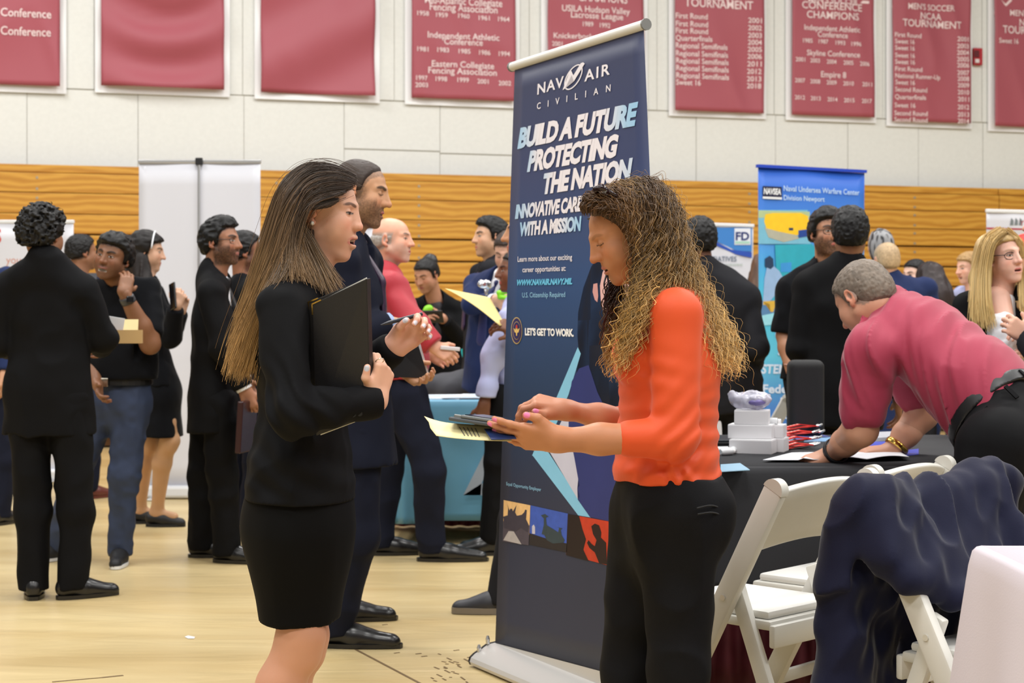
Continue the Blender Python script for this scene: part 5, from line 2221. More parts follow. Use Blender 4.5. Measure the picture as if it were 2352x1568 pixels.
mesh_obj('contents', v, f, mat('bag_purple', (120, 110, 170), rough=.3), bag)
# little bottles
for i, (x, y, an) in enumerate(((1668, 1046, 40), (1656, 1042, 20), (1684, 1042, 75), (1770, 992, 90))):
    p = on_top(x, y) + V(0, 0, .014)
    a = math.radians(an)
    dv = V(math.cos(a), math.sin(a) * .9, 0) * .03
    if i == 3:
        p = on_top(1768, 1036) + V(0, -.01, .112)
        dv = V(.028, -.01, 0)
    mb = MB()
    mb.tube([p - dv, p - dv * .5, p + dv * .9, p + dv * 1.0], [.009, .013, .013, .006], 10)
    bo = autosmooth(mb.build('vial', mat('vial_white', (226, 230, 232), rough=.25)), 50)
    mb = MB()
    mb.tube([p + dv * 1.0, p + dv * 1.35], .009, 10)
    mb.build('cap', mat('vial_cap', (240, 240, 240), rough=.35), bo)
    tag(bo, ('small white vial lying nearest the table edge beside the orange top', 'small white vial half hidden behind the orange top', 'small white vial just left of the stacked boxes', 'small white vial resting on the stacked boxes')[i], 'bottle', 'little white vials')
# red lanyards
lan = mat('red_lanyard', (206, 44, 36), rough=.45)
lan2 = mat('lanyard_text', (236, 170, 160), rough=.5)
for i in range(11):
    y0 = 1036 - i * 2.6
    p0 = on_top(1788 + 6 * (i % 3), y0) + V(0, 0, .006 + .004 * i)
    p1 = on_top(1860 + 5 * (i % 4) + (6 if i > 6 else 0), y0 - 4 + 6 * ((i * 7) % 3 - 1)) + V(0, 0, .010 + .004 * i)
    mid = (p0 + p1) / 2 + V(0, 0, .012 * ((i * 5) % 3) / 2)
    mb = MB()
    mb.bar(p0, mid, .022, .004)
    mb.bar(mid, p1, .022, .004)
    o = mb.build('lanyard', lan)
    tag(o, 'red printed lanyard with a metal clip in the pile on the black table', 'lanyard', 'red lanyards piled on the black table')
    mb = MB()
    for q in range(5):
        e = p0 + (mid - p0) * (.12 + q * .18) + V(0, 0, .0024)
        mb.bar(e, e + (mid - p0) * .11, .010, .0008)
    mb.build('print', lan2, o)
    mb = MB()
    mb.tube([p1, p1 + V(.012, -.01, .004), p1 + V(.022, .006, .006)], .005, 6)
    mb.build('clip', alu, o)
# leaflets at the back and the front
LF = [((1655, 1066), (1700, 1063), (1722, 1078), (1655, 1082), (150, 190, 214), 'pale blue leaflet at the near edge of the black table beside the orange top'),
      ((1770, 1002), (1826, 1004), (1815, 1014), (1765, 1013), (130, 176, 214), 'light blue leaflet behind the small white boxes'),
      ((1815, 998), (1880, 996), (1912, 1003), (1830, 1009), (110, 120, 190), 'violet blue leaflet at the back of the black table'),
      ((1850, 1004), (1915, 1002), (1912, 1012), (1846, 1014), (140, 180, 220), 'pale leaflet just behind the red lanyards'),
      ((2000, 992), (2056, 990), (2050, 1003), (2000, 1006), (196, 196, 204), 'grey printed stack of leaflets left of the gold watch'),
      ((1990, 1014), (2046, 1013), (2042, 1026), (1985, 1026), (72, 84, 190), 'bright blue folder left of the gold watch'),
      ((2075, 1034), (2110, 1030), (2110, 1042), (2075, 1046), (60, 72, 180), 'blue folder at the waist of the bending man')]
for i, (a, b_, c_, d_, col_, lab) in enumerate(LF):
    pts = [on_top(*q, .003 + .012 * (i == 4)) for q in (a, b_, c_, d_)]
    mb = MB()
    v = [V(*q) for q in pts]
    h = .02 if i == 4 else .004
    mb.add(v + [q - V(0, 0, h * .9 if i == 4 else .0025) for q in v], [(0, 1, 2, 3), (7, 6, 5, 4), (0, 4, 5, 1), (1, 5, 6, 2), (2, 6, 7, 3), (3, 7, 4, 0)])
    o = mb.build('leaflet', mat('leaf%d' % i, col_, rough=.35, mottle=.15, mscale=30))
    tag(o, lab, 'leaflet')
# closed laptop at the left back
p = on_top(1672, 1018, .0)
lp = empty('laptop', p, 'closed black laptop behind the orange top on the black table', 'laptop', rz=.1)
mb = MB()
mb.box((0, 0, .008), (.34, .24, .014), bev=.004)
mb.build('base', black_pl, lp)
mb = MB()
mb.box((0, 0, .019), (.34, .24, .008), bev=.003)
mb.build('lid', mat('laptop_lid', (44, 48, 54), rough=.35), lp)

# ------------------------------------------------------------------ white-clothed table, near right
wcl = mat('white_cloth', (206, 198, 206), rough=.7, bump=.15, bscale=250)
p = P(2246, 1255, 3.34)
cloth_table('folding table under the white cloth at the near right corner', p[0], p[0] + 1.8, 2.66, 3.36, p[2], .04, wcl, name='tablecloth', cloth_label='white tablecloth with hanging creased folds, near right corner', amp=.028, fr=17, flare=.05, corner=.045, seed=1.0)
# ------------------------------------------------------------------ the crowd
blk_suit = mat('black_suit', (15, 15, 17), rough=.78, spec=.12, bump=.12, bscale=600)
char_suit = mat('charcoal_suit', (34, 34, 38), rough=.8, spec=.12, bump=.12, bscale=600)
navy_suit = mat('navy_suit', (25, 28, 42), rough=.8, spec=.12, bump=.12, bscale=600)
blue_suit = mat('blue_suit', (34, 46, 84), rough=.75, spec=.12, sheen=.06, bump=.12, bscale=600)
blk_tee = mat('black_tee', (15, 16, 20), rough=.85, spec=.12, sheen=.06)
jeans_m = mat('jeans', (48, 60, 88), rough=.8, mottle=.35, mscale=9)
red_shirt = mat('red_shirt', (170, 34, 50), rough=.6, sheen=.15)
wshirt = mat('white_shirt', (234, 236, 242), rough=.6)
bshirt = mat('pale_blue_shirt', (160, 182, 224), rough=.6)
lav_shirt = mat('lavender_shirt', (176, 184, 226), rough=.6)
leather = mat('black_leather', (20, 19, 20), rough=.28, spec=.6)
belt_m = mat('black_belt', (22, 22, 24), rough=.4)
frame_m = mat('glasses_frame', (30, 24, 24), rough=.35)
metal = mat('bright_metal', (214, 206, 190), rough=.2, metal=1.0)
gold = mat('gold', (226, 184, 92), rough=.2, metal=1.0)
IND = (150, 104, 76)
IND2 = (132, 90, 64)
FAIR = (214, 166, 142)
TAN = (192, 142, 108)
BLKH = (20, 18, 18)


def hair_short(rgb, name, **k):
    d = dict(rgb=rgb, name=name)
    d.update(k)
    return d


SHOE = (leather, dict())

# man in a dark suit, seen from behind at the left
g = Fig(112, 7.1, 1.745, 88, wide=.98)
g.set(head=P(97, 540, 7.08), neck=P(106, 604, 7.06), shR=P(188, 662, 7.08), shL=P(22, 660, 7.08), elR=P(236, 775, 7.15), wrR=P(232, 798, 6.82 + .62), elL=P(2, 790, 7.1), wrL=P(28, 800, 7.42),
      anR=P(166, 1352, 7.08), anL=P(78, 1352, 7.08), knR=P(176, 1175, 7.1), knL=P(74, 1175, 7.1))
g.hy, g.hp = 72, -4
g.toe = {'R': nrm(V(.86, .5, 0)), 'L': nrm(V(-.25, .95, 0))}
suit_man = make_person(g, 'person in a dark suit from behind at the left, curly black hair, holding a box', dict(
    skin=IND, hair=[dict(rgb=BLKH, name='black', thick=.024, amp=.018, freq=62, top=.012, seed=3., low=-.075, res=.0045)],
    hands={'R': dict(curl=(.5, .7)), 'L': dict(curl=(.5, .7))}, cuff=(wshirt, .006),
    wear=[('jacket', blk_suit, dict(hem=.19, vee=False, fold=.009, freq=(5, 5, 4), hips=1.02, t=.016)), ('trousers', blk_suit, dict(r=(.098, .078, .064), fold=.008, freq=(6, 6, 4)))],
    collar=(wshirt, .012), shoes=SHOE))
# tan box with a paper in it
bx = empty('gift_box', P(290, 790, 7.42), 'tan cardboard box with a pale paper in it, held by the left suited person', 'box', rz=.15)
bm_ = mat('tan_card', (190, 156, 104), rough=.6)
for (c, sz, nm) in (((0, 0, .008), (.14, .10, .008), 'bottom'), ((0, -.05, .035), (.14, .004, .062), 'front'), ((0, .05, .035), (.14, .004, .062), 'back'), ((-.07, 0, .035), (.004, .10, .062), 'side'), ((.07, 0, .035), (.004, .10, .062), 'side')):
    mb = MB()
    mb.box(c, sz)
    mb.build(nm, bm_, bx)
mb = MB()
mb.box((-.005, .058, .09), (.11, .004, .055), rotm('X', -25))
mb.build('lid', mat('tan_card2', (226, 206, 150), rough=.6), bx)
mb = MB()
mb.box((-.055, -.02, .085), (.09, .003, .085), rotm('Y', 10) @ rotm('X', 12))
o = mb.build('paper', ppr, bx)

# smiling man in black tee and jeans
g = Fig(280, 8.1, 1.72, 262, wide=1.02)
d = 8.1
g.set(head=P(260, 592, 8.0), neck=P(278, 656, 8.08), shL=P(343, 668, 8.12), shR=P(214, 672, 8.1), elL=P(345, 790, 7.95), wrL=P(286, 674, 7.84), elR=P(205, 800, 8.1), wrR=P(222, 880, 7.95),
      hipL=P(300, 930, 8.1), hipR=P(232, 930, 8.1), knL=P(286, 1090, 8.05), knR=P(172, 1090, 8.1), anL=P(277, 1262, 8.1), anR=P(132, 1258, 8.25), pelvis=P(275, 905, 8.1), waist=P(280, 820, 8.1), chest=P(282, 740, 8.1))
g.hy, g.hp, g.hr = 256, 0, -12
g.toe = {'R': nrm(V(-.5, -.8, 0)), 'L': nrm(V(.12, -1, 0))}
smile = make_person(g, 'person smiling with a hand on the neck, black tee shirt, watch and blue jeans', dict(
    skin=IND2, face=dict(smile=1.0, nose=.6, beard=.35, beard_c=(48, 36, 30), fw=1.06, jw=1.1, brow_c=(24, 20, 18), brow_w=.0048, lid=.7, lip=(140, 84, 74)), hres=.0026,
    hair=[dict(rgb=(24, 23, 24), name='black', thick=.020, amp=.008, freq=40, top=.010, hairline=.062, seed=8.)], bare_arm=True, arm_r=(.05, .050, .036),
    hands={'L': dict(dir=P(299, 600, 7.93) - P(286, 674, 7.84), back=(.55, -.8, -.1), curl=(.35, .5)), 'R': dict(curl=(.4, .5))},
    wear=[('tee', blk_tee, dict(fold=.008, freq=(6, 6, 6), hem=-.085, t=.010, to=dict(L=.38, R=.40), belly=.03)), ('trousers', jeans_m, dict(r=(.098, .078, .062), fold=.008, freq=(10, 10, 10)))],
    shoes=(mat('black_sneaker', (22, 22, 26), rough=.6), dict(m2=mat('white_sole', (226, 226, 226), rough=.5)))))
# belt and watch
mb = MB()
c0 = g.J['pelvis'] + V(0, 0, .075)
R = g.torsoR()
pts = [c0 + R[:, 0] * .163 * math.cos(t) + R[:, 1] * .128 * math.sin(t) for t in np.linspace(0, 2 * math.pi, 33)]
for i in range(32):
    mb.bar(pts[i], pts[i + 1] + (pts[i + 1] - pts[i]) * .05, .008, .042, up=(0, 0, 1))
mb.build('belt', belt_m, smile)
mb = MB()
mb.box(P(238, 878, 7.955), (.045, .012, .045), bev=.004)
mb.build('belt_buckle', metal, smile)


def wristband(g, b, a, m, nm='watch', r=.040, w=.026, face=True, fr=.10):
    el, wr = g.J['el' + a], g.J['wr' + a]
    d_ = nrm(el - wr)
    mb = MB()
    c_ = wr + d_ * .035
    mb.tube([c_ - d_ * w / 2, c_ - d_ * w * .3, c_ + d_ * w * .3, c_ + d_ * w / 2], [r * .96, r, r, r * .96], 18, cap=False)
    o_ = mb.build(nm, m, b, smooth=True)
    solidify(o_, .004)
    return o_, c_, d_


wo, c_, d_ = wristband(g, smile, 'L', mat('watch_grey', (62, 64, 68), rough=.4), r=.038, w=.036)
mb = MB()
mb.box(c_ + V(.02, -.034, 0), (.036, .014, .036), frame(V(.5, -.85, 0), V(0, 0, 1)), bev=.006)
mb.build('watch_face', mat('watch_black', (16, 16, 18), rough=.2), wo)

# woman in a black skirt with a phone
g = Fig(350, 9.5, 1.74, 8, wide=.86, stance=.06)
g.set(head=P(336, 578, 9.5), neck=P(334, 640, 9.5), shR=P(345, 672, 9.36), shL=P(352, 672, 9.66), elR=P(392, 775, 9.34), wrR=P(404, 705, 9.25), elL=P(395, 770, 9.7), wrL=P(415, 715, 9.6), pelvis=P(368, 880, 9.5), waist=P(352, 800, 9.5), chest=P(350, 725, 9.5),
      hipR=P(380, 900, 9.42), hipL=P(360, 900, 9.58), knR=P(390, 1012, 9.45), knL=P(346, 1012, 9.6), anR=P(362, 1165, 9.6), anL=P(322, 1160, 9.75))
g.hy, g.hp = 8, -8
skw = make_person(g, 'person in a black blouse and black skirt with long dark hair, holding a phone', dict(
    skin=(204, 160, 132), hs=.96, face=dict(fw=.94, nose=.7, jw=.85), bare_leg=True, leg_skin=(196, 152, 114), hand_s=.9,
    hair=[dict(rgb=(26, 20, 20), name='dark', thick=.020, amp=.006, freq=30, hairline=.06, low=-.2, seed=2.)],
    hands={'R': dict(dir=(.3, .2, .9), back=(.3, -.9, 0), curl=(.6, .7)), 'L': dict(dir=(.3, -.2, .9), curl=(.6, .7))},
    wear=[('shirt', blk_tee, dict(hem=.02, t=.008, bust=.02, fold=.006, waist=.125)), ('skirt', blk_tee, dict(hem=P(380, 1002, 9.5)[2], hips=1.0, hw=.185, fold=.003, seat=.05))],
    shoes=(mat('black_flat', (18, 18, 20), rough=.55), dict(low=True, heelh=.03, L=.25, w=.042))))
g_sk = g
s = Sdf()
s.chain([P(318, 570, 9.55), P(312, 640, 9.58), P(338, 720, 9.58), P(372, 770, 9.5)], [.075, .088, .07, .03], k=.05)
s.rc(P(318, 560, 9.5), P(330, 660, 9.42), .06, .05, k=.04)
v, f = s.mesh(.008, disp=lambda p: .010 * (1 - 2 * np.abs(vnoise(p * V(34, 34, 4)))))
c = np.tile(V(srgb(30, 23, 22)), (len(v), 1)) * (1 + .4 * vnoise(v * V(60, 60, 5)))[:, None]
c = blend(c, V(srgb(58, 34, 26)), ss(P(0, 640, 9.5)[2], P(0, 760, 9.5)[2], v[:, 2]))
mesh_obj('long_hair', v, f, mat('hair_dark', attr=True), skw, col=c)
mb = MB()
Rh = g.headR()
pts = [g.J['head'] + Rh @ V(.088 * math.cos(t), .035, .03 + .098 * math.sin(t)) for t in np.linspace(-.1, math.pi + .1, 16)]
mb.tube(pts, .005, 6)
mb.build('hairband', wshirt, skw, smooth=True)
mb = MB()
p = P(397, 680, 9.20)
mb.box(p, (.012, .078, .155), frame(V(.75, .5, 0), nrm(V(-.35, 0, 1))) @ rotm('Z', 90), bev=.004)
tag(mb.build('phone', mat('phone_black', (14, 14, 16), rough=.2)), 'black phone held up by the person in the black skirt', 'phone')

# man with glasses in a black suit
g = Fig(488, 8.2, 1.775, -6, wide=.98)
g.set(head=P(506, 558, 8.2), neck=P(492, 632, 8.2), shR=P(484, 672, 8.02), shL=P(500, 672, 8.38), elR=P(512, 800, 7.98), wrR=P(562, 894, 8.0), elL=P(525, 790, 8.45), wrL=P(560, 870, 8.4), chest=P(492, 745, 8.2), waist=P(492, 835, 8.2), pelvis=P(492, 915, 8.2),
      hipR=P(500, 925, 8.1), hipL=P(480, 925, 8.3), knR=P(510, 1090, 8.12), knL=P(466, 1090, 8.3), anR=P(520, 1262, 8.15), anL=P(464, 1250, 8.34))
g.hy, g.hp = -16, 2
glm = make_person(g, 'person in a black suit with glasses and beard before the tall white stand', dict(
    skin=(158, 110, 84), hres=.0036, face=dict(beard=.9, beard_c=(30, 24, 22), nose=.6, brow_c=(22, 18, 18), lip=(170, 104, 96), brow_w=.0046),
    hair=[dict(rgb=(18, 18, 20), name='black', thick=.012, amp=.007, freq=50, top=.026, seed=5., low=-.06, hairline=.07)],
    hands={'R': dict(dir=(.35, 0, -1), curl=(.7, .8))}, cuff=(wshirt, .014),
    wear=[('jacket', blk_suit, dict(hem=.17, fold=.008, freq=(5, 5, 4), t=.014)), ('trousers', blk_suit, dict(r=(.095, .075, .068), fold=.010, freq=(7, 7, 5)))],
    collar=(wshirt, .03), bib=(wshirt, mat('dark_tie', (24, 22, 26), rough=.5)), shoes=(leather, dict(L=.31))))
glasses(g.J['head'], g.headR(), .99, glm, frame_m)
mb = MB()
p = P(566, 978, 8.0)
mb.box(p, (.030, .24, .26), frame(V(.15, 1, 0), nrm(V(.06, 0, 1))), bev=.006)
tag(mb.build('portfolio', mat('dark_leather', (48, 20, 22), rough=.3)), 'dark red-brown portfolio hanging from the hand of the man with glasses', 'folder')

# man behind him
g = Fig(566, 9.1, 1.74, 30, wide=.95)
g.set(head=P(562, 580, 9.1))
g.hy = 20
make_person(g, 'person in a black shirt half hidden behind the man with glasses', dict(
    skin=(150, 100, 74), face=dict(beard=.7, beard_c=(28, 22, 20)), hair=[dict(rgb=BLKH, name='black', thick=.014, amp=.006, freq=60, seed=1.)],
    bare_arm=True, wear=[('tee', blk_tee, dict(t=.010)), ('trousers', navy_suit, dict())], shoes=(mat('brown_shoe', (96, 44, 34), rough=.4), dict(m2=mat('tan_sole', (190, 160, 120), rough=.6)))))

# person at the left edge
g = Fig(-62, 9.7, 1.76, 80, wide=1.1)
g.set(shR=P(15, 640, 9.7), elR=P(24, 760, 9.7), wrR=P(10, 860, 9.6), anR=P(0, 1190, 9.68), knR=P(8, 1060, 9.7))
make_person(g, 'person in a navy jacket cut off by the left edge of the view', dict(
    skin=TAN, hair=[dict(rgb=BLKH, name='black', thick=.014)], wear=[('jacket', blue_suit, dict(vee=False)), ('trousers', navy_suit, dict())], shoes=SHOE))

# man with a rucksack strap
g = Fig(186, 11.2, 1.82, 60, wide=1.0)
g.set(head=P(188, 580, 11.2))
g.hy = 40
bp_ = make_person(g, 'person in a blue shirt with a dark shoulder strap, behind the smiling man', dict(
    skin=IND, hair=[dict(rgb=(28, 26, 26), name='black', thick=.012)], wear=[('shirt', blue_suit, dict()), ('trousers', navy_suit, dict())], collar=(wshirt, .0), shoes=(mat('brown_shoe', ()), dict())))
J = g.J
mb = MB()
pts = [J['shR'] + V(-.04, -.02, .09), J['shR'] + V(-.04, -.10, .02), J['shR'] + V(-.05, -.15, -.12), J['shR'] + V(-.05, -.15, -.3)]
for i in range(3):
    mb.bar(pts[i], pts[i + 1], .07, .02, up=(0, -1, .2), bev=.004)
mb.build('shoulder_strap', mat('strap', (52, 52, 58), rough=.8), bp_)

# navy suit behind the young woman
g = Fig(805, 6.05, 1.85, -4, wide=1.05)
g.set(head=P(827, 444, 6.05), neck=P(790, 545, 6.08), shR=P(780, 605, 5.88), shL=P(830, 600, 6.25), chest=P(808, 690, 6.05), waist=P(812, 830, 6.05), pelvis=P(812, 950, 6.05), elR=P(800, 770, 5.86), wrR=P(890, 745, 5.95), elL=P(850, 790, 6.3), wrL=P(920, 842, 6.12),
      hipR=P(815, 990, 5.95), hipL=P(810, 990, 6.15), knR=P(815, 1230, 5.95), knL=P(812, 1210, 6.4), anR=P(766, 1440, 6.02), anL=P(766, 1370, 6.55))
g.hy, g.hp = -8, -10
g.toe = {'R': nrm(V(1, -.10, 0)), 'L': nrm(V(1, .05, 0))}
navy = make_person(g, 'person in a navy suit and tie with a short beard, behind the long-haired woman', dict(
    skin=(208, 158, 122), hres=.003, face=dict(open=.004, beard=.75, beard_c=(62, 46, 38), nose=.7, scalp=(92, 72, 60), scalp_a=.75, hairline=.072,  brow_c=(34, 26, 22), brow_w=.0045, lid=.35, lip=(190, 104, 108)),
    hair=[dict(rgb=(58, 47, 42), name='buzz', thick=.006, amp=.0012, freq=160, hairline=.072, res=.0035, jit=.1, taper=.05)],
    hands={'R': dict(dir=(1, .1, -.05), back=(0, -.5, .85), curl=(.35, .5)), 'L': dict(dir=(.7, -.1, -.45), back=(0, .6, -.6), curl=(.7, .8))},
    cuff=(bshirt, .022), cuff_on='R',
    wear=[('jacket', navy_suit, dict(hem=.20, fold=.008, freq=(5, 5, 3.5), t=.016, vee_z=.16)), ('trousers', navy_suit, dict(r=(.098, .080, .070), fold=.010, freq=(6, 6, 4)))],
    collar=(bshirt, .03), bib=(bshirt, mat('plum_tie', (58, 40, 64), rough=.4, mottle=.4, mscale=40)), shoes=(leather, dict(L=.33, H=.09))))
# lapel edge
# the black folder with a white page in his left hand
fo = empty('folder', P(945, 838, 6.12), 'black folder with a white page, held behind the young woman\'s raised hand', 'folder')
FP = Plane(P(905, 800, 6.0), P(985, 866, 6.16), P(905, 868, 6.02))
mb = MB()
qa = [P(880, 770, 6.02), P(960, 790, 6.1), P(984, 868, 6.12), P(905, 866, 6.03)]
mb.add(qa + [q + V(0, .006, 0) for q in qa], [(0, 1, 2, 3), (7, 6, 5, 4), (0, 4, 5, 1), (1, 5, 6, 2), (2, 6, 7, 3), (3, 7, 4, 0)])
keep(mb.build('cover', blk_suit if False else mat('folder_black', (18, 18, 20), rough=.45)), fo)
mb = MB()
qa = [P(950, 760, 6.14), P(964, 785, 6.14), P(988, 868, 6.15), P(980, 866, 6.15)]
mb.add(qa + [q + V(0, .003, 0) for q in qa], [(0, 1, 2, 3), (7, 6, 5, 4), (0, 4, 5, 1), (1, 5, 6, 2), (2, 6, 7, 3), (3, 7, 4, 0)])
keep(mb.build('page', ppr), fo)

# man in the red shirt
g = Fig(915, 8.3, 1.80, -4, wide=1.12)
g.set(head=P(900, 552, 8.3), neck=P(878, 622, 8.32), shR=P(898, 660, 8.10), shL=P(890, 650, 8.55), chest=P(892, 725, 8.3), waist=P(900, 815, 8.3), pelvis=P(915, 895, 8.3), elR=P(950, 748, 8.02), wrR=P(996, 794, 8.0), elL=P(925, 760, 8.6), wrL=P(985, 810, 8.4),
      hipR=P(935, 915, 8.2), hipL=P(905, 915, 8.42), knR=P(985, 1085, 8.15), knL=P(890, 1080, 8.45), anR=P(990, 1258, 8.2), anL=P(872, 1245, 8.42))
g.hy, g.hp = -14, 0
g.toe = {'R': nrm(V(1, -.02, 0)), 'L': nrm(V(1, .1, 0))}
red = make_person(g, 'person in a dark red shirt with grey hair and goatee, striding right', dict(
    skin=(222, 166, 140), hres=.0034, face=dict(beard=.32, beard_c=(190, 186, 182), nose=.6, brow_c=(120, 104, 96), jw=1.12, fw=1.05, lid=.8),
    hair=[dict(rgb=(164, 156, 150), name='grey', thick=.006, amp=.002, freq=120, res=.0045, bald=True)],
    hands={'R': dict(dir=(.8, -.1, -.5), back=(.1, -.9, .3), curl=(.6, .6)), 'L': dict(dir=(.8, -.1, -.4), curl=(.6, .6))},
    wear=[('shirt', red_shirt, dict(hem=-.045, t=.016, fold=.016, freq=(5, 5, 4), belly=.05, r=(.070, .066, .052))), ('trousers', navy_suit, dict(r=(.105, .082, .068), fold=.010, freq=(6, 6, 4), hips=1.1))],
    shoes=(leather, dict(L=.37, H=.085, w=.050))))
s = Sdf()
J = g.J
s.rc(J['neck'] + V(-.01, 0, -.045), J['neck'] + V(.005, 0, .022), .080, .070, k=.01)
s.rc(J['neck'] + V(0, 0, -.1), J['neck'] + V(.03, 0, .15), .062, .062, k=.002, neg=True)
s.cut(J['neck'] + V(0, 0, .02), nrm(V(.3, 0, 1)))
v, f = s.mesh(.006)
mesh_obj('shirt_collar', v, f, red_shirt, red)
mb = MB()
mb.box(P(1034, 800, 7.98), (.10, .012, .02), frame(V(-.2, 1, 0), V(0.1, 0, 1)), bev=.004)
tag(mb.build('phone', mat('pale_phone', (212, 206, 210), rough=.3)), 'pale phone pointing right from the hand of the red-shirted man', 'phone')
# the bald crown shows: keep only the fringe of hair
# woman looking at a tablet
g = Fig(1008, 11.3, 1.72, 250, wide=.92)
g.set(head=P(980, 632, 11.15), neck=P(1000, 690, 11.25), shR=P(958, 705, 11.30), shL=P(1046, 712, 11.30), elL=P(1056, 780, 11.20), wrL=P(1018, 732, 11.00), elR=P(958, 790, 11.20), wrR=P(975, 742, 10.95))
g.hy, g.hp = 236, -24
ph = make_person(g, 'person in a black suit with hair tied up, looking down at a small tablet', dict(
    skin=(188, 136, 108), face=dict(fw=.98, lid=.2, lip=(160, 80, 84), nose=.8), hair=[dict(rgb=(26, 24, 26), name='black', thick=.010, amp=.003, freq=40, hairline=.066, low=-.05)],
    hands={'L': dict(dir=(-.8, -.3, .2), curl=(.6, .6)), 'R': dict(dir=(.3, -.4, .4), curl=(.6, .6))},
    wear=[('jacket', blk_suit, dict(bust=.015)), ('trousers', blk_suit, dict())], bib=(mat('dark_blouse', (44, 40, 44), rough=.7), None), shoes=SHOE))
s = Sdf()
Rh = g.headR()
s.el(g.J['head'] + Rh @ V(0, -.075, .075), (.055, .05, .055))
v, f = s.mesh(.008, disp=lambda p: .004 * vnoise(p * 60))
mesh_obj('hair_bun', v, f, hair_mat('bun_black', (26, 24, 26)), ph)
mb = MB()
mb.box(P(990, 727, 10.90), (.17, .012, .10), frame(V(.2, 1, .7), V(0, 0, 1)), bev=.004)
tag(mb.build('tablet', mat('tablet_dark', (24, 24, 28), rough=.3)), 'small dark tablet in the hands of the person with tied-up hair', 'tablet')
s = Sdf()
s.el(P(985, 708, 11.00), (.03, .02, .025))
s.el(P(978, 716, 11.00), (.022, .02, .03))
v, f = s.mesh(.005)
tag(mesh_obj('hand_clapper', v, f, mat('lime_green', (140, 222, 40), rough=.4)), 'lime green toy above the small dark tablet', 'toy', 'lime green hand clappers')

# young man in black suit facing left
g = Fig(1112, 10.35, 1.91, 190, wide=.95)
g.set(head=P(1128, 546, 10.35), neck=P(1136, 606, 10.37))
g.hy = 200
make_person(g, 'person in a black suit, white shirt and tie looking left, before the bleachers', dict(
    skin=(214, 168, 136), hres=.0036, face=dict(brow_c=(24, 20, 20), brow_w=.0046, beard=.2, nose=.6), hair=[dict(rgb=(20, 19, 20), name='black', thick=.012, amp=.004, freq=60, top=.014)],
    wear=[('jacket', char_suit, dict()), ('trousers', char_suit, dict())], collar=(wshirt, .03), bib=(wshirt, mat('purple_tie', (60, 40, 74), rough=.5)), shoes=SHOE))
# navy suit with silver balloon
g = Fig(1136, 9.8, 1.80, 215, wide=1.05)
g.set(head=P(1168, 578, 9.55), neck=P(1158, 636, 9.67), shR=P(1092, 655, 9.90), shL=P(1190, 650, 9.70), elR=P(1084, 700, 9.65), wrR=P(1134, 690, 9.45), chest=P(1140, 700, 9.75))
g.hy, g.hp = 250, -28
make_person(g, 'person in a blue suit looking down, beside the silver balloon', dict(
    skin=(214, 168, 144), face=dict(lid=.3), hair=[dict(rgb=(58, 46, 40), name='brown', thick=.008, amp=.003, freq=80)],
    hands={'R': dict(dir=(1, -.2, 0), curl=(.7, .7))}, cuff=(wshirt, .03), cuff_on='R',
    wear=[('jacket', blue_suit, dict()), ('trousers', blue_suit, dict())], collar=(wshirt, .03), bib=(wshirt, mat('blue_tie', (40, 46, 96), rough=.5)), shoes=SHOE))
s = Sdf()
s.el(P(1114, 653, 9.30), (.040, .02, .030), k=.01)
s.rc(P(1116, 668, 9.30), P(1117, 676, 9.30), .012, .006, k=.01)
v, f = s.mesh(.004, disp=lambda p: .006 * vnoise(p * 60))
tag(mesh_obj('balloon', v, f, mat('silver_foil', (214, 216, 220), rough=.18, metal=.9)), 'small silver foil balloon before the blue-suited person', 'balloon')
s = Sdf()
s.rc(P(1146, 672, 9.37), P(1172, 668, 9.37), .014, .014, k=.01)
s.rc(P(1148, 682, 9.37), P(1170, 684, 9.37), .013, .013, k=.01)
s.rc(P(1146, 672, 9.37), P(1148, 682, 9.37), .012, .012, k=.01)
v, f = s.mesh(.004)
tag(mesh_obj('hand_clapper', v, f, mat('lime_green', ())), 'lime green toy in the hand of the blue-suited person', 'toy', 'lime green hand clappers')

# blue shirt man with yellow paper
g = Fig(1166, 8.6, 1.66, 186, wide=1.0)
g.set(head=P(1186, 625, 8.55), neck=P(1196, 690, 8.6), shR=P(1190, 735, 8.82), shL=P(1172, 735, 8.42), chest=P(1184, 770, 8.6), waist=P(1180, 835, 8.6), pelvis=P(1176, 900, 8.6), elL=P(1132, 820, 8.36), wrL=P(1112, 926, 8.34), elR=P(1178, 830, 8.7), wrR=P(1192, 757, 8.2),
      anR=P(1150, 1228, 8.58), anL=P(1128, 1232, 8.42), knL=P(1140, 1060, 8.42), knR=P(1160, 1060, 8.60), hipL=P(1150, 920, 8.45), hipR=P(1170, 920, 8.6))
g.hy = 190
g.toe = {'R': nrm(V(-1, -.1, 0)), 'L': nrm(V(-1, -.1, 0))}
make_person(g, 'person in a pale blue shirt reading a yellow sheet, half behind the navy stand', dict(
    skin=(112, 72, 52), face=dict(brow_c=(20, 16, 16)), hair=[dict(rgb=BLKH, name='black', thick=.008, amp=.002)],
    hands={'L': dict(dir=(-.1, 0, -1), curl=(.6, .7)), 'R': dict(dir=(-.85, -.1, .25), back=(.1, -.7, .6), curl=(.7, .6), S=1.1)},
    wear=[('shirt', lav_shirt, dict(fold=.016, freq=(6, 6, 5), t=.012, r=(.066, .058, .050), belly=.03, hem=.03)), ('trousers', blk_suit, dict())], shoes=(leather, dict(L=.32))))
mb = MB()
ya = [P(1022, 662, 8.0), P(1125, 683, 8.35), P(1160, 745, 8.28), P(1148, 748, 8.1)]


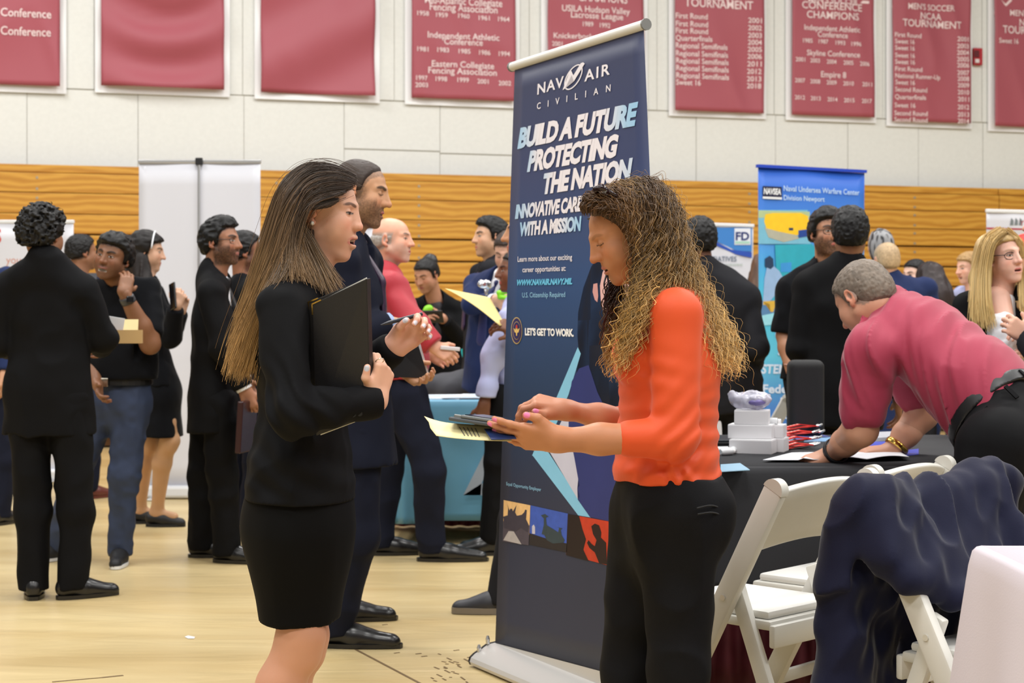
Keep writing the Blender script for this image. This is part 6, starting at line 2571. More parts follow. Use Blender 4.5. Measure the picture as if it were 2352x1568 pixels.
def yel(u, v):
    a = ya[0] + (ya[1] - ya[0]) * u
    c = ya[0] * .0 + ya[3] + (ya[2] - ya[3]) * u
    q = ya[0] + (ya[3] - ya[0]) * v
    p = a + (c - a) * v
    return p + V(0, 0, .015 * math.sin(v * 3.1) * (1 - u))


mb.grid(yel, 10, 10)
o = mb.build('paper_sheet', mat('yellow_paper', (232, 212, 138), rough=.6), smooth=True)
solidify(o, .001, 0)
tag(o, 'yellow paper sheet held out by the pale-blue-shirted person', 'paper')

# hidden person whose shoe shows at the stand
g = Fig(1235, 6.75, 1.72, 184, wide=.95)
g.set(anL=P(1150, 1378, 6.72), anR=P(1250, 1378, 6.9), knL=P(1185, 1190, 6.72), shL=P(1240, 610, 6.6), shR=P(1260, 610, 6.95), elL=P(1262, 760, 6.6), wrL=P(1245, 890, 6.6), elR=P(1275, 760, 6.95), wrR=P(1260, 890, 6.95))
g.toe = {'R': nrm(V(-1, -.1, 0)), 'L': nrm(V(-1, -.05, 0))}
make_person(g, 'person hidden behind the navy stand, only a grey shoe showing at its edge', dict(
    skin=TAN, hair=[dict(rgb=BLKH, name='black')], wear=[('shirt', blk_tee, dict()), ('trousers', char_suit, dict())], shoes=(mat('grey_shoe', (46, 46, 52), rough=.5), dict(m2=mat('grey_sole', (128, 118, 104), rough=.7), sole=.022))))

# dark grey suit behind the curly hair
g = Fig(1652, 8.5, 1.79, 82, wide=1.12)
g.set(head=P(1604, 552, 8.5), neck=P(1618, 628, 8.48), shR=P(1708, 690, 8.5), shL=P(1560, 690, 8.5), elR=P(1740, 800, 8.4), wrR=P(1722, 850, 8.75))
g.hy = 112
make_person(g, 'person in a dark grey suit seen from behind, beside the curly-haired woman', dict(
    skin=(112, 74, 56), hair=[dict(rgb=(22, 21, 23), name='black', thick=.014, amp=.006, freq=60, low=-.075)],
    wear=[('jacket', char_suit, dict(vee=False, hem=.2, t=.016, fold=.008, freq=(5, 5, 4))), ('trousers', char_suit, dict())], shoes=SHOE))
# long brown hair behind the blue stand
g = Fig(1770, 11.4, 1.68, 85, wide=.85)
g.set(head=P(1757, 622, 11.4))
bh = make_person(g, 'person with long brown hair, a sliver showing left of the blue stand', dict(
    skin=FAIR, hair=[dict(rgb=(74, 54, 42), name='brown', thick=.014)], wear=[('jacket', blk_suit, dict(vee=False)), ('trousers', blk_suit, dict())], shoes=SHOE))
s = Sdf()
s.chain([P(1757, 615, 11.33), P(1755, 690, 11.25), P(1757, 790, 11.25)], [.105, .125, .07], k=.05)
v, f = s.mesh(.01, disp=lambda p: .012 * (1 - 2 * np.abs(vnoise(p * V(30, 30, 4)))))
c = np.tile(V(srgb(92, 66, 50)), (len(v), 1)) * (1 + .35 * vnoise(v * V(50, 50, 5)))[:, None]
mesh_obj('long_hair', v, f, mat('hair_dark', attr=True), bh, col=c)

# black tee man facing the camera
g = Fig(1888, 8.3, 1.83, 272, wide=1.12)
g.set(head=P(1900, 536, 8.25), neck=P(1898, 620, 8.3), shR=P(1822, 668, 8.3), shL=P(1975, 668, 8.35), elR=P(1806, 770, 8.3), wrR=P(1818, 850, 8.2))
g.hy = 282
bt = make_person(g, 'person in a black tee shirt with glasses and beard, facing forward', dict(
    skin=(172, 124, 96), hres=.0034, face=dict(beard=.85, beard_c=(34, 26, 24), brow_c=(24, 20, 20), brow_w=.0048), bare_arm=True, arm_r=(.056, .048, .036),
    hair=[dict(rgb=(26, 25, 27), name='black', thick=.018, amp=.005, freq=50, hairline=.062, top=.014)], hands={'R': dict(dir=(.1, -.05, -1), curl=(.5, .6))},
    wear=[('tee', blk_tee, dict(t=.014, to=dict(R=.42, L=.42), r=(.078, .068, .05), fold=.008)), ('trousers', char_suit, dict())], shoes=SHOE))
glasses(g.J['head'], g.headR(), 1.02, bt, frame_m)
mb = MB()
mb.tube([g.J['wrR'] + V(.037 * math.cos(t), .036 * math.sin(t), .03) for t in np.linspace(0, 2 * math.pi, 17)], .003, 6)
mb.build('bracelet', mat('pink_cord', (206, 160, 150), rough=.5), bt, smooth=True)

# dark suit from behind
g = Fig(1930, 7.5, 1.77, 84, wide=1.08)
g.set(head=P(1953, 538, 7.48), neck=P(1950, 614, 7.5), elL=P(1838, 800, 7.5), wrL=P(1872, 850, 7.75), shL=P(1858, 655, 7.5), shR=P(2010, 660, 7.5))
g.hy = 80
make_person(g, 'person in a black suit seen from behind in front of the blue stand', dict(
    skin=IND, hair=[dict(rgb=(16, 15, 17), name='black', thick=.016, amp=.005, freq=70, top=.014, low=-.075)],
    wear=[('jacket', blk_suit, dict(vee=False, hem=.2, t=.014, fold=.008, freq=(5, 5, 4))), ('trousers', blk_suit, dict())], collar=(wshirt, .02), shoes=SHOE))
s = Sdf()
p = on_top(1850, 1001)
s.box(p + V(0, .0, .16), (.075, .05, .16), rnd=.03)
v, f = s.mesh(.008)
o = mesh_obj('laptop_bag', v, f, mat('bag_black', (20, 20, 22), rough=.7))
tag(o, 'upright black bag at the back of the black table, by the blue stand', 'bag')

# grey haired person
g = Fig(2026, 11.3, 1.84, 85, wide=.9)
g.set(head=P(2022, 566, 11.3))
gh = make_person(g, 'person with streaked grey hair, seen from behind before the bleachers', dict(
    skin=FAIR, hair=[], wear=[('shirt', char_suit, dict()), ('trousers', char_suit, dict())], shoes=SHOE))
s = Sdf()
Rh = g.headR()
s.el(g.J['head'] + V(0, -.01, .03), (.088, .105, .098))
s.el(g.J['head'] + V(0, -.05, -.03), (.085, .07, .10), k=.04)
v, f = s.mesh(.006, disp=lambda p: .006 * vnoise(p * V(50, 50, 6)))
q = vnoise(v * V(80, 80, 8) + 3)
c = blend(np.tile(V(srgb(150, 150, 152)), (len(v), 1)), V(srgb(40, 40, 44)), ss(-.05, .35, q))
mesh_obj('hair', v, f, mat('hair_dark', attr=True), gh, col=c)
# close cropped blond man in navy
g = Fig(2068, 10.2, 1.78, 118, wide=1.08)
g.set(head=P(2036, 600, 10.2), neck=P(2044, 650, 10.2))
g.hy = 100
make_person(g, 'person with close-cropped sandy hair in a navy jacket, seen from behind', dict(
    skin=(216, 168, 142), hair=[dict(rgb=(182, 156, 122), name='sandy', thick=.004, amp=.001, freq=120, low=-.05)],
    wear=[('jacket', blue_suit, dict(vee=False)), ('trousers', blue_suit, dict())], shoes=SHOE))
# dark haired woman facing left
g = Fig(2122, 11.6, 1.66, 200, wide=.85)
g.set(head=P(2102, 632, 11.6), neck=P(2112, 680, 11.6))
g.hy, g.hp = 212, -6
make_person(g, 'person with tied black hair looking left before the bleachers', dict(
    skin=(238, 198, 178), face=dict(nose=.6), hair=[dict(rgb=(24, 22, 24), name='black', thick=.010, low=-.09)], collar=(wshirt, .0), wear=[('jacket', blue_suit, dict()), ('trousers', blue_suit, dict())], shoes=SHOE))
# long dark hair from behind
g = Fig(2160, 11.0, 1.66, 70, wide=.85)
g.set(head=P(2136, 640, 11.0))
lh = make_person(g, 'person with long dark hair from behind, above the bending man\'s back', dict(
    skin=FAIR, hair=[dict(rgb=(34, 28, 28), name='dark', thick=.012)], wear=[('jacket', char_suit, dict(vee=False)), ('trousers', char_suit, dict())], shoes=SHOE))
s = Sdf()
s.chain([P(2138, 634, 10.95), P(2146, 680, 10.88), P(2172, 780, 10.85)], [.095, .115, .09], k=.05)
v, f = s.mesh(.01, disp=lambda p: .010 * (1 - 2 * np.abs(vnoise(p * V(30, 30, 4)))))
c = np.tile(V(srgb(44, 34, 34)), (len(v), 1)) * (1 + .35 * vnoise(v * V(50, 50, 5)))[:, None]
mesh_obj('long_hair', v, f, mat('hair_dark', attr=True), lh, col=c)
# fair boy
g = Fig(2240, 12.6, 1.80, 205, wide=.9)
g.set(head=P(2226, 616, 12.6), neck=P(2238, 668, 12.6))
g.hy, g.hp = 200, -8
make_person(g, 'person with short fair hair smiling to the left, behind the blonde woman', dict(
    skin=(232, 182, 158), face=dict(smile=.8, brow_c=(150, 116, 84)), hair=[dict(rgb=(176, 142, 96), name='fair', thick=.014, amp=.006, hairline=.062)], wear=[('shirt', lav_shirt, dict()), ('trousers', char_suit, dict())], shoes=SHOE))
# red cap
g = Fig(2376, 11.5, 1.74, 215, wide=1.05)
g.set(head=P(2355, 582, 11.5))
rc = make_person(g, 'person in a red cap cut off by the right edge of the view', dict(
    skin=(214, 166, 144), hair=[dict(rgb=(60, 46, 40), name='brown', thick=.010)], wear=[('jacket', navy_suit, dict()), ('trousers', char_suit, dict())], shoes=SHOE))
s = Sdf()
Rh = g.headR()
h0 = g.J['head']
s.el(h0 + Rh @ V(0, -.01, .06), (.094, .110, .085), Rh)
s.cut(h0 + Rh @ V(0, 0, .05), -Rh[:, 2])
s.el(h0 + Rh @ V(0, .13, .055), (.07, .07, .008), Rh, k=.01)
v, f = s.mesh(.006)
mesh_obj('cap', v, f, mat('red_cap', (226, 52, 44), rough=.6), rc)
# grey sleeve at the right edge
g = Fig(2440, 6.3, 1.74, 180, wide=1.0)
g.set(elL=P(2395, 800, 6.0), wrL=P(2368, 778, 6.05), shL=P(2440, 640, 6.1), shR=P(2440, 640, 6.5), elR=P(2430, 800, 6.6), wrR=P(2390, 760, 6.4))
make_person(g, 'person in a grey jacket at the right edge, only a forearm and hand showing', dict(
    skin=FAIR, hair=[dict(rgb=(60, 46, 40), name='brown')], hands={'L': dict(dir=(-.7, .1, .5), back=(0, -1, 0), curl=(.7, .8))},
    wear=[('jacket', char_suit, dict(t=.016, r=(.066, .062, .056))), ('trousers', char_suit, dict())], shoes=SHOE))
# ------------------------------------------------------------------ the three people nearest the camera
def spline(pts, K):
    p = np.asarray(pts, float)
    n = len(p)
    q = np.concatenate([[2 * p[0] - p[1]], p, [2 * p[-1] - p[-2]]])
    seg = np.linalg.norm(np.diff(p, axis=0), axis=1)
    cum = np.concatenate([[0], np.cumsum(seg)])
    s = np.linspace(0, cum[-1], K)
    i = np.clip(np.searchsorted(cum, s, side='right') - 1, 0, n - 2)
    t = ((s - cum[i]) / (seg[i] + 1e-9))[:, None]
    a, b, c, d = q[i], q[i + 1], q[i + 2], q[i + 3]
    return .5 * (2 * b + (c - a) * t + (2 * a - 5 * b + 4 * c - d) * t * t + (3 * b - 3 * c + d - a) * t ** 3)


def guide_hair(guides, n, K, spread=.006, tipspread=.02, length=(.85, 1.0), curl=None, seed=1, clump=0):
    """Strands between neighbouring guide lines (world points)."""
    rg = np.random.default_rng(seed)
    G = np.stack([spline(g, K) for g in guides])
    u = rg.random(n) * (len(G) - 1)
    i = np.minimum(u.astype(int), len(G) - 2)
    t = (u - i)[:, None, None]
    P_ = G[i] * (1 - t) + G[i + 1] * t
    x = np.linspace(0, 1, K)[None, :, None]
    off = rg.normal(size=(n, 1, 3))
    if clump:
        cid = rg.integers(0, clump, n)
        co = rg.normal(size=(clump, 1, 3))[cid]
        off = off * .45 + co * .9
    P_ = P_ + off * (spread + (tipspread - spread) * x ** 1.4)
    L = rg.uniform(*length, size=n)
    # trim each strand to its own length
    xs = np.linspace(0, 1, K)[None, :] * L[:, None] * (K - 1)
    a = np.minimum(xs.astype(int), K - 2)
    f = (xs - a)[..., None]
    r = np.arange(n)[:, None]
    P_ = P_[r, a] * (1 - f) + P_[r, a + 1] * f
    if curl:
        amp, wl = curl
        d = np.gradient(P_, axis=1)
        seglen = np.linalg.norm(d, axis=2)
        cum = np.cumsum(seglen, axis=1)
        d /= seglen[..., None] + 1e-9
        u_ = np.cross(d, np.array([.2, .9, .3]))
        u_ /= np.linalg.norm(u_, axis=2, keepdims=True) + 1e-9
        w_ = np.cross(d, u_)
        if clump:
            ph = (rg.random(clump) * 6.28)[cid] + rg.normal(size=n) * .35
            wv = (rg.uniform(.75, 1.3, clump) * wl)[cid]
            am = (rg.uniform(.6, 1.3, clump) * amp)[cid]
        else:
            ph = rg.random(n) * 6.28
            wv = rg.uniform(.75, 1.3, n) * wl
            am = rg.uniform(.6, 1.3, n) * amp
        a_ = cum / wv[:, None] * 6.28 + ph[:, None]
        gr = am[:, None] * np.clip(cum / .05, 0.1, 1)
        P_ = P_ + (np.cos(a_) * gr)[..., None] * u_ + (np.sin(a_) * gr)[..., None] * w_
    return P_


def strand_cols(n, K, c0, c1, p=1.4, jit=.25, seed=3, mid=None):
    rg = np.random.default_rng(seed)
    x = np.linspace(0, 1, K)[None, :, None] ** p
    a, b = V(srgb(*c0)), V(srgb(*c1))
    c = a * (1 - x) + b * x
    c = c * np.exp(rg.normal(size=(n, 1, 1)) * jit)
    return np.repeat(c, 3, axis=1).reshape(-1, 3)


def under(p, C, R, S, front, yc=.004, ear=0.0):
    """How much a hair volume sinks below the skin over the face."""
    q = (p - C) @ R / S
    hf = hairfield(q, front)
    k = (1 - ss(-.002, .016, hf)) * ss(yc - .012, yc + .012, q[:, 1]) * (np.abs(q[:, 2]) < .2)
    e = (np.abs(q[:, 0]) > .055) * ss(-.040, -.030, q[:, 1]) * ss(.032, .022, q[:, 1]) * ss(.034, .024, q[:, 2]) * ss(-.050, -.040, q[:, 2])
    return .045 * np.maximum(k, e * ear)


def anchor(local, S, R, px, py, d):
    """Head centre so that the local point shows at (px, py)."""
    return P(px, py, d) - R @ (V(local) * S)


strand_m = mat('hair_strand', attr=True, rough=.38, spec=.5)

# ================================================================= young woman with the padfolio
D = 4.0
R = frame(fwd_of(-10), V(0, 0, 1)) @ rotm('X', -5)
S = .92
C = anchor((0, .116, -.028), S, R, 833, 523, D)
nb = P(706, 668, D + .0)
YSK = (214, 164, 138)
v, f, c = head_mesh(C, R, nb, S, .0018, YSK, dict(
    fw=.97, jw=.88, nose=-.4, tipz=-.028, open=.0115, chin=-.008, lips=1.4, lip=(196, 104, 104), brow_c=(64, 44, 36), brow_w=.0030, brow_a=.8, iris=(40, 26, 20), lid=.6, gaze=(.3, -.6), neck_r=.046, brow=.0065, mouth_w=1.15))
parts, cols = [(v, f)], [c]
# near (right) hand on the edge of the folder
WR = P(862, 922, D - .188)
fd = nrm(V(.26, .14, .95))
bk = nrm(V(.80, -.58, -.10))
bk = nrm(bk - fd * np.dot(bk, fd))
th = np.cross(fd, bk)
if th[0] > 0:
    th = -th
Rh = np.stack([th, fd, bk], 1)
EL = P(668, 948, D - .27)
v, f, c = hand_mesh(WR, Rh, elbow=WR + nrm(EL - WR) * .09, arm_r=(.027, .030), res=.0022, skin=(220, 172, 146), nail=(196, 198, 208), S=.93,
                    curls=[(.75, .95, .5), (.85, 1.0, .5), (.9, 1.0, .5), (.95, 1.0, .5)], thumb=((.90, .46, .12), (.28, .95, .10), (.80, -.2, .55)), spread=.03)
parts.append((v, f))
cols.append(c)
HR = Rh
# far (left) hand with the pen
WL = P(900, 800, D - .02)
fd = nrm(V(.78, -.12, .62))
bk = nrm(V(-.25, .93, .15))
bk = nrm(bk - fd * np.dot(bk, fd))
th = np.cross(fd, bk)
if th[2] < 0:
    th = -th
Rl = np.stack([th, fd, bk], 1)
ELL = P(770, 905, D + .12)
v, f, c = hand_mesh(WL, Rl, elbow=WL + nrm(ELL - WL) * .10, arm_r=(.026, .029), res=.0022, skin=(218, 166, 144), nail=(204, 202, 212), S=.95,
                    curls=[(.75, .95, .6), (.70, .85, .5), (.62, .8, .5), (.55, .75, .5)], thumb=((.38, .72, -.50), (.10, .95, -.35), (.6, .1, -.75)), spread=.05)
parts.append((v, f))
cols.append(c)
# legs
s = Sdf()
for (dx, dd) in ((0, -.070), (10, .075)):
    hp, kn, an = P(690, 1300, D + dd), P(690 + dx, 1455, D + dd), P(614 + dx * 2, 1790, D + dd)
    s.rc(hp, kn, .058, .052, k=.03)
    s.rc(kn + V(.008, 0, -.01), kn + V(.006, 0, -.05), .046, .045, k=.03)
    cm = kn + (an - kn) * .36 + V(-.020, 0, 0)
    s.rc(kn, cm, .052, .056, k=.03)
    s.rc(cm, an, .056, .034, k=.03)
    s.rc(an, an + V(0, 0, -.02), .034, .034, k=.02)
    s.rc(an + V(-.02, 0, -.02), an + V(.13, 0, -.062), .033, .026, k=.03)
v, f = s.mesh(.006)
parts.append((v, f))
cols.append(np.tile(V(srgb(204, 150, 122)), (len(v), 1)) * (1 + .04 * vnoise(v * 30))[:, None])
s = Sdf()
s.rc(P(690, 1100, D), P(690, 760, D), .09, .10, k=.04)
s.rc(P(690, 760, D), nb, .10, .055, k=.04)
for dd in (-.15, .15):
    s.rc(P(695, 690, D), P(660, 705, D + dd), .045, .045, k=.03)
v, f = s.mesh(.012)
parts.append((v, f))
cols.append(np.tile(V(srgb(*YSK)), (len(v), 1)))
Vv, Ff = join(*parts)
yw = mesh_obj('person', Vv, Ff, skin_mat(), col=np.concatenate(cols))
tag(yw, 'young person with long straight brown hair in a black skirt suit, holding a black padfolio', 'person')
# jacket
JR = frame(fwd_of(-4), V(0, 0, 1))
s = Sdf()
DEP = .66
tw = lambda fb: fb / DEP          # lateral radius for a given front-back radius
s.rc(P(690, 1090, D), P(696, 930, D), tw(.118), tw(.094), k=.05, R=JR, dep=DEP)
s.rc(P(696, 930, D), P(688, 790, D), tw(.094), tw(.108), k=.05, R=JR, dep=DEP)
s.rc(P(688, 790, D), P(690, 705, D), tw(.108), tw(.080), k=.05, R=JR, dep=DEP)
s.rc(P(690, 1090, D), P(690, 1160, D), tw(.124), tw(.138), k=.04, R=JR, dep=DEP)
s.el(P(752, 800, D - .07), (.055, .06, .06), k=.05)
s.el(P(752, 800, D + .07), (.055, .06, .06), k=.05)
SHR, SHL = P(652, 706, D - .165), P(672, 700, D + .165)
for sh in (SHR, SHL):
    s.rc(P(694, 672, D), sh, .058, .056, k=.05)
s.rc(P(694, 690, D), P(700, 655, D), .085, .068, k=.03)
s.rc(SHR, EL, .064, .056, k=.012)
s.rc(EL, WR + nrm(EL - WR) * .012, .056, .043, k=.025)
s.rc(SHL, ELL, .062, .055, k=.012)
s.rc(ELL, WL + nrm(ELL - WL) * .012, .055, .043, k=.025)
s.rc(P(716, 650, D), C + R @ V(0, 0, -.02), .058, .058, k=.004, neg=True)
for (w_, e_) in ((WR, EL), (WL, ELL)):
    s.flat(w_ + nrm(w_ - e_) * .012, w_ - e_, .055, .03)
s.cut(P(690, 1143, D), V(-.03, 0, -1))
el0, wr0 = EL, WR


def jd(p):
    n = folds(p, .013, (11, 11, 6), 3.3)
    # gathers at the elbow and waist
    w = np.exp(-(np.linalg.norm(p - EL, axis=1) / .10) ** 2)
    r = (p - EL) @ nrm(V(.75, .1, .65))
    n = n + w * .008 * np.sin(r * 130 + 6 * vnoise(p * 9))
    w2 = np.exp(-((p[:, 2] - P(0, 1050, D)[2]) / .10) ** 2)
    n = n + w2 * .003 * np.sin((p[:, 2] + .5 * p[:, 0]) * 90 + 4 * vnoise(p * 6))
    for e in (WR, WL):
        n = n * ss(.04, .10, np.linalg.norm(p - e, axis=1))
    return n * ss(P(0, 1150, D)[2], P(0, 1100, D)[2], p[:, 2])


v, f = s.mesh(.0055, disp=jd)
yj = mesh_obj('jacket', v, f, blk_suit, yw)
# lapel and collar edge
mb = MB()
lp_ = [P(712, 662, D - .085), P(745, 720, D - .118), P(792, 800, D - .10), P(800, 860, D - .07)]
lq_ = [P(742, 668, D - .085), P(778, 715, D - .108), P(806, 790, D - .08), P(806, 860, D - .06)]
mb.grid(lambda u, v_: (lambda a, b: a + (b - a) * v_)(spline(lp_, 9)[int(round(u * 8))], spline(lq_, 9)[int(round(u * 8))]) + V(0, -.004 * math.sin(v_ * 3.1), 0), 8, 3)
o = mb.build('lapel', blk_suit, yw, smooth=True)
solidify(o, .006, 0)
for i in range(4):
    b0 = WR + nrm(EL - WR) * (.035 + .016 * i) + V(0, -.039, -.022)
    mb = MB()
    mb.tube([b0, b0 + V(0, -.004, 0)], .0065, 12)
    mb.build('cuff_button', mat('button_black', (14, 14, 15), rough=.3), yw)
# skirt
s = Sdf()
s.rc(P(690, 1110, D), P(688, 1215, D), tw(.116), tw(.120), k=.05, R=JR, dep=DEP + .04)
s.rc(P(688, 1215, D), P(688, 1440, D), tw(.120), tw(.090), k=.05, R=JR, dep=DEP + .06)
s.sph(P(656, 1200, D), .080, k=.08)
s.cut(P(690, 1421, D), V(0, 0, -1))
s.rc(P(690, 1520, D), P(690, 1560, D), tw(.080), tw(.080), k=0, neg=True, R=JR, dep=DEP + .04)
v, f = s.mesh(.006, disp=lambda p: folds(p, .005, (8, 8, 3), 1.1))
mesh_obj('skirt', v, f, mat('black_skirt', (10, 10, 11), rough=.8, spec=.12), yw)
for dd in (-.075, .085):
    an = P(618 + (28 if dd > 0 else 0), 1790, D + dd)
    heel = V(an[0] - .06, an[1], 0)
    shoe_mesh(heel, heel + V(.25, 0, 0), m=leather, parent=yw, low=True, heelh=.05, w=.04)
# earring, ring
mb = MB()
bm = bmesh.new()
bmesh.ops.create_icosphere(bm, subdivisions=2, radius=.0055)
ep = C + R @ (V(.086, -.001, -.030) * S)
mb.add([ep + V(*q.co) for q in bm.verts], [tuple(x.index for x in q.verts) for q in bm.faces])
bm.free()
mb.build('earring', mat('pearl', (240, 236, 226), rough=.15, spec=.8), yw, smooth=True)
ip = WR + HR @ (V(.028, .088 + .014, .001) * .93)
mb = MB()
a_ = nrm(HR @ V(0, 1, -.9))
u_ = nrm(np.cross(a_, V(0, 0, 1)))
w_ = np.cross(a_, u_)
pts = [ip + .0105 * (math.cos(t) * u_ + math.sin(t) * w_) for t in np.linspace(0, 2 * math.pi, 17)]
mb.tube(pts, .0014, 6)
mb.build('finger_ring', metal, yw, smooth=True)
# hair: dark volume underneath, then strands
hd = D


def gp(l):
    return [P(x, y, hd + z) for x, y, z in l]


s = Sdf()
s.el(C + R @ (V(0, -.016, .032) * S), V(.078, .094, .086) * S, R)
s.el(C + R @ (V(0, .020, .043) * S), V(.068, .060, .062) * S, R, k=.03)
s.chain([P(694, 490, hd), P(676, 570, hd), P(652, 670, hd), P(600, 760, hd)], [.066, .066, .056, .026], k=.05)
s.rc(P(704, 560, hd + .055), P(735, 640, hd + .07), .028, .020, k=.04)
v, f = s.mesh(.0045, disp=lambda p: .003 * vnoise(p * V(40, 40, 12)) - under(p, C, R, S, .070, ear=1.0), dmargin=.06)
c = np.tile(V(srgb(40, 31, 27)), (len(v), 1))
c = blend(c, V(srgb(84, 64, 46)), ss(P(0, 640, hd)[2], P(0, 800, hd)[2], v[:, 2]))
yh = mesh_obj('hair', v, f, strand_m, yw, col=c)
GA = [gp(l) for l in (
    [(790, 438, -.064), (756, 453, -.085), (712, 468, -.097), (686, 505, -.103), (670, 580, -.112), (644, 670, -.140), (606, 750, -.118), (578, 845, -.09)],
    [(782, 440, -.068), (746, 448, -.086), (708, 466, -.096), (684, 530, -.102), (666, 610, -.116), (636, 680, -.138), (600, 750, -.115), (574, 845, -.09)],
    [(802, 430, -.054), (760, 430, -.082), (712, 450, -.095), (678, 520, -.102), (654, 610, -.116), (618, 690, -.125), (584, 770, -.10), (560, 848, -.08)],
    [(814, 420, -.036), (774, 408, -.068), (716, 422, -.088), (670, 490, -.094), (640, 590, -.098), (606, 690, -.095), (568, 780, -.07), (548, 846, -.05)],
    [(816, 412, -.015), (774, 394, -.040), (714, 398, -.063), (660, 456, -.076), (628, 560, -.073), (594, 670, -.06), (558, 770, -.04), (540, 844, -.03)],
    [(814, 408, .010), (770, 386, -.005), (710, 384, -.025), (656, 430, -.045), (622, 530, -.04), (589, 650, -.03), (554, 760, -.02), (536, 842, -.01)],
    [(808, 404, .035), (762, 382, .030), (704, 382, .020), (652, 426, .005), (620, 520, .0), (590, 640, .0), (558, 755, .01), (540, 838, .02)])]
N1 = 3300
st = guide_hair(GA, N1, 26, .003, .015, (.80, 1.03), seed=11, clump=170)
v, f = strands(st, .00062, .0004)
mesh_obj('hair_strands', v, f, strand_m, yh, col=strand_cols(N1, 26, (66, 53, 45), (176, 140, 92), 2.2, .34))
GB = [gp(l) for l in (
    [(776, 458, -.070), (740, 464, -.086), (704, 470, -.097), (676, 500, -.103), (664, 560, -.116), (660, 640, -.150)],
    [(768, 464, -.072), (734, 470, -.088), (704, 474, -.097), (680, 502, -.102), (678, 570, -.108), (700, 640, -.138)],
    [(760, 468, -.074), (730, 473, -.088), (704, 476, -.097), (686, 512, -.101), (702, 552, -.094), (730, 612, -.096), (752, 668, -.115)],
    [(752, 472, -.076), (728, 475, -.088), (705, 478, -.097), (690, 514, -.101), (712, 548, -.086), (746, 610, -.080), (784, 664, -.088)])]
st = guide_hair(GB, 1300, 22, .0026, .010, (.86, 1.03), seed=12, clump=80)
v, f = strands(st, .00062, .0004)
mesh_obj('hair_strands', v, f, strand_m, yh, col=strand_cols(1300, 22, (50, 39, 33), (150, 118, 80), 2.0, .32, 5))
GC = [gp(l) for l in (
    [(700, 446, -.095), (682, 510, -.103), (668, 590, -.114), (648, 650, -.155), (614, 700, -.165), (588, 770, -.13), (566, 842, -.10)],
    [(692, 440, -.095), (664, 520, -.098), (644, 620, -.11), (612, 690, -.13), (580, 770, -.10), (556, 846, -.08)])]
st = guide_hair(GC, 800, 20, .004, .014, (.85, 1.04), seed=13, clump=50)
v, f = strands(st, .00062, .0004)
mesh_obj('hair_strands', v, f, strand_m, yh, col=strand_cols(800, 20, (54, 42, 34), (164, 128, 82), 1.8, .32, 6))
# loose hairs
st = guide_hair(GA, 70, 26, .012, .035, (.5, 1.05), seed=15)
v, f = strands(st, .0005, .0003)
mesh_obj('hair_strands', v, f, strand_m, yh, col=strand_cols(70, 26, (70, 54, 42), (170, 130, 86), 1.2, .2, 7))
# padfolio
pf = empty('padfolio', P(780, 790, D - .2), 'black padfolio with gold corners clasped upright by the long-haired young person', 'folder')
cov = mat('padfolio_black', (25, 23, 24), rough=.42, bump=.25, bscale=900)


def slab(q, th_, n):
    q = [V(*a) for a in q]
    m = MB()
    w = [a + n * th_ for a in q]
    m.add(q + w, [(0, 1, 2, 3), (7, 6, 5, 4), (0, 4, 5, 1), (1, 5, 6, 2), (2, 6, 7, 3), (3, 7, 4, 0)])
    return m


qf = [P(719, 698, D - .185), P(843, 640, D - .235), P(852, 955, D - .20), P(728, 1000, D - .165)]
nf_ = nrm(np.cross(qf[1] - qf[0], qf[3] - qf[0]))
if nf_[1] > 0:
    nf_ = -nf_
o = slab(qf, .005, nf_).build('front_cover', cov)
bv = o.modifiers.new('b', 'BEVEL')
bv.width, bv.segments = .0015, 2
keep(o, pf)
qb = [q - nf_ * .016 + V(-.016, 0, .004) * (1 if i in (0, 3) else .3) for i, q in enumerate(qf)]
o = slab(qb, .005, nf_).build('back_cover', cov)
bv = o.modifiers.new('b', 'BEVEL')
bv.width, bv.segments = .0015, 2
keep(o, pf)
mb = MB()
mb.bar(qf[1] - nf_ * .006, qf[2] - nf_ * .006, .004, .020, up=nf_)
keep(mb.build('spine', cov), pf)
qp = [qf[0] - nf_ * .006 + V(.006, 0, .003), qf[1] - nf_ * .006 + V(-.004, 0, .003), qf[2] - nf_ * .006, qf[3] - nf_ * .006 + V(.006, 0, 0)]
keep(slab(qp, .004, -nf_).build('notepad', mat('pad_white', (226, 224, 214), rough=.6)), pf)
for q, (a, b2) in ((qf, (qf[1], qf[3])), (qb, (qb[1], qb[3]))):
    mb = MB()
    e1, e2 = nrm(a - q[0]), nrm(b2 - q[0])
    mb.bar(q[0] + nf_ * .003 - e1 * .001, q[0] + nf_ * .003 + e1 * .026, .003, .006, up=nf_)
    mb.bar(q[0] + nf_ * .003 - e2 * .001, q[0] + nf_ * .003 + e2 * .026, .003, .006, up=nf_)
    keep(mb.build('gold_corner', gold), pf)
# pen
mb = MB()
pa, pb = P(874, 746, D - .085), P(938, 729, D - .06)
pe = pa + (pb - pa) * 1.5
mb.tube([pa, pa + (pb - pa) * .12, pa + (pb - pa) * .3, pb, pe], [.0012, .003, .005, .0052, .0048], 10)
pn = autosmooth(mb.build('pen', mat('pen_dark', (34, 36, 48), rough=.25)), 50)
tag(pn, 'dark slim pen held in the raised hand of the long-haired young person', 'pen')

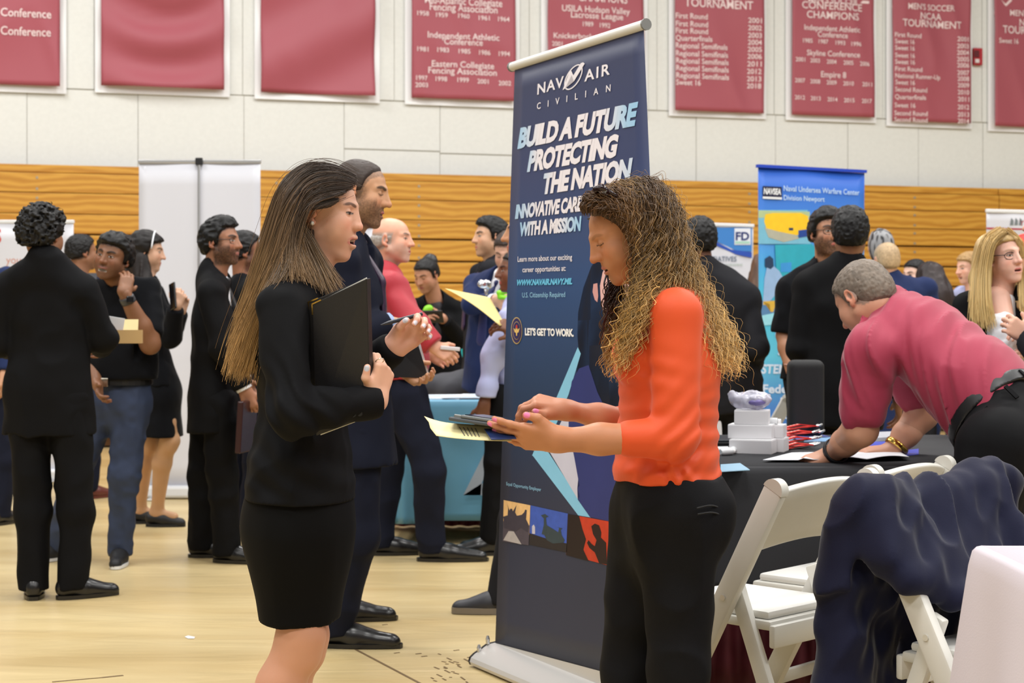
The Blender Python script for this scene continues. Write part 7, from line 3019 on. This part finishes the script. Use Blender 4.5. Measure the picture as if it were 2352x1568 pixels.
# ================================================================= woman in the orange top
D = 3.9
R = frame(fwd_of(190), V(0, 0, 1)) @ rotm('X', -25)
S = .90
C = anchor((0, .121, -.026), S, R, 1357, 601, D)
nb = P(1535, 690, D)
OSK = (188, 130, 94)
v, f, c = head_mesh(C, R, P(1525, 690, D), S, .0018, OSK, dict(
    fw=.97, jw=.92, nose=.3, open=.003, chin=-.004, lips=.9, lip=(190, 112, 96), brow_c=(140, 98, 66), brow_w=.0030, brow_a=.55, iris=(60, 50, 44), lid=.30, neck_r=.047, tipz=-.026))
parts, cols = [(v, f)], [c]
WL = P(1288, 1010, D - .20)
ELB = P(1552, 1005, D - .19)
fd = nrm(V(-1, -.02, .10))
bk = nrm(V(.02, -.78, -.62))
bk = nrm(bk - fd * np.dot(bk, fd))
th = np.cross(fd, bk)
if th[2] < 0:
    th = -th
Rh = np.stack([th, fd, bk], 1)
v, f, c = hand_mesh(WL, Rh, elbow=WL + (ELB - WL) * .75, arm_r=(.028, .036), res=.0022, skin=(188, 128, 92), nail=(226, 122, 166), S=1.0, arm_dep=.85,
                    curls=[(.10, .12, .1), (.16, .15, .1), (.22, .2, .1), (.30, .25, .1)], thumb=((.62, .72, -.10), (.10, .98, -.10), (.75, .1, .65)), spread=.05)
parts.append((v, f))
cols.append(c)
WR2 = P(1306, 942, D + .10)
ELR = P(1500, 985, D + .20)
fd = nrm(V(-.93, -.10, .26))
bk = nrm(V(.22, -.35, .88))
bk = nrm(bk - fd * np.dot(bk, fd))
th = np.cross(fd, bk)
if th[1] > 0:
    th = -th
R2 = np.stack([th, fd, bk], 1)
v, f, c = hand_mesh(WR2, R2, elbow=WR2 + (ELR - WR2) * .8, arm_r=(.027, .036), res=.0022, skin=(188, 126, 94), nail=(216, 118, 160), S=.98,
                    curls=[(.55, .75, .4), (.7, .85, .5), (.8, .9, .5), (.9, .95, .5)], thumb=((.55, .80, -.05), (.15, .98, .10), (.5, .1, .8)), spread=.05)
parts.append((v, f))
cols.append(c)
s = Sdf()
s.rc(P(1530, 1080, D), P(1535, 760, D), .09, .10, k=.04)
s.rc(P(1535, 760, D), nb, .10, .055, k=.04)
for dd in (-.15, .15):
    s.rc(P(1540, 705, D), P(1545, 725, D + dd), .042, .042, k=.03)
v, f = s.mesh(.010)
parts.append((v, f))
cols.append(np.tile(V(srgb(*OSK)), (len(v), 1)))
Vv, Ff = join(*parts)
ow = mesh_obj('person', Vv, Ff, skin_mat(), col=np.concatenate(cols))
tag(ow, 'person with long curly hair in an orange top, tapping a tablet', 'person')
orange = mat('orange_knit', (216, 76, 22), rough=.62, bump=.12, bscale=900, sheen=.1)
OR_ = frame(fwd_of(184), V(0, 0, 1))
s = Sdf()
DEP = .70
s.rc(P(1531, 1075, D), P(1534, 955, D), tw(.128), tw(.108), k=.05, R=OR_, dep=DEP)
s.rc(P(1534, 955, D), P(1538, 820, D), tw(.108), tw(.116), k=.05, R=OR_, dep=DEP)
s.rc(P(1538, 820, D), P(1552, 715, D), tw(.116), tw(.078), k=.05, R=OR_, dep=DEP)
for x in (-1, 1):
    s.el(P(1462, 815, D + .075 * x), (.060, .062, .064), k=.05)
SL, SR = P(1552, 722, D - .160), P(1560, 716, D + .165)
for sh in (SL, SR):
    s.rc(P(1548, 690, D), sh, .050, .054, k=.045)
s.rc(SL, ELB, .058, .053, k=.022)
CE = ELB + (WL - ELB) * .40
s.rc(ELB, CE, .053, .043, k=.02)
s.rc(SR, ELR, .056, .052, k=.03)
CR = ELR + (WR2 - ELR) * .40
s.rc(ELR, CR, .052, .040, k=.02)
s.rc(P(1530, 668, D), C + R @ V(0, 0, -.04), .058, .075, k=.006, neg=True)
s.flat(CE + nrm(WL - ELB) * .025, WL - ELB, .055)
s.flat(CR + nrm(WR2 - ELR) * .025, WR2 - ELR, .055)
s.cut(P(1530, 1096, D), V(.05, 0, -1))


def od(p):
    n = folds(p, .004, (6, 6, 6), 9.1)
    cf = ss(.0, .05, np.minimum(np.linalg.norm(p - CE, axis=1) - .05, np.linalg.norm(p - CR, axis=1) - .05))
    w = np.exp(-(np.linalg.norm((p - ELB) * V(1, 1, .8), axis=1) / .085) ** 2)
    r = (p - ELB) @ nrm(V(-.72, .1, .70))
    n = n + w * .0042 * np.sin(r * 170 + 5 * vnoise(p * 8))
    w2 = np.exp(-((p[:, 2] - P(0, 990, D)[2]) / .09) ** 2) * (p[:, 1] > D - .17)
    n = n + w2 * .0038 * np.sin((p[:, 2] - .35 * p[:, 0]) * 125 + 4 * vnoise(p * 7))
    w3 = np.exp(-((p[:, 2] - P(0, 850, D)[2]) / .05) ** 2) * np.exp(-((p[:, 0] - P(1450, 0, D)[0]) / .08) ** 2)
    n = n + w3 * .0035 * np.sin((p[:, 2] + .25 * p[:, 0]) * 120)
    w4 = np.exp(-((p[:, 2] - P(0, 1085, D)[2]) / .03) ** 2)
    return cf * (n + w4 * .004 * np.sin((p[:, 2] + .1 * vnoise(p * 9)) * 130))


v, f = s.mesh(.005, disp=od)
mesh_obj('sweater', v, f, orange, ow)
bd = mat('black_denim', (15, 15, 18), rough=.75, spec=.15, bump=.25, bscale=700, mottle=.2, mscale=14)
s = Sdf()
s.rc(P(1530, 1085, D), P(1536, 1165, D), tw(.118), tw(.128), k=.05, R=OR_, dep=DEP)
for (dx, dd, kx) in ((1560, -.085, 1560), (1500, .085, 1448)):
    s.rc(P(dx, 1170, D + dd), P(kx, 1530, D + dd), .108, .070, k=.05)
    s.rc(P(kx, 1530, D + dd), P(kx + 12, 1840, D + dd), .070, .052, k=.04)
for x in (-1, 1):
    s.sph(P(1592, 1178, D + .07 * x), .092, k=.06)
s.cut(P(1530, 1086, D), V(0, 0, 1))
v, f = s.mesh(.006, disp=lambda p: folds(p, .009, (9, 9, 9), 5.5))
tr = mesh_obj('trousers', v, f, bd, ow)
# back pocket stitching and belt loop
mb = MB()
pk = [P(1600, 1166, D - .213), P(1632, 1160, D - .19), P(1660, 1168, D - .14)]
mb.tube([q + V(0, -.004, 0) for q in spline(pk, 10)], .0022, 5)
pk = [P(1602, 1180, D - .213), P(1634, 1176, D - .192), P(1662, 1184, D - .14)]
mb.tube([q + V(0, -.004, 0) for q in spline(pk, 10)], .0022, 5)
mb.build('pocket_edge', mat('denim_edge', (12, 12, 14), rough=.8), tr)
for (dd, kx) in ((-.085, 1560), (.085, 1448)):
    an = P(kx + 12, 1840, D + dd)
    shoe_mesh(V(an[0] + .08, an[1], 0), V(an[0] - .18, an[1], 0), m=leather, parent=ow)
# sunglasses pushed up on the hair
mb = MB()
for dd, w_ in ((-.075, 1), (.02, .9)):
    mb.tube([P(1372, 446, D + dd * .5 - .02), P(1368, 434, D + dd - .01), P(1384, 430, D + dd - .02), P(1402, 444, D + dd * .8 - .03)], [.004, .008, .009, .004], 8)
mb.tube([P(1384, 432, D - .085), P(1400, 440, D - .092), P(1418, 450, D - .098)], [.005, .0045, .004], 8)
sg = mb.build('sunglasses', mat('sunglass_brown', (34, 18, 22), rough=.15), ow, smooth=True)
mb = MB()
mb.bar(P(1385, 436, D - .092), P(1394, 440, D - .096), .006, .007)
mb.build('hinge', metal, sg)
# curly hair
hd = D
s = Sdf()
s.el(C + R @ (V(0, -.018, .036) * S), V(.086, .104, .092) * S, R)
s.chain([P(1486, 510, hd), P(1506, 590, hd), P(1556, 690, hd), P(1630, 800, hd - .02)], [.074, .070, .056, .028], k=.05)
s.rc(P(1480, 560, hd - .06), P(1462, 680, hd - .10), .035, .035, k=.05)
s.rc(P(1470, 580, hd + .06), P(1440, 760, hd + .10), .035, .03, k=.05)
v, f = s.mesh(.005, disp=lambda p: .010 * vnoise(p * 38) + .005 * vnoise(p * 90) - under(p, C, R, S, .066, .024), dmargin=.06)
c = np.tile(V(srgb(54, 38, 26)), (len(v), 1)) * (1 + .3 * vnoise(v * 70))[:, None]
c = blend(c, V(srgb(120, 88, 50)), ss(P(0, 680, hd)[2], P(0, 840, hd)[2], v[:, 2]))
oh = mesh_obj('hair', v, f, strand_m, ow, col=c)
GA = [gp(l) for l in (
    [(1468, 540, -.088), (1466, 580, -.098), (1464, 630, -.105), (1456, 690, -.135), (1436, 760, -.145), (1414, 848, -.11)],
    [(1456, 492, -.085), (1476, 545, -.102), (1480, 605, -.110), (1474, 660, -.140), (1456, 730, -.165), (1432, 830, -.14)],
    [(1446, 462, -.077), (1488, 512, -.104), (1502, 585, -.113), (1502, 640, -.125), (1490, 680, -.165), (1472, 740, -.175)],
    [(1440, 446, -.062), (1502, 482, -.102), (1530, 562, -.108), (1542, 630, -.112), (1572, 700, -.13), (1622, 800, -.12), (1652, 850, -.10)],
    [(1440, 436, -.046), (1506, 454, -.088), (1546, 536, -.092), (1566, 620, -.092), (1606, 700, -.09), (1654, 790, -.07), (1678, 845, -.06)],
    [(1440, 428, -.025), (1502, 432, -.060), (1550, 500, -.064), (1572, 592, -.060), (1614, 690, -.05), (1660, 770, -.03), (1686, 835, -.02)],
    [(1442, 424, .010), (1498, 424, -.01), (1544, 470, -.02), (1572, 565, -.01), (1614, 670, .0), (1664, 760, .0), (1692, 825, .0)])]
n1, K1 = 1700, 105
st = guide_hair(GA, n1, K1, .007, .014, (.78, 1.04), curl=(.0070, .043), seed=21, clump=170)
v, f = strands(st, .0009, .0006)
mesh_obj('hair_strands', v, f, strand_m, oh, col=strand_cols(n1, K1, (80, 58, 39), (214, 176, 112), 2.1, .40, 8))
# fringe and temple, combed back from the forehead in short waves
GF = [gp(l) for l in (
    [(1342, 486, -.030), (1340, 470, -.034), (1354, 452, -.042), (1394, 438, -.056), (1440, 440, -.076), (1486, 480, -.10)],
    [(1352, 488, -.045), (1356, 470, -.054), (1380, 458, -.066), (1414, 456, -.080), (1452, 478, -.094), (1480, 530, -.105)],
    [(1388, 490, -.070), (1396, 474, -.080), (1418, 472, -.088), (1444, 496, -.096), (1464, 536, -.102), (1474, 590, -.106)],
    [(1428, 516, -.082), (1434, 502, -.090), (1450, 510, -.096), (1464, 536, -.101), (1470, 580, -.104), (1470, 625, -.108)])]
st = guide_hair(GF, 620, 60, .005, .008, (.8, 1.05), curl=(.0055, .034), seed=22, clump=70)
v, f = strands(st, .0009, .0006)
mesh_obj('hair_strands', v, f, strand_m, oh, col=strand_cols(620, 60, (80, 56, 38), (124, 92, 58), 1.0, .36, 9))
GT = [gp(l) for l in (
    [(1348, 470, .0), (1374, 446, .0), (1424, 424, .0), (1480, 420, .0), (1534, 448, .0)],
    [(1348, 472, -.02), (1376, 450, -.030), (1426, 430, -.040), (1482, 430, -.052), (1532, 466, -.06)],
    [(1354, 474, -.035), (1386, 456, -.052), (1432, 442, -.066), (1486, 452, -.085), (1528, 500, -.095)],
    [(1348, 474, .03), (1376, 450, .035), (1426, 428, .04), (1482, 424, .04), (1534, 456, .03)])]
st = guide_hair(GT, 460, 50, .005, .008, (.8, 1.05), curl=(.0055, .038), seed=23, clump=60)
v, f = strands(st, .0009, .0006)
mesh_obj('hair_strands', v, f, strand_m, oh, col=strand_cols(460, 50, (108, 82, 54), (160, 128, 80), 1.0, .34, 10))
# thin wet-looking locks hanging on the far side of the face
GX = [gp(l) for l in ([(1408, 640, .05), (1392, 660, .05), (1388, 700, .05), (1384, 750, .05), (1392, 790, .05), (1382, 840, .05)],
                      [(1420, 650, .05), (1412, 690, .05), (1420, 740, .06), (1412, 790, .06), (1402, 850, .05)],
                      [(1432, 650, .05), (1440, 700, .05), (1436, 760, .05), (1424, 810, .06), (1414, 870, .05)])]
st = guide_hair(GX, 150, 50, .004, .010, (.75, 1.05), curl=(.007, .045), seed=24, clump=14)
v, f = strands(st, .0010, .0006)
mesh_obj('hair_strands', v, f, strand_m, oh, col=strand_cols(150, 50, (46, 30, 30), (206, 164, 98), 2.6, .25, 11))
GM = [gp(l) for l in ([(1393, 632, -.012), (1388, 655, -.02), (1394, 680, -.022), (1388, 705, -.022), (1392, 730, -.02), (1384, 752, -.018), (1380, 775, -.016)],
                      [(1395, 633, -.010), (1398, 660, -.02), (1389, 685, -.022), (1396, 712, -.022), (1386, 738, -.02), (1386, 756, -.018), (1376, 790, -.016)])]
st = np.concatenate([spline(g, 40)[None] + RNG.normal(size=(9, 1, 3)) * .0008 for g in GM])
v, f = strands(st, .0012, .0008)
mesh_obj('hair_strands', v, f, strand_m, oh, col=strand_cols(18, 40, (30, 18, 26), (60, 40, 36), 2.0, .2, 12))
st = guide_hair(GA, 130, 80, .014, .026, (.5, 1.08), curl=(.009, .05), seed=25)
v, f = strands(st, .0005, .0003)
mesh_obj('hair_strands', v, f, strand_m, oh, col=strand_cols(130, 80, (110, 82, 52), (206, 166, 100), 1.0, .2, 13))
# tablet in its case
tbm = mat('case_grey', (70, 74, 78), rough=.5)
tab = empty('tablet', P(1110, 965, D - .16), 'tablet in a grey case held flat by the curly-haired person in orange', 'tablet')
ta, tb2 = P(1034, 953, D - .165), P(1206, 978, D - .20)
ex = nrm(tb2 - ta)
ny = nrm(V(.04, 1, -.035) - ex * np.dot(V(.04, 1, -.035), ex))
nz = np.cross(ex, ny)
RT = np.stack([ex, ny, nz], 1)
L = np.linalg.norm(tb2 - ta)
mid = (ta + tb2) / 2 + ny * .11
mb = MB()
mb.box(mid - nz * .008, (L, .245, .009), RT, bev=.003)
keep(mb.build('case_back', tbm), tab)
mb = MB()
mb.box(mid + nz * .001 + ex * .012, (L - .03, .24, .008), RT, bev=.003)
keep(mb.build('case_rim', mat('case_light', (104, 108, 110), rough=.45)), tab)
mb = MB()
mb.box(mid + nz * .0055 + ex * .012, (L - .045, .215, .002), RT)
keep(mb.build('screen', mat('screen_glass', (20, 22, 26), rough=.08)), tab)
mb = MB()
mb.box(ta + ex * .035 - nz * .001 - ny * .0, (.050, .010, .010), RT, bev=.002)
keep(mb.build('stand_hinge', mat('hinge_grey', (140, 142, 140), rough=.4, metal=.5)), tab)
# papers below the tablet
crm = mat('cream_paper', (238, 226, 170), rough=.6)
mb = MB()
pa = [P(976, 964, D - .10), P(1058, 1008, D - .20), P(1172, 1014, D - .21), P(1150, 985, D - .05)]


def cp(u, v_):
    a = P(992 + (1178 - 992) * u, 968 + 40 * u ** .6 - 0, D - .08 - .10 * v_)
    x = 1000 + 175 * u + 28 * (v_ - .5) * (1 - u)
    y = 985 + 22 * (v_ - .5) * 1.6 + 10 * u
    z = -.008 * math.sin(u * 3.1)
    q = P(x, y, D - .13 - .07 * v_)
    if u < .3:
        q = q + V(-.012 * (1 - u / .3), 0, .012 * (1 - u / .3) ** 2 * (1 if v_ < .5 else .2))
    return q + V(0, 0, z * .3)


mb.grid(cp, 18, 8)
o = mb.build('paper_sheet', crm, smooth=True)
solidify(o, .001, 0)
tag(o, 'cream paper sheet with a curling corner held under the grey tablet', 'paper')
mb = MB()
for i in range(5):
    u0 = .34 + .05 * i
    a, b2 = cp(u0, .25), cp(u0 + .015, .8)
    mb.bar(a + V(0, -.001, .0015), b2 + V(0, -.001, .0015), .0022, .0006)
mb.build('print_lines', mat('ink_grey', (110, 106, 96), rough=.8), o)
mb = MB()
qd = [P(1112, 984, D - .17), P(1128, 1008, D - .225), P(1186, 1006, D - .215), P(1170, 984, D - .17)]
mb.add(qd + [q - V(0, 0, .002) for q in qd], [(0, 1, 2, 3), (7, 6, 5, 4), (0, 4, 5, 1), (1, 5, 6, 2), (2, 6, 7, 3), (3, 7, 4, 0)])
o = mb.build('leaflet', mat('leaf_navy', (34, 52, 96), rough=.35))
tag(o, 'dark blue leaflet corner between the grey tablet and the cream sheet', 'leaflet')

# ================================================================= bending man in the crimson polo
D = 5.35
R = frame(fwd_of(126), V(0, 0, 1)) @ rotm('X', -36)
S = 1.02
C = anchor((-.078, -.012, 0), S, R, 1954, 680, D - .07)
BSK = (202, 148, 120)
v, f, c = head_mesh(C, R, P(2045, 735, D + .02), S, .003, BSK, dict(fw=1.04, jw=1.1, nose=1.1, neck_r=.062, brow_c=(120, 96, 78), brow_a=.5, scalp=(120, 106, 94), hairline=.055, lid=.3))
parts, cols = [(v, f)], [c]
ELn, WLn = P(1976, 985, 5.22), P(1915, 1040, 5.40)
SHn, SHf = P(2000, 805, 5.14), P(2060, 770, 5.62)
ELf, WRf = P(2118, 950, 5.72), P(2052, 1034, 5.70)
for (W_, E_, S_, fd, bk, ths, A) in ((WLn, ELn, SHn, V(-.80, .15, -.28), V(-.25, -.30, .9), 1, .05), (WRf, ELf, SHf, V(-1, .05, -.05), V(0, -.2, 1), 1, .05)):
    fd = nrm(fd)
    bk = nrm(bk - fd * np.dot(bk, fd))
    th = np.cross(fd, bk) * (1 if W_ is WLn else -1)
    # left hand, palm down, fingers to the left: thumb points away; right hand: towards the camera
    want = 1 if W_ is WLn else -1
    if np.dot(th, V(0, 1, 0)) * want < 0:
        th = -th
    v, f, c = hand_mesh(W_, np.stack([th, fd, bk], 1), elbow=E_, arm_r=(.034, .046), res=.0035, skin=BSK, nail=(230, 190, 176), S=1.05, curls=[(.12, .2, .1)] * 4, spread=.08)
    parts.append((v, f))
    cols.append(c)
    s = Sdf()
    s.rc(S_ + (E_ - S_) * .3, E_, .054, .056, k=.02)
    s.rc(E_, E_ + (W_ - E_) * .4, .058, .050, k=.02)
    v, f = s.mesh(.006)
    parts.append((v, f))
    cols.append(np.tile(V(srgb(*BSK)), (len(v), 1)) * (1 + .05 * vnoise(v * 40))[:, None])
s = Sdf()
s.rc(P(2290, 940, 5.1), P(2110, 790, 5.3), .07, .08, k=.04)
s.rc(P(2110, 790, 5.3), P(2045, 735, 5.36), .08, .06, k=.04)
v, f = s.mesh(.012)
parts.append((v, f))
cols.append(np.tile(V(srgb(*BSK)), (len(v), 1)))
Vv, Ff = join(*parts)
bmn = mesh_obj('person', Vv, Ff, skin_mat(), col=np.concatenate(cols))
tag(bmn, 'person in a crimson polo shirt with cropped grey hair, bending over the black table', 'person')
hair_cap(C, R, S, (116, 104, 92), 'greybrown', bmn, thick=.0075, amp=.0022, freq=150, hairline=.058, low=-.06, res=.0035, fw=1.04, jit=.22)
crim = mat('crimson_polo', (160, 46, 72), rough=.72, bump=.15, bscale=700, sheen=.25)
ax_ = nrm(P(2080, 760, 5.34) - P(2290, 970, 5.08))
BR_ = frame(np.cross(ax_, nrm(SHf - SHn)) * -1, ax_)
lat = nrm(SHf - SHn)
fwv = nrm(np.cross(ax_, lat))
if fwv[2] > 0:
    fwv = -fwv
BR_ = np.stack([lat, fwv, ax_], 1)
s = Sdf()
s.rc(P(2305, 985, 5.08), P(2240, 885, 5.15), .205, .205, k=.06, R=BR_, dep=.74)
s.rc(P(2240, 885, 5.15), P(2140, 800, 5.27), .205, .205, k=.06, R=BR_, dep=.68)
s.rc(P(2140, 800, 5.27), P(2075, 760, 5.33), .200, .15, k=.06, R=BR_, dep=.62)
for sh in (SHn, SHf):
    s.rc(P(2075, 748, 5.34), sh, .085, .080, k=.06)
s.rc(P(2075, 755, 5.34), P(2038, 712, 5.36), .090, .078, k=.03)
for sh, el, tt in ((SHn, ELn, .74), (SHf, ELf, .70)):
    e = sh + (el - sh) * tt
    s.rc(sh, e, .082, .078, k=.035)
    s.flat(e + nrm(el - sh) * .055, el - sh, .10, .05)
s.rc(P(2030, 705, 5.36), C, .066, .075, k=.004, neg=True)


def bd_(p):
    u = p @ ax_
    q = p @ lat
    w = p @ fwv
    hm = np.min([np.abs((p - (a_ + (b_ - a_) * t_)) @ nrm(b_ - a_)) + .3 * (np.linalg.norm(p - (a_ + (b_ - a_) * t_), axis=1) > .13) for a_, b_, t_ in ((SHn, ELn, .74), (SHf, ELf, .70))], axis=0)
    n = ss(.0, .06, hm) * folds(np.stack([u * .7 + w * .9, u * .25 - w * .35, q], 1), .019, (20, 9, 5), 2.0)
    return n


v, f = s.mesh(.007, disp=bd_)
po = mesh_obj('polo_shirt', v, f, crim, bmn)
s = Sdf()
nk = nrm(C - P(2060, 735, 5.35))
s.rc(P(2062, 738, 5.35), P(2034, 694, 5.36), .086, .080, k=.01)
s.rc(P(2072, 750, 5.35), P(2000, 640, 5.36), .070, .070, k=.002, neg=True)
s.cut(P(2036, 690, 5.36), nrm(V(-.55, 0, .8)))
v, f = s.mesh(.006)
mesh_obj('collar', v, f, mat('crimson_collar', (150, 36, 62), rough=.75), bmn)
# trousers, belt
s = Sdf()
s.rc(P(2318, 1000, 5.05), P(2296, 955, 5.09), .195, .200, k=.05, R=BR_, dep=.78)
for dd, x in ((-.16, 2225), (.04, 2235)):
    s.rc(P(2290, 1030, 5.02 + dd), P(x + 15, 1290, 5.0 + dd), .125, .092, k=.05)
    s.rc(P(x + 15, 1290, 5.0 + dd), P(x + 40, 1560, 5.0 + dd), .092, .072, k=.04)
s.sph(P(2350, 1010, 4.95), .14, k=.06)
s.sph(P(2350, 1010, 5.15), .14, k=.06)
s.cut(P(2262, 932, 5.08), ax_ * 1.0)
v, f = s.mesh(.008, disp=lambda p: folds(p, .010, (7, 7, 5), 8.8))
tr = mesh_obj('trousers', v, f, blk_suit, bmn)
cb = P(2270, 940, 5.08)
s = Sdf()
s.rc(P(2318, 1000, 5.05), P(2285, 940, 5.10), .204, .210, k=.0, R=BR_, dep=.79)
s.cut(cb + ax_ * .008, ax_)
s.cut(cb - ax_ * .034, -ax_)
v, f = s.mesh(.005)
mesh_obj('belt', v, f, belt_m, bmn)
for t in (3.35, 3.9, 4.5):
    rad = nrm(lat * math.cos(t) * .208 + fwv * math.sin(t) * .164)
    q = cb + lat * .212 * math.cos(t) + fwv * .168 * math.sin(t)
    mb = MB()
    mb.bar(q - ax_ * .04, q + ax_ * .014, .013, .006, up=rad)
    mb.build('belt_loop', blk_suit, tr)
for dd in (-.16, .04):
    a = P(2270, HY, 5.0 + dd)
    shoe_mesh(V(a[0] + .07, 5.0 + dd, 0), V(a[0] - .22, 5.06 + dd, 0), m=leather, parent=bmn)
for (W_, E_, m_, r_b, nm) in ((WLn, ELn, mat('black_band', (26, 26, 30), rough=.5), .047, 'wristband'), (WRf, ELf, gold, .045, 'gold_watch')):
    d_ = nrm(E_ - W_)
    c_ = W_ + d_ * .02
    mb = MB()
    hw = .010
    mb.tube([c_ - d_ * hw, c_ - d_ * hw * .5, c_ + d_ * hw * .5, c_ + d_ * hw], [r_b * .97, r_b, r_b, r_b * .97], 20, cap=False)
    o = mb.build(nm, m_, bmn, smooth=True)
    solidify(o, .005)

# ================================================================= fair woman at the right
g = Fig(2300, 7.0, 1.645, 288, wide=.92)
g.set(head=P(2305, 592, 6.98), neck=P(2296, 672, 7.0), shR=P(2222, 706, 7.0), shL=P(2372, 706, 7.05), elR=P(2222, 800, 6.95), wrR=P(2290, 850, 6.82), elL=P(2380, 800, 6.95), wrL=P(2372, 800, 6.8), chest=P(2296, 750, 7.0))
g.hy, g.hp, g.hr = 291, 2, 6
fw_ = make_person(g, 'person with straight blonde hair and dark glasses, white blouse and black jacket', dict(
    skin=(232, 184, 164), hres=.003, face=dict(fw=.98, jw=.92, nose=.8, open=.004, lips=1.1, lip=(196, 98, 100), brow_c=(150, 116, 80), brow_a=.5), hs=.94,
    hands={'R': dict(dir=(.6, -.3, .6), curl=(.5, .6)), 'L': dict(dir=(-.5, -.3, .6), curl=(.7, .7))},
    chest_skin=[('rc', (P(2288, 690, 6.96), P(2300, 735, 6.90), .064, .055), dict(k=.03))],
    wear=[('jacket', blk_suit, dict(bust=.015, vee_z=.04, t=.012))], bib=(wshirt, None)))
s = Sdf()
s.rc(P(2302, 752, 6.885), P(2310, 850, 6.86), .070, .078, k=.02)
s.rc(P(2298, 690, 6.80), P(2306, 752, 6.80), .050, .008, k=.01, neg=True)
v, f = s.mesh(.007, disp=lambda p: folds(p, .010, (14, 14, 30), 1.7))
mesh_obj('blouse', v, f, wshirt, fw_)
glasses(g.J['head'], g.headR(), .95, fw_, frame_m, w=.026, h=.016)
hd = 7.0
Rh = g.headR()
hc = g.J['head']
s = Sdf()
s.el(hc + Rh @ V(0, -.018, .036), (.084, .100, .092), Rh)
s.el(hc + Rh @ V(0, .02, .06), (.068, .06, .055), Rh, k=.03)
s.chain([P(2262, 570, 6.98), P(2254, 640, 6.95), P(2256, 710, 6.88)], [.045, .045, .030], k=.04)
s.chain([P(2330, 600, 7.0), P(2342, 660, 6.98), P(2346, 700, 6.92)], [.04, .035, .02], k=.04)
v, f = s.mesh(.006, disp=lambda p: .006 * vnoise(p * V(60, 60, 8)) - under(p, hc, Rh, .95, .062), dmargin=.06)
c = np.tile(V(srgb(186, 156, 104)), (len(v), 1)) * (1 + .25 * vnoise(v * V(60, 60, 6)))[:, None]
fh = mesh_obj('hair', v, f, strand_m, fw_, col=c)
GA = [gp(l) for l in (
    [(2298, 530, -.06), (2264, 556, -.09), (2246, 620, -.10), (2242, 680, -.14), (2240, 730, -.16)],
    [(2302, 530, -.08), (2270, 556, -.11), (2256, 620, -.12), (2254, 690, -.16), (2260, 742, -.17)],
    [(2304, 532, -.09), (2278, 558, -.116), (2266, 620, -.12), (2266, 690, -.16), (2276, 744, -.17)])]
st = guide_hair(GA, 900, 18, .008, .014, (.8, 1.05), seed=31, clump=40)
v, f = strands(st, .0013, .0008)
mesh_obj('hair_strands', v, f, strand_m, fh, col=strand_cols(900, 18, (196, 164, 104), (236, 206, 142), 1.0, .18, 14))
GA = [gp(l) for l in (
    [(2318, 530, -.06), (2346, 564, -.05), (2350, 640, -.05), (2354, 690, -.08), (2366, 712, -.10)],
    [(2312, 530, -.08), (2340, 564, -.08), (2344, 640, -.07), (2346, 690, -.11), (2350, 720, -.13)])]
st = guide_hair(GA, 450, 18, .007, .012, (.8, 1.05), seed=32, clump=24)
v, f = strands(st, .0013, .0008)
mesh_obj('hair_strands', v, f, strand_m, fh, col=strand_cols(450, 18, (190, 156, 98), (232, 202, 140), 1.0, .18, 15))

# ================================================================= navy jacket over the chair
jm = mat('navy_cotton', (22, 24, 46), rough=.75, spec=.15, bump=.2, bscale=500, sheen=.15)
cw = ch3
fz, rz_ = f3, r3
co = V(*ch3.location)
Lr = r3


def cl(x, y, z):
    """Chair coordinates (x right, y facing) to world."""
    return co + r3 * x + f3 * y + V(0, 0, z)


s = Sdf()
tb_ = [cl(-.25, -.235, .785), cl(.25, -.235, .795)]
s.rc(tb_[0], tb_[1], .035, .040, k=.03)
for x in np.linspace(-.25, .25, 15):
    # inside fall: short at the left post, down to the seat at the right
    uu = .5 + x * (-1 if np.dot(r3, V(1, 0, 0)) < 0 else 1) / .5
    ze = .63 - .15 * uu
    s.rc(cl(x, -.215, .785), cl(x * .97, -.215 + (.815 - ze) * .54 + .035, ze), .026, .022, k=.05)
    # outside fall behind the chair
    lowz = .30 if x * (-1 if np.dot(r3, V(1, 0, 0)) > 0 else 1) > .05 else .36
    s.rc(cl(x, -.25, .80), cl(x * 1.0, -.27, lowz + .04), .024, .022, k=.05)
for x in (-.215, .215):
    s.sph(cl(x, -.215, .80), .058, k=.04)
left = -1 if np.dot(r3, V(1, 0, 0)) > 0 else 1
xL = left * .27
s.chain([cl(xL, -.25, .785), cl(xL * 1.02, -.27, .60), cl(xL * 1.0, -.27, .34), cl(xL * .95, -.27, .10)], [.040, .050, .055, .050], k=.03)
s.chain([cl(xL * .86, -.22, .78), cl(xL * .88, -.15, .68), cl(xL * .86, -.10, .64)], [.042, .046, .036], k=.03)
s.chain([cl(-xL * .80, -.20, .78), cl(-xL * .80, -.10, .64), cl(-xL * .80, -.03, .52)], [.045, .045, .04], k=.03)
s.chain([cl(-xL * .7, -.25, .82), cl(-xL * .95, -.24, .82), cl(-xL * 1.15, -.22, .80), cl(-xL * 1.1, -.18, .60)], [.03, .045, .045, .04], k=.03)


def jn(p):
    q = np.stack([(p - co) @ r3, (p - co) @ f3, p[:, 2]], 1)
    return folds(np.stack([q[:, 0] + .5 * q[:, 2], q[:, 1], q[:, 2] * .45 - q[:, 0] * .35], 1), .026, (13, 9, 10), 4.4)


v, f = s.mesh(.0065, disp=jn)
nj = mesh_obj('jacket', v, f, jm)
tag(nj, 'dark navy jacket hanging over the back of the white chair at the lower right', 'jacket')
